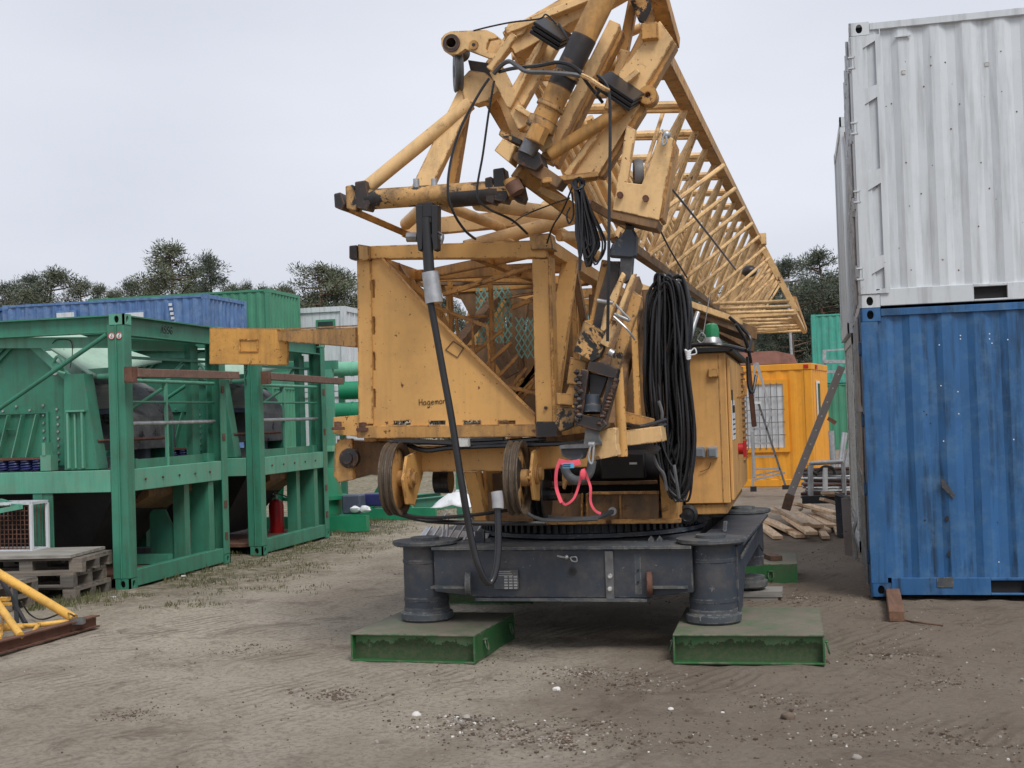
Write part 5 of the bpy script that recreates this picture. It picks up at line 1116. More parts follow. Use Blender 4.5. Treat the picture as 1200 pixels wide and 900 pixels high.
for k in range(22):
    u = k/21
    q.tube((lerp(gx0, gx1, u), 13.5, Z0+.25), (lerp(gx0, gx1, min(1, u+.35)), 13.5, Z0+.25+1.0*min(1, (1-u)/.35)), .009, n=4, cap=False); q.tube((lerp(gx0, gx1, 1-u), 13.51, Z0+.25), (lerp(gx0, gx1, max(0, 1-u-.35)), 13.51, Z0+.25+1.0*min(1, (1-u)/.35)), .009, n=4, cap=False)
cp('mesh_guard', q, M['mesh_teal'])
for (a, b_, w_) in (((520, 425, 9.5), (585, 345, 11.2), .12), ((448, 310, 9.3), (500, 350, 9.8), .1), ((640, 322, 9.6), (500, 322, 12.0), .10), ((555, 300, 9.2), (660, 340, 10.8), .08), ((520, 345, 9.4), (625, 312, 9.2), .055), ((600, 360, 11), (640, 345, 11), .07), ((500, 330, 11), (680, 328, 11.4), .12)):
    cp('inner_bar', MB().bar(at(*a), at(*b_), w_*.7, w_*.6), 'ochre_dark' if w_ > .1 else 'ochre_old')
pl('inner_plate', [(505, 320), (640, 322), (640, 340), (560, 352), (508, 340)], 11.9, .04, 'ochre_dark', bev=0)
# leaning post behind the right corner post and its mate
cp('raking_post', MB().bar(at(668, 306, 9.7), at(640, 500, 9.15), .13, .05, up=(0, 1, 0)), 'ochre', bevel=.004); cp('raking_post', MB().bar(at(672, 310, 9.9), at(690, 405, 10.1), .05, .09, up=(0, 1, 0)), 'ochre_dark')
# ---- triangular jib lying along the top
VX, VZ = math.tan(math.atan(335/1500))*0, 0
def J(a, h, Z):   # a: metres right of the jib axis line, h: height, Z: distance
    k = .254*Z + a; return V((RT0.x*k + FH.x*Z, RT0.y*k + FH.y*Z, h + .008*Z))
RT0 = V((math.cos(PSI), math.sin(PSI), 0)); FH = V((-math.sin(PSI), math.cos(PSI), 0))
hB, hT = 3.08, 4.24
cB, cD, cA, cE = (-1.74, hB), (-.64, hB), (-1.17, hT), (-2.2, hT)
def chord(c_, z0, z1, w_, mat): return cp('jib_chord', MB().bar(J(*c_, z0), J(*c_, z1), w_, w_), mat, None, .004)
chord(cA, 8.55, 26.6, .11, 'ochre_old'); chord(cB, 10.3, 26.6, .085, 'ochre_dark'); chord(cD, 20.3, 26.6, .075, 'ochre_jib'); chord(cE, 9.2, 19.5, .075, 'ochre_jib')
def brace(name, fn, n_, z0, p, r_, mat='ochre_jib'):
    for i in range(n_):
        a, b_ = fn(z0+i*p, i); cp(name, MB().tube(a, b_, r_, n=8, cap=False), mat)
PIT = .86
brace('jib_diagonal', lambda z, i: (J(*cB, z), J(*cA, z+PIT*.5)), 18, 10.3, PIT, .026); brace('jib_diagonal', lambda z, i: (J(*cA, z+PIT*.5), J(*cB, z+PIT)), 18, 10.3, PIT, .026)
brace('jib_web_strut', lambda z, i: (J(*cD, z), J(*cA, z+PIT*.5)), 7, 20.4, PIT, .021); brace('jib_web_strut', lambda z, i: (J(*cA, z+PIT*.5), J(*cD, z+PIT)), 7, 20.4, PIT, .021)
brace('jib_inner_diagonal', lambda z, i: (J(*cE, z), J(*cB, z+PIT*.9)), 13, 9.3, PIT, .026); brace('jib_inner_diagonal', lambda z, i: (J(*cE, z+.16), J(*cB, z+.16+PIT*.9)), 13, 9.3, PIT, .022)
brace('jib_top_rung', lambda z, i: (J(*cE, z), J(*cA, z)), 9, 9.6, 1.15, .036); brace('jib_top_rung', lambda z, i: (J(*cE, z+.1), J(*cA, z+.2)), 9, 9.6, 1.15, .028)
brace('jib_bottom_rung', lambda z, i: (J(*cB, z), J(*cD, z)), 9, 17.9, 1.04, .026); brace('jib_bottom_diagonal', lambda z, i: (J(*(cB if i % 2 else cD), z), J(*(cD if i % 2 else cB), z+1.08)), 5, 20.4, 1.2, .020)
brace('jib_inner_strut', lambda z, i: (J(*cB, z), J(-.95, 3.85, z+.9)), 9, 10.6, 1.3, .022)
# portal frame where the two jib sections join, and second light jib section behind it
za = 20.3
q = MB(); a, b_, c_ = J(cA[0], cA[1]+.05, za), J(cB[0]-.05, cB[1]-.05, za-.2), J(cD[0]+.04, cD[1], za)
q.bar(a, b_, .20, .06, up=(0, 1, 0)); q.bar(a, c_, .10, .06, up=(0, 1, 0)); q.bar(b_, c_, .08, .06, up=(0, 1, 0)); q.box(a+V((0, 0, -.03)), (.26, .12, .18)); q.box(J(-1.45, 3.66, za-.1), (.22, .1, .12)); cp('section_frame', q, 'ochre_jib', bevel=.005)
for s_ in range(2):
    brace('jib_diagonal', lambda z, i: (J(*cB, z), J(cA[0]+.1*s_, cA[1]-.1*s_, z+.45*(1 if i % 2 else .6))), 10, 20.5+.28*s_, .6, .022)
q = MB().bar(J(cD[0], hB+.22, 20.5), J(cD[0]+.02, hB+.03, 26.6), .07, .1); cp('jib_tip_rail', q, 'ochre_old')
cp('section_pin', MB().ball(J(-1.3, 3.72, za-.35), .12, 10, (1, 1, .8)), 'grease')
# ---- front tube and the flat A-frame lying on the tower
YT = 8.62
q = MB().tube(at(430, 234, YT), at(606, 222, YT), .072, n=20); ft = cp('front_tube', q, 'ochre_grease')
q = MB().tube(at(527, 231, YT-.0), at(585, 226, YT), .075, n=20); cp('greased_sleeve', q, 'grease', ft)
for (x0_, y0_, w_, h, mt) in ((397, 235, 12, 16, 'grease'), (411, 231, 13, 26, 'ochre_grease'), (424, 228, 17, 30, 'grease'), (574, 222, 12, 27, 'grease'), (586, 216, 17, 36, 'grease'), (607, 222, 13, 24, 'grease')):
    a = .28; pts = [(x0_-w_/2, y0_-h/2), (x0_+w_/2-4, y0_-h/2-2), (x0_+w_/2+1, y0_+h/2-4), (x0_+w_/2-2, y0_+h/2+3), (x0_-w_/2+1, y0_+h/2)]
    pl('hook_plate', pts, YT-.07, .14, mt, ft, bev=.006)
def tb(name, a, b_, r_, mat='ochre_jib', n=14): return cp(name, MB().tube(at(*a), at(*b_), r_, n=n), mat)
def bb(name, a, b_, w_, h, mat='ochre_jib', up=(0, 1, 0), bev=.005): return cp(name, MB().bar(at(*a), at(*b_), w_, h, up=up), mat, None, bev)
bb('lower_arm', (402, 242, 8.7), (490, 280, 10.0), .05, .085, 'ochre_old'); bb('lower_arm', (472, 269, 9.9), (668, 250, 9.9), .13, .09)
tb('lower_strut', (476, 262, 9.6), (500, 240, 8.9), .05, 'ochre_jib'); tb('lower_strut', (520, 240, 8.7), (590, 268, 9.9), .04); tb('lower_strut', (545, 290, 9.5), (690, 250, 9.9), .055); tb('lower_strut', (560, 238, 8.7), (650, 250, 9.6), .055); tb('lower_strut', (596, 286, 9.6), (640, 240, 10.6), .04); tb('lower_strut', (640, 262, 10.0), (700, 300, 10.4), .045); tb('lower_strut', (655, 277, 9.8), (740, 276, 10.5), .04)
pl('gusset', [(434, 224), (450, 220), (455, 226), (453, 233), (434, 233)], 8.7, .05, 'ochre_jib'); pl('gusset', [(565, 222), (570, 212), (575, 212), (578, 224)], 8.75, .04, 'ochre_jib')
# A-frame legs up to the pin lug
tb('a_frame_strut', (431, 219, 8.66), (551, 121, 8.85), .052)
bb('a_frame_leg', (493, 226, 8.75), (556, 95, 8.9), .135, .09); bb('a_frame_leg', (530, 224, 8.95), (548, 112, 8.95), .06, .10, 'ochre_old')
pl('a_frame_head', [(540, 93), (550, 82), (568, 85), (582, 96), (584, 106), (572, 118), (557, 122), (543, 116)], 8.82, .12, 'ochre_jib')
for px in (488, 509): p = at(px, 218, 8.6); cp('pin_head', MB().lathe(p, (0, 0, 1), [(.001, -.05), (.022, -.05), (.022, .05), (.001, .05)], n=12, closed=False), 'galv')
# pin lug with hole, two cheek plates
def circ(cx, cy, r_, n_=16): return [(cx+r_*math.cos(2*math.pi*i/n_), cy+r_*math.sin(2*math.pi*i/n_)) for i in range(n_)]
lug = [(517, 45), (521, 40), (528, 36.6), (570, 35), (579, 39), (600, 56), (586, 72), (574, 68), (545, 57), (537, 63), (528, 64), (520, 59), (517, 52)]
L1 = pl('head_plate', lug, 8.70, .05, 'ochre_jib', holes=[circ(528.5, 50, 5.6), [(569, 57), (573, 46), (583, 44), (588, 50), (583, 63), (573, 62)]])
pl('head_plate', lug, 8.92, .05, 'ochre_jib', holes=[circ(528.5, 50, 5.6)])
q = MB().lathe(at(528.5, 50, 8.68), (0, 1, 0), [(.036, 0), (.062, 0), (.062, .3), (.036, .3)], n=28); cp('pin_bushing', q, 'grease', L1)
q = MB().lathe(at(555, 52.5, 8.69), (0, 1, 0), [(.012, 0), (.034, 0), (.034, .01), (.012, .01)], n=22); cp('washer_plate', q, 'ochre_old', L1); p = at(555, 52.5, 8.695); cp('bolt', MB().tube(p, p+V((0, -.006, 0)), .012), 'black', L1)
q = MB().lathe(at(537, 84, 8.85), (1, .35, 0), [(.05, -.03), (.14, -.03), (.15, -.02), (.13, 0), (.15, .02), (.14, .03), (.05, .03)], n=32); cp('rope_sheave', q, 'rubber_g')
pl('head_block', [(548, 70), (575, 74), (582, 90), (566, 92), (552, 86)], 8.86, .14, 'grease')
bb('edge_flange', (603, 41, 8.66), (574, 82, 8.66), .05, .05, up=(0, 1, 0)); bb('edge_flange', (597, 40, 8.9), (568, 80, 8.9), .03, .04)
# head box beams going up and right
bb('head_arm', (598, 56, 8.85), (745, -28, 8.95), .19, .20); bb('head_arm', (594, 39, 8.75), (735, -18, 8.8), .05, .12, 'ochre_jib')
pl('arm_gusset', [(590, 37), (596, 27), (610, 23), (622, 26), (612, 40), (600, 44)], 8.72, .03, 'ochre_jib')
# big flat members of the folded mast foot
bb('mast_arm', (582, 82, 8.75), (616, 150, 8.7), .10, .07); bb('mast_arm', (586, 96, 9.0), (626, 196, 9.0), .12, .10); bb('mast_arm', (570, 110, 9.1), (606, 170, 9.1), .09, .08, 'ochre_old')
bb('mast_arm', (648, 45, 8.85), (604, 122, 8.75), .14, .10); bb('mast_arm', (640, 46, 8.7), (598, 128, 8.7), .03, .12)
bb('mast_arm', (616, 152, 8.75), (640, 138, 8.6), .05, .08); bb('mast_arm', (608, 128, 8.7), (648, 152, 8.6), .04, .10)
bb('mast_arm', (722, 30, 8.80), (641, 190, 8.70), .085, .15, 'ochre_jib'); bb('mast_arm', (730, 40, 8.86), (652, 196, 8.80), .03, .13, 'ochre_old')
bb('mast_arm', (735, 60, 9.0), (716, 130, 9.0), .10, .05); bb('mast_arm', (772, 8, 9.05), (722, 108, 8.9), .06, .08, 'ochre_old'); bb('mast_arm', (745, -10, 9.2), (724, 95, 9.2), .07, .09, 'ochre_old')
# wide plate arm on the right of the cylinder
pl('plate_arm', [(773, 24), (789, 46), (752, 109), (736, 101), (723, 88)], 8.62, .16, 'ochre_jib'); pl('plate_arm', [(789, 47), (793, 52), (757, 115), (752, 110)], 8.66, .14, 'ochre_old')
pl('plate_arm', [(731, 108), (750, 122), (700, 206), (680, 210), (672, 205)], 8.60, .16, 'ochre_jib'); pl('plate_arm', [(751, 122), (756, 128), (706, 208), (700, 207)], 8.64, .13, 'ochre_old')
bb('plate_arm_edge', (728, 118, 8.58), (664, 206, 8.58), .045, .05); pl('arm_step', [(726, 96), (746, 80), (750, 84), (732, 100)], 8.56, .05, 'ochre_jib')
q = MB().lathe(at(759, 111, 8.6), (0, 1, 0), [(.02, 0), (.065, 0), (.065, .12), (.02, .12)], n=22); cp('pivot_eye', q, 'ochre_old'); bb('pivot_arm', (757, 119, 8.7), (746, 135, 8.7), .07, .08, 'ochre_old')
pl('top_plate_arm', [(738, 0), (772, -4), (774, 22), (770, 34), (748, 24)], 9.1, .05, 'ochre_grease')
cp('jib_head_chord', MB().bar(at(765, -30, 8.7), at(788, 52, 9.3), .11, .10), 'ochre_old', bevel=.005)
tb('tie_tube', (730, 128, 8.55), (643, 182, 8.5), .045, 'ochre_old'); tb('tie_tube', (700, 78, 9.1), (785, 75, 9.6), .035); tb('tie_tube', (640, 78, 9.0), (740, 74, 9.2), .04); tb('tie_tube', (660, 112, 9.1), (732, 110, 9.2), .03); tb('tie_tube', (715, 48, 9.3), (752, 32, 9.3), .035); tb('tie_tube', (600, 66, 9.1), (650, 62, 9.2), .03); tb('tie_tube', (604, 74, 9.1), (660, 76, 9.1), .03, 'ochre_old')
for i in range(6): tb('stay_tube', (640+10*i, 148-2*i, 9.6+.1*i), (690+12*i, 262-2*i, 10.3+.1*i), .036)
# hydraulic cylinder with grease band
a, b_ = at(712, -12, 8.45), at(632, 152, 8.42); q = MB().tube(a, b_, .084, n=28); cy = cp('hydraulic_cylinder', q, 'ochre_old')
q = MB().tube(lerp(a, b_, .34), lerp(a, b_, .70), .0865, n=28); cp('greased_band', q, 'grease', cy)
q = MB(); 
for t0, t1, r_ in ((.60, .63, .094), (.82, .85, .098), (.93, 1.0, .102)): q.tube(lerp(a, b_, t0), lerp(a, b_, t1), r_, n=28)
cp('cylinder_collar', q, 'ochre_grease', cy)
q = MB().tube(at(632, 150, 8.42), at(617, 181, 8.41), .062, n=20); cp('piston_rod', q, 'steel', cy)
q = MB().tube(at(634, 148, 8.34), at(626, 166, 8.34), .07, n=8); cp('rod_clamp', q, 'ochre_old', cy)
# foot bracket of the cylinder
pl('foot_block', [(579, 176), (589, 162), (604, 170), (596, 190)], 8.42, .24, 'ochre_jib'); pl('foot_block', [(607, 172), (632, 178), (636, 192), (628, 200), (606, 192)], 8.4, .22, 'grease'); pl('foot_block', [(598, 184), (604, 177), (640, 196), (660, 210), (653, 220), (628, 208)], 8.46, .2, 'ochre_dark'); pl('foot_block', [(586, 152), (612, 164), (610, 170), (584, 158)], 8.44, .18, 'ochre_grease')
pl('foot_block', [(630, 150), (646, 142), (648, 176), (638, 180), (627, 170)], 8.5, .12, 'ochre_jib')
bb('foot_rail', (606, 200, 8.6), (690, 262, 9.0), .11, .10, 'ochre_old'); bb('foot_rail', (612, 212, 8.7), (660, 236, 8.8), .05, .14); bb('foot_rail', (634, 214, 8.5), (700, 206, 8.6), .04, .12, 'ochre_old'); bb('foot_rail', (690, 238, 9.4), (740, 268, 9.6), .06, .08, 'ochre_dark')
tb('foot_pin', (598, 210, 8.5), (604, 228, 8.5), .05, 'ochre_old')
q = MB().tube(at(600, 214, 8.45), at(607, 226, 8.45), .055, n=16); cp('red_sleeve', q, 'rusty')
# U bracket
U = [(734, 146), (745, 152), (735, 214), (752, 216), (774, 154), (790, 163), (772, 258), (718, 246)]
ub = pl('fork_bracket', U, 8.35, .06, 'ochre_jib'); pl('fork_bracket', U, 8.60, .05, 'ochre_old'); pl('fork_base', [(716, 246), (772, 258), (769, 268), (713, 255)], 8.36, .28, 'ochre_dark')
pl('fork_side', [(772, 258), (776, 256), (792, 166), (789, 163)], 8.36, .27, 'ochre_old')
for px, py in ((727, 229), (757, 233)): q = MB().lathe(at(px, py, 8.34), (0, -1, 0), [(.001, 0), (.022, 0), (.022, .03), (.001, .03)], n=8, closed=False); cp('bolt', q, 'rusty', ub)
q = MB().path([at(776, 152, 8.3), at(780, 158, 8.28), at(781, 166, 8.28), at(777, 170, 8.28), at(777, 162, 8.28), at(781, 156, 8.28)], .007, n=6); q.ball(at(781, 158, 8.3), .03, 8); cp('shackle', q, 'galv', ub)
q = MB().lathe(at(748, 205, 8.5), (1, .2, 0), [(.03, -.03), (.1, -.03), (.11, 0), (.1, .03), (.03, .03)], n=24); cp('rope_sheave', q, 'rubber_g')
# black rubber buffer stacks
def buffer(a, b_, w_, Y):
    q = MB(); 
    for k in range(3): q.bar(at(a[0]-2*k, a[1]+5*k, Y+.02*k), at(b_[0]-2*k, b_[1]+5*k, Y+.02*k), w_, .025, up=(0, -.5, 1))
    cp('rubber_buffer', q, 'rubber', bevel=.004)
buffer((631, 24), (664, 45), .16, 8.6); buffer((708, 88), (748, 115), .18, 8.5)
# ---- hanging ram between bracket and base
Yr = 8.45
pl('ram_head', [(729, 274), (733, 268), (741, 267), (746, 276), (744, 300), (737, 302), (712, 300), (717, 286)], Yr, .12, 'slate', bev=.01)
tb('ram_neck', (738, 262, 8.45), (738, 272, 8.5), .03, 'grease')
pl('ram_link', [(727, 300), (742, 300), (740, 326), (731, 332), (726, 320)], Yr+.02, .08, 'slate')
pl('ram_plate', [(705, 304), (718, 306), (712, 352), (700, 390), (688, 432), (670, 470), (661, 466), (680, 420), (694, 360)], Yr+.12, .05, 'ochre_old'); pl('ram_plate', [(729, 318), (733, 322), (712, 384), (702, 394), (708, 362)], Yr-.02, .05, 'ochre_jib')
pl('ram_plate', [(740, 322), (746, 320), (733, 352), (713, 408), (703, 402), (722, 366)], Yr-.04, .05, 'ochre_jib')
pl('ram_core', [(714, 306), (727, 306), (722, 345), (706, 388), (693, 388), (702, 345)], Yr+.08, .1, 'grease')
pl('ram_shroud', [(684, 376), (700, 383), (713, 390), (704, 418), (694, 424), (672, 412)], Yr-.02, .16, 'ochre_grease')
pl('ram_plate', [(741, 340), (753, 348), (724, 440), (714, 438), (716, 420)], Yr+.06, .05, 'ochre_grease')
for (x1, y1, x2, y2, r_) in ((700, 352, 718, 355, .014), (720, 368, 738, 376, .012), (714, 412, 719, 415, .025)): tb('ram_pin', (x1, y1, Yr-.06), (x2, y2, Yr-.06), r_, 'galv', 10)
q = MB().path([at(721, 356, Yr-.08), at(728, 364, Yr-.1), at(738, 374, Yr-.08)], .007, n=6); q.path([at(719, 371, Yr-.08), at(735, 386, Yr-.1), at(744, 398, Yr-.05)], .008, n=6); cp('safety_pin', q, 'galv')
# black greasy fork with chains at the bottom
pl('lower_fork', [(690, 424), (706, 424), (724, 432), (722, 444), (705, 440), (688, 434)], Yr-.06, .14, 'grease'); pl('lower_fork', [(681, 432), (690, 434), (682, 492), (674, 494), (673, 480)], Yr-.06, .14, 'grease'); pl('lower_fork', [(713, 440), (723, 444), (708, 500), (700, 500)], Yr-.04, .14, 'grease'); pl('lower_fork', [(673, 484), (706, 490), (712, 498), (703, 506), (674, 498)], Yr-.07, .16, 'grease'); pl('lower_core', [(690, 436), (712, 442), (703, 466), (691, 466)], Yr, .12, 'black')
q = MB().lathe(at(694, 484, Yr), (0, .15, 1), [(.001, 0), (.07, 0), (.07, .05), (.055, .055), (.055, .12), (.001, .12)], n=18, closed=False); cp('ram_nut', q, 'slate')
q = MB(); q2 = MB()
for k in range(13): q.ball(at(676+(k % 2)*3, 436+k*4.6, Yr-.09), .022, 6, (1, .8, .9), .3, rr); q2.ball(at(722-k*1.6, 446+k*4.2, Yr-.07), .02, 6, (1, .8, .9), .3, rr)
cp('roller_chain', q2, 'grease'); cp('roller_chain', q, 'grease')
for c_ in ([(684, 376), (697, 374), (697, 380), (690, 382)], [(651, 460), (672, 462), (672, 475), (652, 474)], [(668, 418), (688, 424), (680, 452), (664, 450)]): pl('ram_bracket', c_, Yr+.1, .12, 'ochre_old')
pl('ram_bracket', [(653, 476), (676, 478), (672, 500), (656, 506), (650, 496)], Yr+.14, .2, 'ochre_grease')
# grey cone, shelf and hook under the ram
q = MB().hexa([at(684, 521, 8.4), at(706, 521, 8.4), at(706, 521, 8.62), at(684, 521, 8.62), at(686, 502, 8.4), at(700, 502, 8.4), at(700, 502, 8.55), at(686, 502, 8.55)]); cp('grey_wedge', q, 'slate_top')
pl('shelf_plate', [(655, 522), (693, 520), (693, 525), (655, 526)], 8.32, .24, 'steel'); pl('hook_box', [(657, 526), (686, 525), (682, 538), (671, 540), (658, 534)], 8.36, .16, 'slate_top')
q = MB().path([at(660, 540, 8.4), at(665, 556, 8.4), at(677, 563, 8.4), at(690, 556, 8.4), at(694, 540, 8.4)], .03, n=10); cp('hook', q, 'slate_top')
tb('hook_pin', (690, 521, 8.32), (697, 521, 8.32), .02, 'galv', 10); q = MB().path([at(692, 524, 8.3), at(690, 538, 8.3), at(694, 543, 8.3), at(696, 524, 8.3)], .007, n=6); cp('snap_hook', q, 'galv')
pl('yellow_block', [(696, 506), (719, 501), (722, 503), (722, 520), (725, 534), (694, 540), (692, 528)], 8.5, .16, 'ochre_jib'); tb('upright_tube', (724, 430, 8.75), (730, 535, 8.75), .035, 'ochre', 16)
pl('thin_leg', [(658, 540), (665, 541), (667, 556), (662, 574), (659, 572)], 8.5, .02, 'ochre_old')
q = MB(); q.bar(at(698, 470, 9.0), at(745, 330, 9.9), .09, .10); q.bar(at(716, 500, 9.05), at(756, 345, 10.2), .06, .07); cp('rear_brace', q, 'ochre_dark')
bb('deck_edge', (728, 514, 9.1), (778, 508, 9.1), .11, .3, 'ochre_jib'); bb('deck_post', (742, 350, 9.5), (748, 498, 9.4), .05, .05, 'ochre'); bb('deck_post', (762, 340, 9.9), (770, 500, 9.7), .12, .06, 'ochre_dark'); bb('deck_post', (745, 498, 9.3), (748, 486, 9.3), .25, .05, 'ochre_old')
q = MB(); q.path([at(730, 497, 9.1), at(750, 500, 9.0), at(780, 492, 9.2)], .016, n=6); q.path([at(732, 503, 9.1), at(752, 506, 9.0), at(780, 498, 9.2)], .016, n=6); q.path([at(726, 522, 9.2), at(735, 512, 9.1), at(770, 510, 9.2)], .014, n=6); cp('pressure_hose', q, 'rubber')
q = MB(); q.path([at(625, 588, 9.4), at(640, 606, 9.3), at(690, 608, 9.3), at(717, 600, 9.5)], .02, n=7); q.path([at(607, 592, 8.9), at(635, 609, 9.0), at(700, 608, 9.3)], .014, n=6); cp('grey_hose', q, 'rubber_g')
q = MB().lathe(at(718, 599, 9.7), (0, -1, 0), [(.014, 0), (.032, 0), (.032, .02), (.014, .02)], n=16); cp('ring_bolt', q, 'galv')
q = MB().path([at(476, 603, 8.9), at(460, 600, 8.9)]+[at(500, 606, 8.95), at(560, 602, 9.2), at(602, 595, 9.3)][:0]+[at(500, 610, 8.95), at(560, 613, 9.0), at(640, 613, 9.1)], .018, n=7); q.path([at(462, 600, 8.86), at(500, 607, 8.9), at(560, 603, 9.0), at(600, 597, 9.2)], .014, n=6); cp('hoist_rope', q, 'rubber')
# ---- electrical cabinet on the right
YC = 10.35; cx0, cx1 = at(800, 500, YC).x, at(853, 500, YC).x; cz0, cz1 = .995, 2.20; cyb = 13.1
def cab(lo, hi, name, mat, par=None, bev=.006): return cp(name, MB().b2(lo, hi), mat, par, bev)
cb_ = cab((cx0, YC, cz0), (cx1, cyb, cz1), 'cabinet', 'ochre_side')
cab((cx0-.02, YC-.05, cz1+.002), (cx1+.06, cyb+.05, cz1+.045), 'cabinet_roof', 'black', cb_); cab((cx0, YC+.03, cz0-.09), (cx1-.03, cyb, cz0-.003), 'cabinet_plinth', 'ochre_old', cb_)
cab((cx1+.003, YC+.03, cz0+.02), (cx1+.028, YC+1.25, cz1-.04), 'cabinet_door', 'ochre_side', cb_); d2 = cab((cx1+.003, YC+1.28, cz0+.02), (cx1+.028, cyb-.03, cz1-.04), 'cabinet_door', 'ochre_side', cb_)
q = MB()
for k in range(16): q.b2((cx1+.029, cyb-.75, cz1-.12-.055*k), (cx1+.045, cyb-.1, cz1-.10-.055*k))
cp('louvre_vent', q, 'ochre_old', cb_)
cab((cx1+.029, YC+.15, cz1-.42), (cx1+.034, YC+.3, cz1-.3), 'door_slot', 'black', cb_, 0); cab((cx1+.029, YC+.1, cz0+.50), (cx1+.033, YC+.55, cz0+.82), 'door_notice', 'white_pl', cb_, 0)
q = MB(); q.b2((cx1+.034, YC+.14, cz0+.72), (cx1+.036, YC+.5, cz0+.78)); 
for k in range(4): q.b2((cx1+.034, YC+.16, cz0+.54+.04*k), (cx1+.036, YC+.48, cz0+.55+.04*k))
cp('notice_text', q, 'ink', cb_)
q = MB().tube((cx1+.03, YC+1.0, cz0+.40), (cx1+.07, YC+1.0, cz0+.40), .05).b2((cx1+.07, YC+.98, cz0+.33), (cx1+.1, YC+1.02, cz0+.47)); cp('main_switch', q, 'red', cb_)
q = MB(); q.path([(cx1+.03, YC+1.1, cz0+.85), (cx1+.09, YC+1.1, cz0+.88), (cx1+.09, YC+1.1, cz0+1.0)], .012, n=6); cp('door_handle', q, 'ochre_old', cb_); q = MB(); q.path([(cx1+.03, YC+1.5, cz0+.85), (cx1+.09, YC+1.5, cz0+.88), (cx1+.09, YC+1.5, cz0+1.0)], .012, n=6); cp('door_handle', q, 'ochre_old', cb_)
p = at(836, 437, YC-.02); cab(p-V((.04, .02, .035)), p+V((.04, .019, .035)), 'small_box', 'ochre', cb_)
for px in (820, 835):
    p = at(px, 530, YC-.03); so = cab(p-V((.042, .025, .045)), p+V((.042, .028, .045)), 'socket', 'galv', cb_); cab(p-V((.03, .04, .035)), p+V((.03, -.026, .032)), 'socket_lid', 'sock', so)
q = MB().path([at(833, 542, YC-.02), at(830, 549, YC-.02), at(820, 553, YC-.02)], .004, n=5); cp('thin_wire', q, 'ochre_dark', cb_)
cab((cx1-.06, YC-.004, cz0+.01), (cx1-.052, YC, cz1-.01), 'panel_seam', 'ochre_old', cb_, 0)
# things on the cabinet roof
p = at(834, 395, 10.6); q = MB().lathe((p.x, 10.6, cz1+.14), (0, 0, 1), [(.001, 0), (.062, 0), (.062, .06), (.05, .10), (.02, .115), (.001, .115)], n=24, closed=False); bc = cp('beacon', q, 'beacon'); q = MB().lathe((p.x, 10.6, cz1+.05), (0, 0, 1), [(.001, 0), (.085, 0), (.085, .04), (.06, .088), (.001, .088)], n=20, closed=False); cp('beacon_base', q, 'galv', bc)
q = MB().tube(at(806, 402, 10.3), at(818, 366, 10.4), .025, .02, n=12); cp('exhaust_stub', q, 'galv')
q = MB(); q.path([at(824, 392, 10.3), at(828, 368, 10.3), at(832, 345, 10.3)], .004, n=5); q.path([at(817, 398, 10.2), at(822, 390, 10.2), at(827, 396, 10.2), at(822, 402, 10.2), at(817, 398, 10.2)], .006, n=6); cp('roof_wire', q, 'galv')
q = MB(); q.path([at(806, 407, 10.25), at(820, 404, 10.2), at(850, 405, 10.2), at(878, 412, 10.5)], .018, n=8); q.path([at(848, 345, 10.3), at(862, 380, 10.3), at(874, 400, 10.4), at(880, 425, 10.5)][1:], .014, n=8); q.path([at(855, 372, 10.4), at(870, 385, 10.5), at(880, 398, 10.5), at(876, 412, 10.4)], .014, n=8); q.path([at(876, 418, 10.4), at(877, 450, 10.4), at(882, 460, 10.4), at(886, 440, 10.5)], .013, n=7); cp('pressure_hose', q, 'rubber')
bb('rear_deck', (760, 345, 11.0), (880, 392, 12.5), .14, .12, 'ochre_dark', up=(0, 0, 1)); bb('rear_deck', (745, 335, 10.6), (868, 378, 12.2), .05, .06, 'ochre_jib', up=(0, 0, 1)); bb('rear_deck', (810, 370, 12.0), (880, 408, 13.0), .08, .1, 'ochre_dark', up=(0, 0, 1))
q = MB().lathe(at(806, 603, 10.3), (0, -1, 0), [(.001, -.08), (.075, -.08), (.08, 0), (.055, .01), (.05, .0), (.03, .0), (.001, .006)], n=28, closed=False); cp('support_roller', q, 'rubber'); q = MB().lathe(at(822, 603, 10.4), (0, -1, 0), [(.001, -.08), (.06, -.08), (.065, 0), (.001, .006)], n=24, closed=False); cp('support_roller', q, 'rubber')
bb('rear_post', (876, 420, 13.3), (884, 500, 13.3), .05, .05, 'rusty'); bb('rear_post', (881, 505, 13.3), (884, 560, 13.3), .03, .03, 'white')

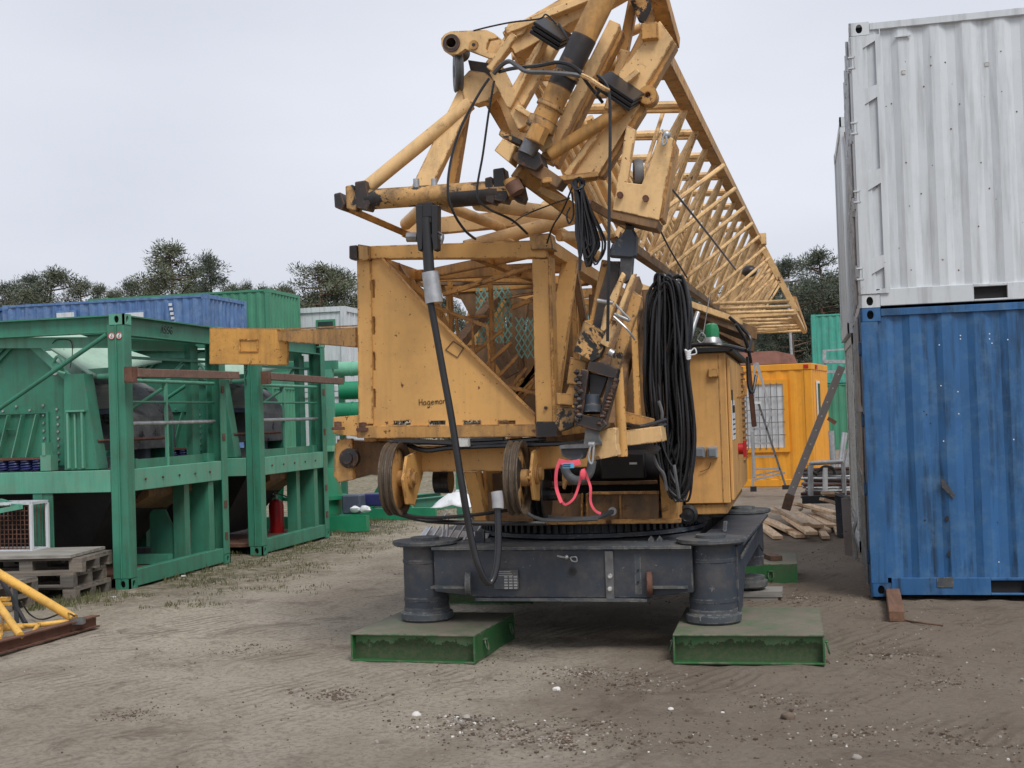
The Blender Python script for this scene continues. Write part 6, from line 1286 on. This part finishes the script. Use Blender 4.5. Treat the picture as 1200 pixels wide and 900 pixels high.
# structure seen inside and behind the tower box and beside the ram
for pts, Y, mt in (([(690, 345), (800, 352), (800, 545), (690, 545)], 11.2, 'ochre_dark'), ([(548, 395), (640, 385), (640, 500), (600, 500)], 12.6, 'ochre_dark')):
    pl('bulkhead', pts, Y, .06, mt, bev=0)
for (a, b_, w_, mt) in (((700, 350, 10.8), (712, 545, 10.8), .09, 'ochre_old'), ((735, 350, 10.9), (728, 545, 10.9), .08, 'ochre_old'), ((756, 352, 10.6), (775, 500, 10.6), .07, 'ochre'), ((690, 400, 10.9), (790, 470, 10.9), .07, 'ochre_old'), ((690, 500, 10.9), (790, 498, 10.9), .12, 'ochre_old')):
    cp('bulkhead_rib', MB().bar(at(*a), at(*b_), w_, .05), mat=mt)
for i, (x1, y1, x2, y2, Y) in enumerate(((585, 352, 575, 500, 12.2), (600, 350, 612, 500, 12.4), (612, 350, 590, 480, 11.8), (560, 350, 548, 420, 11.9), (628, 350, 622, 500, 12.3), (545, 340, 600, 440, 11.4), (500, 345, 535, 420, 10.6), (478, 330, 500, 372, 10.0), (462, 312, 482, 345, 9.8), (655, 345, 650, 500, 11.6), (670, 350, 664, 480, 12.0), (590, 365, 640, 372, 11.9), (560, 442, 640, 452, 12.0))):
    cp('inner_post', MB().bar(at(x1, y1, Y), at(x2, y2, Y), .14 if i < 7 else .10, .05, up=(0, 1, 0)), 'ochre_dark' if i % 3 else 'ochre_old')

q = MB()
for (x0_, x1_, y0_, y1_, Y) in ((558, 600, 336, 402, 11.0), (604, 626, 372, 420, 11.0), (528, 545, 395, 425, 11.0), (672, 690, 420, 500, 11.0)):
    k = int((x1_-x0_)/5); hh = y1_-y0_
    for i in range(-int(hh/6), k+1):
        for s__ in (1, -1):
            xa, xb = x0_+i*7, x0_+i*7+hh*.6; ya, yb = y0_, y1_
            if xb < x0_ or xa > x1_: continue
            t0 = max(0, (x0_-xa)/(xb-xa)); t1 = min(1, (x1_-xa)/(xb-xa))
            if t1 <= t0: continue
            u0_, u1_ = (ya+(yb-ya)*t0, ya+(yb-ya)*t1) if s__ > 0 else (yb-(yb-ya)*t0, yb-(yb-ya)*t1)
            q.tube(at(xa+(xb-xa)*t0, u0_, Y), at(xa+(xb-xa)*t1, u1_, Y), .007, n=4, cap=False)
cp('mesh_guard', q, M['mesh_teal'])['kind'] = 'stuff'

brace('jib_inner_strut', lambda z, i: (J(*cB, z+.2), J(cA[0]-.25, cA[1], z+PIT*.75)), 12, 10.4, PIT*1.1, .018)

# ------------------------------------------------------------------ green steel pads
def pad(label, x0, y0, wx, dy, h, rz, open_side='front', rings=()):
    t = thing('steel_pad', label, 'support pad', (x0, y0, 0), 'green steel pads around the crane base'); Rm = Matrix.Rotation(rz, 3, 'Z'); o = V((x0, y0, 0))
    def bx(mb, lo, hi): lo = V(lo); hi = V(hi); return mb.box(o+Rm@((lo+hi)/2), hi-lo, rot=Rm)
    g = M['padgreen']
    part('top_plate', bx(MB(), (0, 0, h-.014), (wx, dy, h)), M['padtop'], t, bevel=.004); part('bottom_plate', bx(MB(), (0, 0, 0), (wx, dy, .014)), g, t, bevel=.003)
    z0, z1 = .0145, h-.0145
    if open_side == 'front':
        part('web', bx(MB(), (.014, .07, z0), (wx-.014, .084, z1)), M['padweb'], t); part('web', bx(MB(), (.014, dy-.084, z0), (wx-.014, dy-.07, z1)), g, t)
        for x in (0, wx-.014): part('side_plate', bx(MB(), (x, .004, z0), (x+.014, dy-.004, z1)), g, t, bevel=.002)
    else:
        part('web', bx(MB(), (.07, .014, z0), (.084, dy-.014, z1)), M['padweb'], t); part('web', bx(MB(), (wx-.13, .014, z0), (wx-.116, dy-.014, z1)), M['padweb'], t)
        for y in (0, dy-.014): part('side_plate', bx(MB(), (.004, y, z0), (wx-.004, y+.014, z1)), g, t, bevel=.002)
    for (px_, py_, pz_, ax) in rings:
        c_ = V((px_, py_, pz_)); d = V({'x': (1, 0, 0), '-x': (-1, 0, 0), '-y': (0, -1, 0)}[ax]); sd_ = V((0, 1, 0)) if 'x' in ax else V((1, 0, 0)); q = MB()
        q.path([o+Rm@(c_+sd_*(.026*math.cos(a))+V((0, 0, -.02+.042*math.sin(a)))+d*(.012+.02*(1-math.sin(a))/2)) for a in [2*math.pi*k/10 for k in range(10)]], .007, n=6, smooth=2, closed=True)
        q.path([o+Rm@(c_+sd_*s_+d*e_+V((0, 0, .02))) for s_, e_ in ((-.02, 0), (-.018, .02), (.018, .02), (.02, 0))], .007, n=6, smooth=2); part('lifting_ring', q, g, t)
    return t
M['padtop'] = paint('muddy_pad_top', (.17, .15, .115), chip=.6, chipcol=(.03, .12, .04), dirt=.9, dirtcol=(.075, .13, .06), streak=0, fade=.4, rough=.75, chipscale=5, edge=True)
m, n, b = new_mat('mossy_pad_web'); v = mapped(n); sx = n.nodes.new('ShaderNodeSeparateXYZ'); n.links.new(v, sx.inputs[0])
c = mixc(n, ramp(n, tex(n, v, 5, 7, .7), .35, .65), (.07, .19, .075), (.16, .23, .125)); tcn = n.nodes.new('ShaderNodeTexCoord'); sz = n.nodes.new('ShaderNodeSeparateXYZ'); n.links.new(tcn.outputs['Object'], sz.inputs[0])
ad = N(n, 'Math', op='MULTIPLY_ADD'); n.links.new(tex(n, tcn.outputs['Object'], 9, 7, .8), ad.inputs[0]); ad.inputs[1].default_value = -.28; n.links.new(sz.outputs[2], ad.inputs[2])
c = mixc(n, ramp(n, ad.outputs[0], -.065, -.045, (1, 1, 1, 1), (0, 0, 0, 1)), c, mixc(n, ramp(n, tex(n, v, 30, 4, .7), .4, .6), (.035, .075, .028), (.07, .085, .042)))
n.links.new(c, b.inputs['Base Color']); b.inputs['Roughness'].default_value = .85; M['padweb'] = m
pad('green steel pad under the left front foot of the crane, nearest the camera', -3.25, 8.87, .95, 1.02, .205, -.06, 'front', ((.95, .22, .12, 'x'), (.95, .86, .13, 'x')))
pad('green steel pad under the right front foot of the crane, with a mossy hollow front', -.91, 8.89, 1.02, 1.22, .205, .01, 'front', ((0, .12, .12, '-x'), (1.02, .12, .12, 'x')))
pad('green steel pad with an eye ring lying apart behind the right side of the crane', -.93, 12.85, .86, 1.0, .21, .01, 'side', ((.60, 0, .12, '-y'),))
pad('green steel pad under the hidden left rear foot of the crane', -3.4, 11.6, .95, 1.0, .205, 0, 'front')
q = MB().box((-.52, 12.06, .05), (.62, .34, .05)).box((-.5, 12.05, .0125+.0), (.5, .3, .045)); solo('wooden_plate', q, M['board'], 'flat pale grey slab under the right rear foot of the crane', 'slab', (-.5, 12.05, 0))
q = MB().box((-.32, 13.25, .235), (.12, .3, .045), rz=.3); solo('timber_offcut', q, M['darkwood'], 'short dark timber offcut lying on the green pad behind the crane', 'timber', (-.32, 13.25, .21))
# ------------------------------------------------------------------ long black hose hanging from the front tube
YH = 8.46
M['cloth_grey'] = plain('grey_tape', (.34, .34, .35), .6, var=.3)
t = thing('supply_hose', 'long black hose hanging from the front tube of the crane to its base', 'hose', tuple(at(501, 240, YH)))
h = lambda *p: [at(x, y, Y) for x, y, Y in p]
q = MB().path(h((504, 352, YH), (511, 390, YH), (520, 440, YH), (530, 495, YH-.02), (540, 560, YH-.05), (551, 625, YH-.05), (561, 665, YH-.05), (572, 684, YH), (580, 672, YH+.05), (584, 640, YH+.1), (583, 590, YH+.15)), .0245, n=14, smooth=5); part('hose', q, M['rubber'], t)
q = MB().path(h((583.5, 596, YH+.13), (583.5, 588, YH+.14), (582, 576, YH+.15)), .040, n=12); part('tape_wrap', q, M['cloth_grey'], t)
part('sleeve', MB().tube(at(504, 319, YH), at(509, 355, YH), .058, .062, n=24), M['galv'], t, bevel=.004)
part('rod', MB().tube(at(499, 255, YH), at(503, 320, YH), .038, n=14), M['black'], t)
q = MB(); 
for px in (491, 509): q.plate([at(px-4, 240, YH-.03), at(px+4, 240, YH-.03), at(px+3.5, 292, YH-.03), at(px-1, 294, YH-.03), at(px-3, 280, YH-.03)], (0, .09, 0))
q.box(at(500, 247, YH+.02), (.11, .09, .10)); q.box(at(500, 258, YH+.02), (.09, .08, .05)); part('clevis', q, M['black'], t, bevel=.004)
q = MB(); q.tube(at(486, 277, YH+.01), at(515, 277, YH+.01), .022); q.tube(at(477, 278, YH+.01), at(489, 278, YH+.01), .034, n=8); q.path(h((512, 272, YH), (519, 276, YH-.02), (517, 286, YH-.02)), .01); part('clevis_pin', q, M['steel'], t)

# ------------------------------------------------------------------ coils of cable
t = thing('cable_coil', 'big hanging coil of many black cables beside the ochre cabinet', 'cable coil', tuple(at(785, 330, 9.7)))
rc = random.Random(21)
for i in range(46):
    f = i/45; top = rc.uniform(322, 332); lx = lerp(754, 774, rc.random()); rx = lerp(785, 813, rc.random()**.8); bt = lerp(516, 586, (rx-785)/28*.75+.25*rc.random()); tx = rc.uniform(768, 795); Yc = rc.uniform(9.35, 9.75)
    if rc.random() < .35: lx = rc.uniform(765, 785); bt = rc.uniform(556, 588)
    bx_ = lerp(lx, rx, .62)+rc.uniform(-3, 6); j = lambda: rc.uniform(-2.2, 2.2)
    pts = [(tx, top), (lerp(tx, lx, .8)+j(), top+22), (lx+j(), top+90), (lx+j()+1, 470), (lerp(lx, bx_, .45)+j(), bt-28), (bx_, bt), (lerp(bx_, rx, .8), bt-22), (rx+j(), 500+j()*3), (rx-7+j(), 430), (lerp(tx+14, rx, .2)+j(), top+45), (tx+9, top+6)]
    q = MB().path([at(x, y, Yc+rc.uniform(-.02, .02)) for x, y in pts], rc.choice((.009, .011, .011, .014)), n=8, smooth=5, closed=True)
    part('cable_loop', q, M['rubber'] if i % 9 else M['rubber_g'], t)  # a few light grey loops stand for highlights on the black cables
q = MB(); 
for k in range(5): q.path(h((803+k*.5, 410+k*2.2, 9.3), (806, 412+k*2.2, 9.28), (809, 411+k*2.2, 9.3)), .008, n=6)
q.path(h((809, 412, 9.3), (814, 408, 9.3), (816, 414, 9.3), (810, 416, 9.3)), .005, n=6); part('white_tie', q, M['white_pl'], t)
q = MB(); q.path(h((772, 470, 9.3), (776, 490, 9.28), (764, 520, 9.3), (770, 545, 9.3), (778, 556, 9.3), (781, 575, 9.3)), .012, n=6); q.path(h((790, 545, 9.3), (793, 565, 9.28), (796, 584, 9.3)), .012, n=6); q.ball(at(766, 527, 9.28), .04, 8, (1.4, .7, .8), .3, rc); part('loose_end', q, M['rubber_g'], t)
q = MB().bar(at(770, 330, 9.75), at(800, 330, 9.75), .05, .05); part('hanger', q, M['ochre_dark'], t)
t = thing('cable_bundle', 'small bundle of thin black cables hanging under the mast foot', 'cable coil', tuple(at(682, 215, 8.45)))
for i in range(16):
    lx = rc.uniform(676, 690); rx = lx+rc.uniform(4, 20); bt = rc.uniform(280, 320); Yc = rc.uniform(8.36, 8.52)
    q = MB().path([at(x, y, Yc) for x, y in ((674+rc.uniform(-2, 2), 213), (lerp(674, lx, .6), 240), (lx+rc.uniform(-3, 3), 275), (lerp(lx, rx, .5), bt), (rx+rc.uniform(-2, 3), 285), (lerp(682, rx, .4), 245), (680, 214))], rc.choice((.007, .009)), n=6, smooth=5, closed=True); part('cable_loop', q, M['rubber'], t)
q = MB(); q.path(h((673, 212, 8.4), (680, 209, 8.36), (684, 216, 8.38), (676, 222, 8.36), (670, 214, 8.4)), .012, n=6); q.path(h((668, 243, 8.4), (664, 252, 8.4), (667, 262, 8.4), (672, 250, 8.4), (670, 225, 8.4)), .007, n=6); part('knot', q, M['rubber'], t)
def wire(label, pts, r_=.009, mat='rubber', cat_='cable'):
    solo('cable', MB().path(h(*pts), r_, n=6, smooth=6), M[mat], label, cat_, tuple(at(*pts[0])))
wire('long black cable hanging straight down in front of the mast foot to the ram', ((700, 88, 8.35), (713, 105, 8.34), (715, 150, 8.33), (714, 240, 8.32), (713, 330, 8.32), (712, 400, 8.35)), .012)
wire('black cable curving from the mast head down in front of the front tube', ((573, 92, 8.6), (560, 112, 8.55), (540, 150, 8.5), (528, 190, 8.48), (525, 225, 8.46), (532, 250, 8.5), (545, 270, 8.6), (557, 280, 8.8)), .010)
wire('thin black cable running straight from the mast head to the dark tube sleeve', ((579, 95, 8.6), (573, 130, 8.55), (566, 180, 8.5), (559, 226, 8.48), (570, 243, 8.5), (600, 258, 8.6), (618, 274, 8.8)), .009)
wire('thin black cable crossing from the mast foot to the tower box corner', ((672, 215, 8.45), (660, 245, 8.5), (648, 265, 8.7), (641, 285, 8.9)), .007)
wire('thin black cable sagging from the mast foot left across the arm', ((668, 232, 8.4), (645, 240, 8.45), (615, 252, 8.6), (600, 262, 9.0)), .005)
wire('grey brown hose arching over the mast arms towards the cylinder', ((579, 86, 8.5), (588, 76, 8.45), (597, 72, 8.4), (607, 78, 8.35), (618, 84, 8.3), (640, 85, 8.28), (668, 87, 8.27), (680, 89, 8.28)), .016, 'rubber_g')
wire('black hose across the mast arms to the cylinder, above the grey brown one', ((585, 84, 8.5), (602, 80, 8.4), (630, 77, 8.3), (655, 73, 8.28), (672, 78, 8.27), (684, 88, 8.27)), .013)
wire('short black cable bent under the upper rubber buffer', ((655, 28, 8.5), (662, 40, 8.45), (669, 52, 8.45)), .008)
wire('thin black wire drawn along the top of the pin lug plate', ((555, 36, 8.6), (575, 31, 8.55), (600, 26, 8.5), (632, 22, 8.5), (640, 17, 8.5), (652, 28, 8.5)), .006)
wire('black wire drawn in a straight diagonal across the open jib', ((778, 210, 9.5), (820, 262, 11.0), (862, 316, 13.0)), .010)
wire('thin black wire from the fork bracket down across the jib bracing', ((770, 262, 8.8), (785, 292, 9.4), (805, 325, 10.2)), .007)
wire('kinked black cable beside the right rubber buffer', ((682, 88, 8.3), (690, 100, 8.35), (700, 112, 8.4), (706, 120, 8.45)), .012)
wire('second kinked black cable beside the right rubber buffer', ((706, 100, 8.35), (698, 112, 8.35), (703, 104, 8.35), (690, 90, 8.3)), .010)
wire('ochre sheathed cable leading from the hose joint to the right buffer', ((681, 88, 8.25), (690, 92, 8.25), (705, 102, 8.25), (713, 106, 8.3)), .016, 'ochre_jib')

# ------------------------------------------------------------------ pink strap with a blue tag
t = thing('lashing_strap', 'pink webbing strap with a blue tag tied round the hook of the crane', 'strap', tuple(at(672, 545, 8.3)))
def ribbon(pts, w_, Y):
    mb = MB(); c_ = cat([at(x, y, Y+dy) for x, y, dy in pts], 4); vs = []
    for i, p in enumerate(c_):
        d = (c_[min(i+1, len(c_)-1)]-c_[max(0, i-1)]).normalized(); s_ = d.cross(V((.25*math.sin(i*.5), 1, 0))).normalized()*w_/2
        vs += [p-s_, p+s_, p+s_+V((0, .006, 0)), p-s_+V((0, .006, 0))]
    k = len(c_); fs = []
    for i in range(k-1):
        for a in range(4): fs.append((4*i+a, 4*i+(a+1) % 4, 4*i+4+(a+1) % 4, 4*i+4+a))
    fs += [(0, 3, 2, 1), (4*k-4, 4*k-3, 4*k-2, 4*k-1)]
    return mb.add(vs, fs, True)
part('strap_end', ribbon(((657, 538, 0), (652, 552, .0), (652, 572, .02), (658, 589, 0)), .022, 8.28), M['pink'], t)
part('strap_band', ribbon(((657, 541, 0), (668, 543, -.01), (680, 541, 0)), .036, 8.28), M['pink'], t)
part('strap_end', ribbon(((681, 552, 0), (679, 566, .01), (673, 583, 0), (664, 591, .0), (659, 589, .02)), .016, 8.28), M['pink'], t)
part('strap_end', ribbon(((684, 549, 0), (689, 562, .02), (692, 572, .0), (692, 588, .01), (697, 598, 0), (704, 602, 0)), .016, 8.27), M['pink'], t)
part('knot', MB().ball(at(683, 556, 8.26), .03, 8, (.6, .6, 1.2), .2, rc), M['pink'], t)
part('tag', MB().box(at(666, 545.5, 8.24), (.075, .004, .034)), M['label_blue'], t)
q = MB(); 
for k in range(2): q.box(at(664, 544.5+2.2*k, 8.236), (.05, .002, .005))
part('tag_print', q, M['ink'], t)

# ------------------------------------------------------------------ between crane and containers: planks, strut, ladder, rack
rp = random.Random(4)
pk = [((890, 597), (912, 633), .13, .03), ((896, 590), (925, 628), .12, .07), ((905, 596), (938, 632), .13, .035), ((918, 600), (952, 636), .15, .11), ((915, 592), (945, 630), .1, .16), ((938, 588), (968, 628), .15, .06), ((930, 596), (960, 628), .14, .12), ((950, 586), (975, 624), .15, .08), ((945, 590), (980, 618), .12, .18), ((960, 588), (985, 612), .15, .24), ((955, 600), (982, 622), .12, .13), ((965, 583), (984, 606), .2, .30), ((928, 588), (938, 604), .1, .10), ((952, 600), (968, 634), .10, .04), ((905, 590), (935, 618), .14, .15), ((932, 594), (950, 612), .12, .2), ((975, 598), (986, 630), .14, .05)]
descr = ['leftmost sawn plank of the pile, lying almost on the ground', 'second sawn plank from the left of the pile']
for i, (a, b_, w_, z) in enumerate(pk):
    A, B = gr(a[0], a[1]+6, 0), gr(b_[0], b_[1], 0); A = V((A.x, min(A.y, 19.6), z*1.5)); B = V((B.x, B.y, max(.025, z*1.1))); d = B-A; L = 1.9
    if d.length > 2.3: A = B - d.normalized()*2.3
    rank = sorted(range(len(pk)), key=lambda k_: pk[k_][1][0]).index(i); ORD = 'first second third fourth fifth sixth seventh eighth ninth tenth eleventh twelfth thirteenth fourteenth fifteenth sixteenth seventeenth'.split()
    lab = descr[i] if i < 2 else {3: 'long plank lying diagonally across the front of the pile', 11: 'pale plank end highest at the right back of the pile', 16: 'rightmost dark plank of the pile beside the steel plate', 9: 'broad plank near the top right of the pile', 13: 'short plank end sticking out at the front right of the pile'}.get(i, 'sawn plank in the pile, its front end ' + ORD[rank] + ' from the left')
    solo('plank', MB().bar(A, B, w_, .045), M['plank'], lab, 'plank', tuple(B), 'loose sawn planks behind the green pad', bevel=.003)
# leaning strut of channel steel with wooden foot
A = at(926, 580, 17.2); B = at(986, 430, 17.75)
t = thing('leaning_strut', 'brown grey perforated steel strut leaning against the weathered container', 'strut', tuple(at(921, 597, 17.1)))
C_ = at(921, 597, 17.15)
part('channel', MB().bar(A, B, .115, .05, up=(0, 1, 0)), M['rust_grey'] if 'rust_grey' in M else M['rusty'], t, bevel=.004) if False else None
M['rust_grey'] = paint('rusty_grey_channel', (.34, .30, .275), chip=.2, chipcol=(.12, .05, .03), dirt=.35, dirtcol=(.22, .15, .11), streak=0, rough=.7)
ch = part('channel', MB().bar(A, B, .10, .05, up=(0, 1, 0)), M['rust_grey'], t, bevel=.004); q = MB()
for k in range(9): p = lerp(A, B, .06+.11*k)+V((0, -.03, 0)); q.tube(p, p+V((0, -.004, 0)), .012, n=8)
part('holes', q, M['white_pl'], ch)['kind'] = 'stuff'
part('wooden_foot', MB().bar(C_, A, .12, .06, up=(0, 1, 0)), M['darkwood'], t, bevel=.004)
# dark steel plate and timber next to the container
x_ = at(990, 600, 15.4)
t = thing('steel_plate', 'dark grey upright steel channel standing between the plank pile and the container', 'steel channel', (.3, 15.3, 0))
q = MB().plate([at(977, 580, 15.2), at(995, 588, 14.9), at(1000, 656, 14.9), at(983, 630, 15.2)][:0] or [at(978, 578, 15.3), at(990, 578, 15.3), at(990, 629, 15.3), at(981, 629, 15.3)], (0, .05, 0)); part('channel_face', q, M['slate'], t)
q = MB().plate([at(978, 577, 15.28), at(996, 582, 14.9), at(996, 585, 14.9), at(978, 580, 15.28)], (0, .05, 0)); part('channel_top', q, M['slate_top'], t)
q = MB().plate([at(986, 584, 14.95), at(997, 584, 14.95), at(999, 652, 14.95), at(990, 650, 14.95)], (0, .06, 0)); part('channel_web', q, M['rust_grey'], t)
q = MB().path([at(999, 598, 14.9), at(1003, 610, 14.85), at(1000, 625, 14.85), at(1004, 640, 14.85), at(1003, 655, 14.85)], .02, n=6); solo('steel_wire', q, M['galv'], 'grey bent wire hanging down the foot of the weathered container', 'wire', tuple(at(999, 598, 14.9)))
# blocking timbers under the blue container
p = gr(1050, 731, .0); solo('timber_block', MB().bar(gr(1051, 729)+V((0, 0, .045)), gr(1044, 690)+V((.02, .3, .045)), .12, .09), M['darkwood'], 'brown timber block sticking out from under the blue container', 'timber', tuple(gr(1051, 729)), bevel=.006)
solo('root', MB().path([gr(1060, 727, .01), gr(1080, 730, .015), gr(1105, 733, .005)], .008, n=6), M['darkwood'], 'thin dark twig on the earth beside the timber block', 'twig', tuple(gr(1060, 727)))
# aluminium folding ladder in front of the orange cabin
YL = 25.5
t = thing('folding_ladder', 'aluminium folding ladder standing in front of the orange cabin window', 'ladder', tuple(gr(905, 566)))
L = lambda x, y, d=0: at(x, y, YL+d)
part('front_leg', MB().bar(L(884, 426), L(882.5, 573), .05, .04).bar(L(886, 425, .02), L(903, 478), .04, .04), M['alu'], t)
part('front_leg', MB().bar(L(888, 470), L(921, 571), .05, .04), M['steel'], t); part('rear_leg', MB().bar(L(888, 425, .3), L(904, 485, .3), .035, .03).bar(L(904, 485, .3), L(899, 502, .3), .05, .03), M['alu'], t)
for k, (y, xr) in enumerate(((487, 893), (503, 899), (520, 904), (535, 909), (550, 914), (471, 889))): part('rung', MB().bar(L(883.5, y), L(xr, y-.8), .05, .035), M['alu'], t)
part('spreader', MB().bar(L(881, 563), L(920, 554), .04, .04).bar(L(882, 558, .1), L(916, 551, .1), .03, .03), M['alu'], t); part('ladder_top', MB().box(L(886, 472), (.2, .3, .05)), M['white_pl'], t)
part('foot', MB().box(L(883, 573), (.12, .1, .10)), M['black'], t); part('foot', MB().box(L(921, 571), (.14, .1, .08)), M['black'], t)
# pipe rack with grey scaffold tubes in front of the teal containers
t = thing('tube_rack', 'galvanised rack with a pile of grey scaffold tubes beyond the planks', 'rack', tuple(gr(970, 583)))
K = lambda x, y, d=0: at(x, y, 20.5+d)
part('rack_post', MB().tube(K(950, 545), K(950, 590), .045), M['galv'], t); part('rack_post', MB().tube(K(967, 548), K(967, 590), .04), M['white_pl'], t); part('rack_post', MB().tube(K(988, 545, .4), K(988, 578, .4), .03), M['galv'], t); part('rack_post', MB().tube(K(988, 542), K(990, 590), .035), M['galv'], t)
part('rack_rail', MB().tube(K(948, 543), K(988, 541), .035), M['galv'], t); part('rack_rail', MB().tube(K(950, 552), K(958, 556), .03).path([K(958, 553), K(966, 547), K(976, 549), K(978, 556)], .025), M['black'], t); part('rack_base', MB().b2(K(940, 590)-V((0, .1, 0)), K(992, 580)+V((0, .3, 0))), M['black'], t)
rr2 = random.Random(8)
for k in range(22):
    y = 550+1.6*k; x0_ = 941+rr2.uniform(-3, 4); x1_ = 1002+rr2.uniform(-6, 4); dd = .1+.5*rr2.random()
    solo('scaffold_tube', MB().tube(K(x0_, y+rr2.uniform(-1, 1), dd), K(x1_, y+rr2.uniform(-1.5, .5), dd+.2), .024, n=8), M['galv'] if k % 3 else M['rusty'], 'grey scaffold tube lying in the rack beyond the planks', 'tube', tuple(K(x0_, y, dd)), 'scaffold tubes lying in the rack')
for i, (a, b_, mt, lab) in enumerate((((974, 505), (978, 545), 'galv', 'grey steel prop standing upright behind the tube rack'), ((990, 507), (982, 545), 'alu', 'pale steel prop leaning left behind the tube rack'), ((997, 520), (987, 548), 'galv', 'short grey prop leaning steeply behind the tube rack'))):
    b3 = at(b_[0], 572, 22.5); A3 = at(a[0], a[1], 22.6); solo('steel_prop', MB().tube(b3, A3, .05, n=12), M[mt], lab, 'prop', tuple(b3), 'props behind the tube rack')
q = MB().hexa([at(969, 492, 22.5), at(978, 498, 22.5), at(978, 498, 22.9), at(969, 492, 22.9), at(971, 488, 22.5), at(981, 494, 22.5), at(981, 494, 22.9), at(971, 488, 22.9)]); solo('prop_head', q, M['rusty'], 'dark brown plate on the head of the upright prop', 'plate', tuple(at(974, 493, 22.5)))
q = MB(); q.bar(at(965, 424, 46), at(992, 424, 46), .5, .12); q.bar(at(965, 411, 46), at(992, 409, 46), .06, .06); q.bar(at(966, 410, 46), at(966, 450, 46), .12, .12); q.bar(at(966, 436, 46), at(992, 436, 46), .4, .1); p = at(966, 450, 46)
q.bar(p, (p.x, 46, 0), .12, .12); q.bar((p.x+1.0, 46, p.z), (p.x+1.0, 46, 0), .12, .12); solo('platform', q, M['galv'], 'grey steel landing with a rail in front of the teal containers', 'platform', (p.x, 46, 0))
# small litter
for px, py, lab in ((133, 701, 'small white paper scrap on the grass by the green post'), (215, 676, 'white scrap on the verge under the nearer green machine')):
    p = gr(px, py); solo('paper_scrap', MB().box((p.x, p.y, .012), (.05, .03, .012), rz=.4), M['cloth'], lab, 'litter', tuple(p))
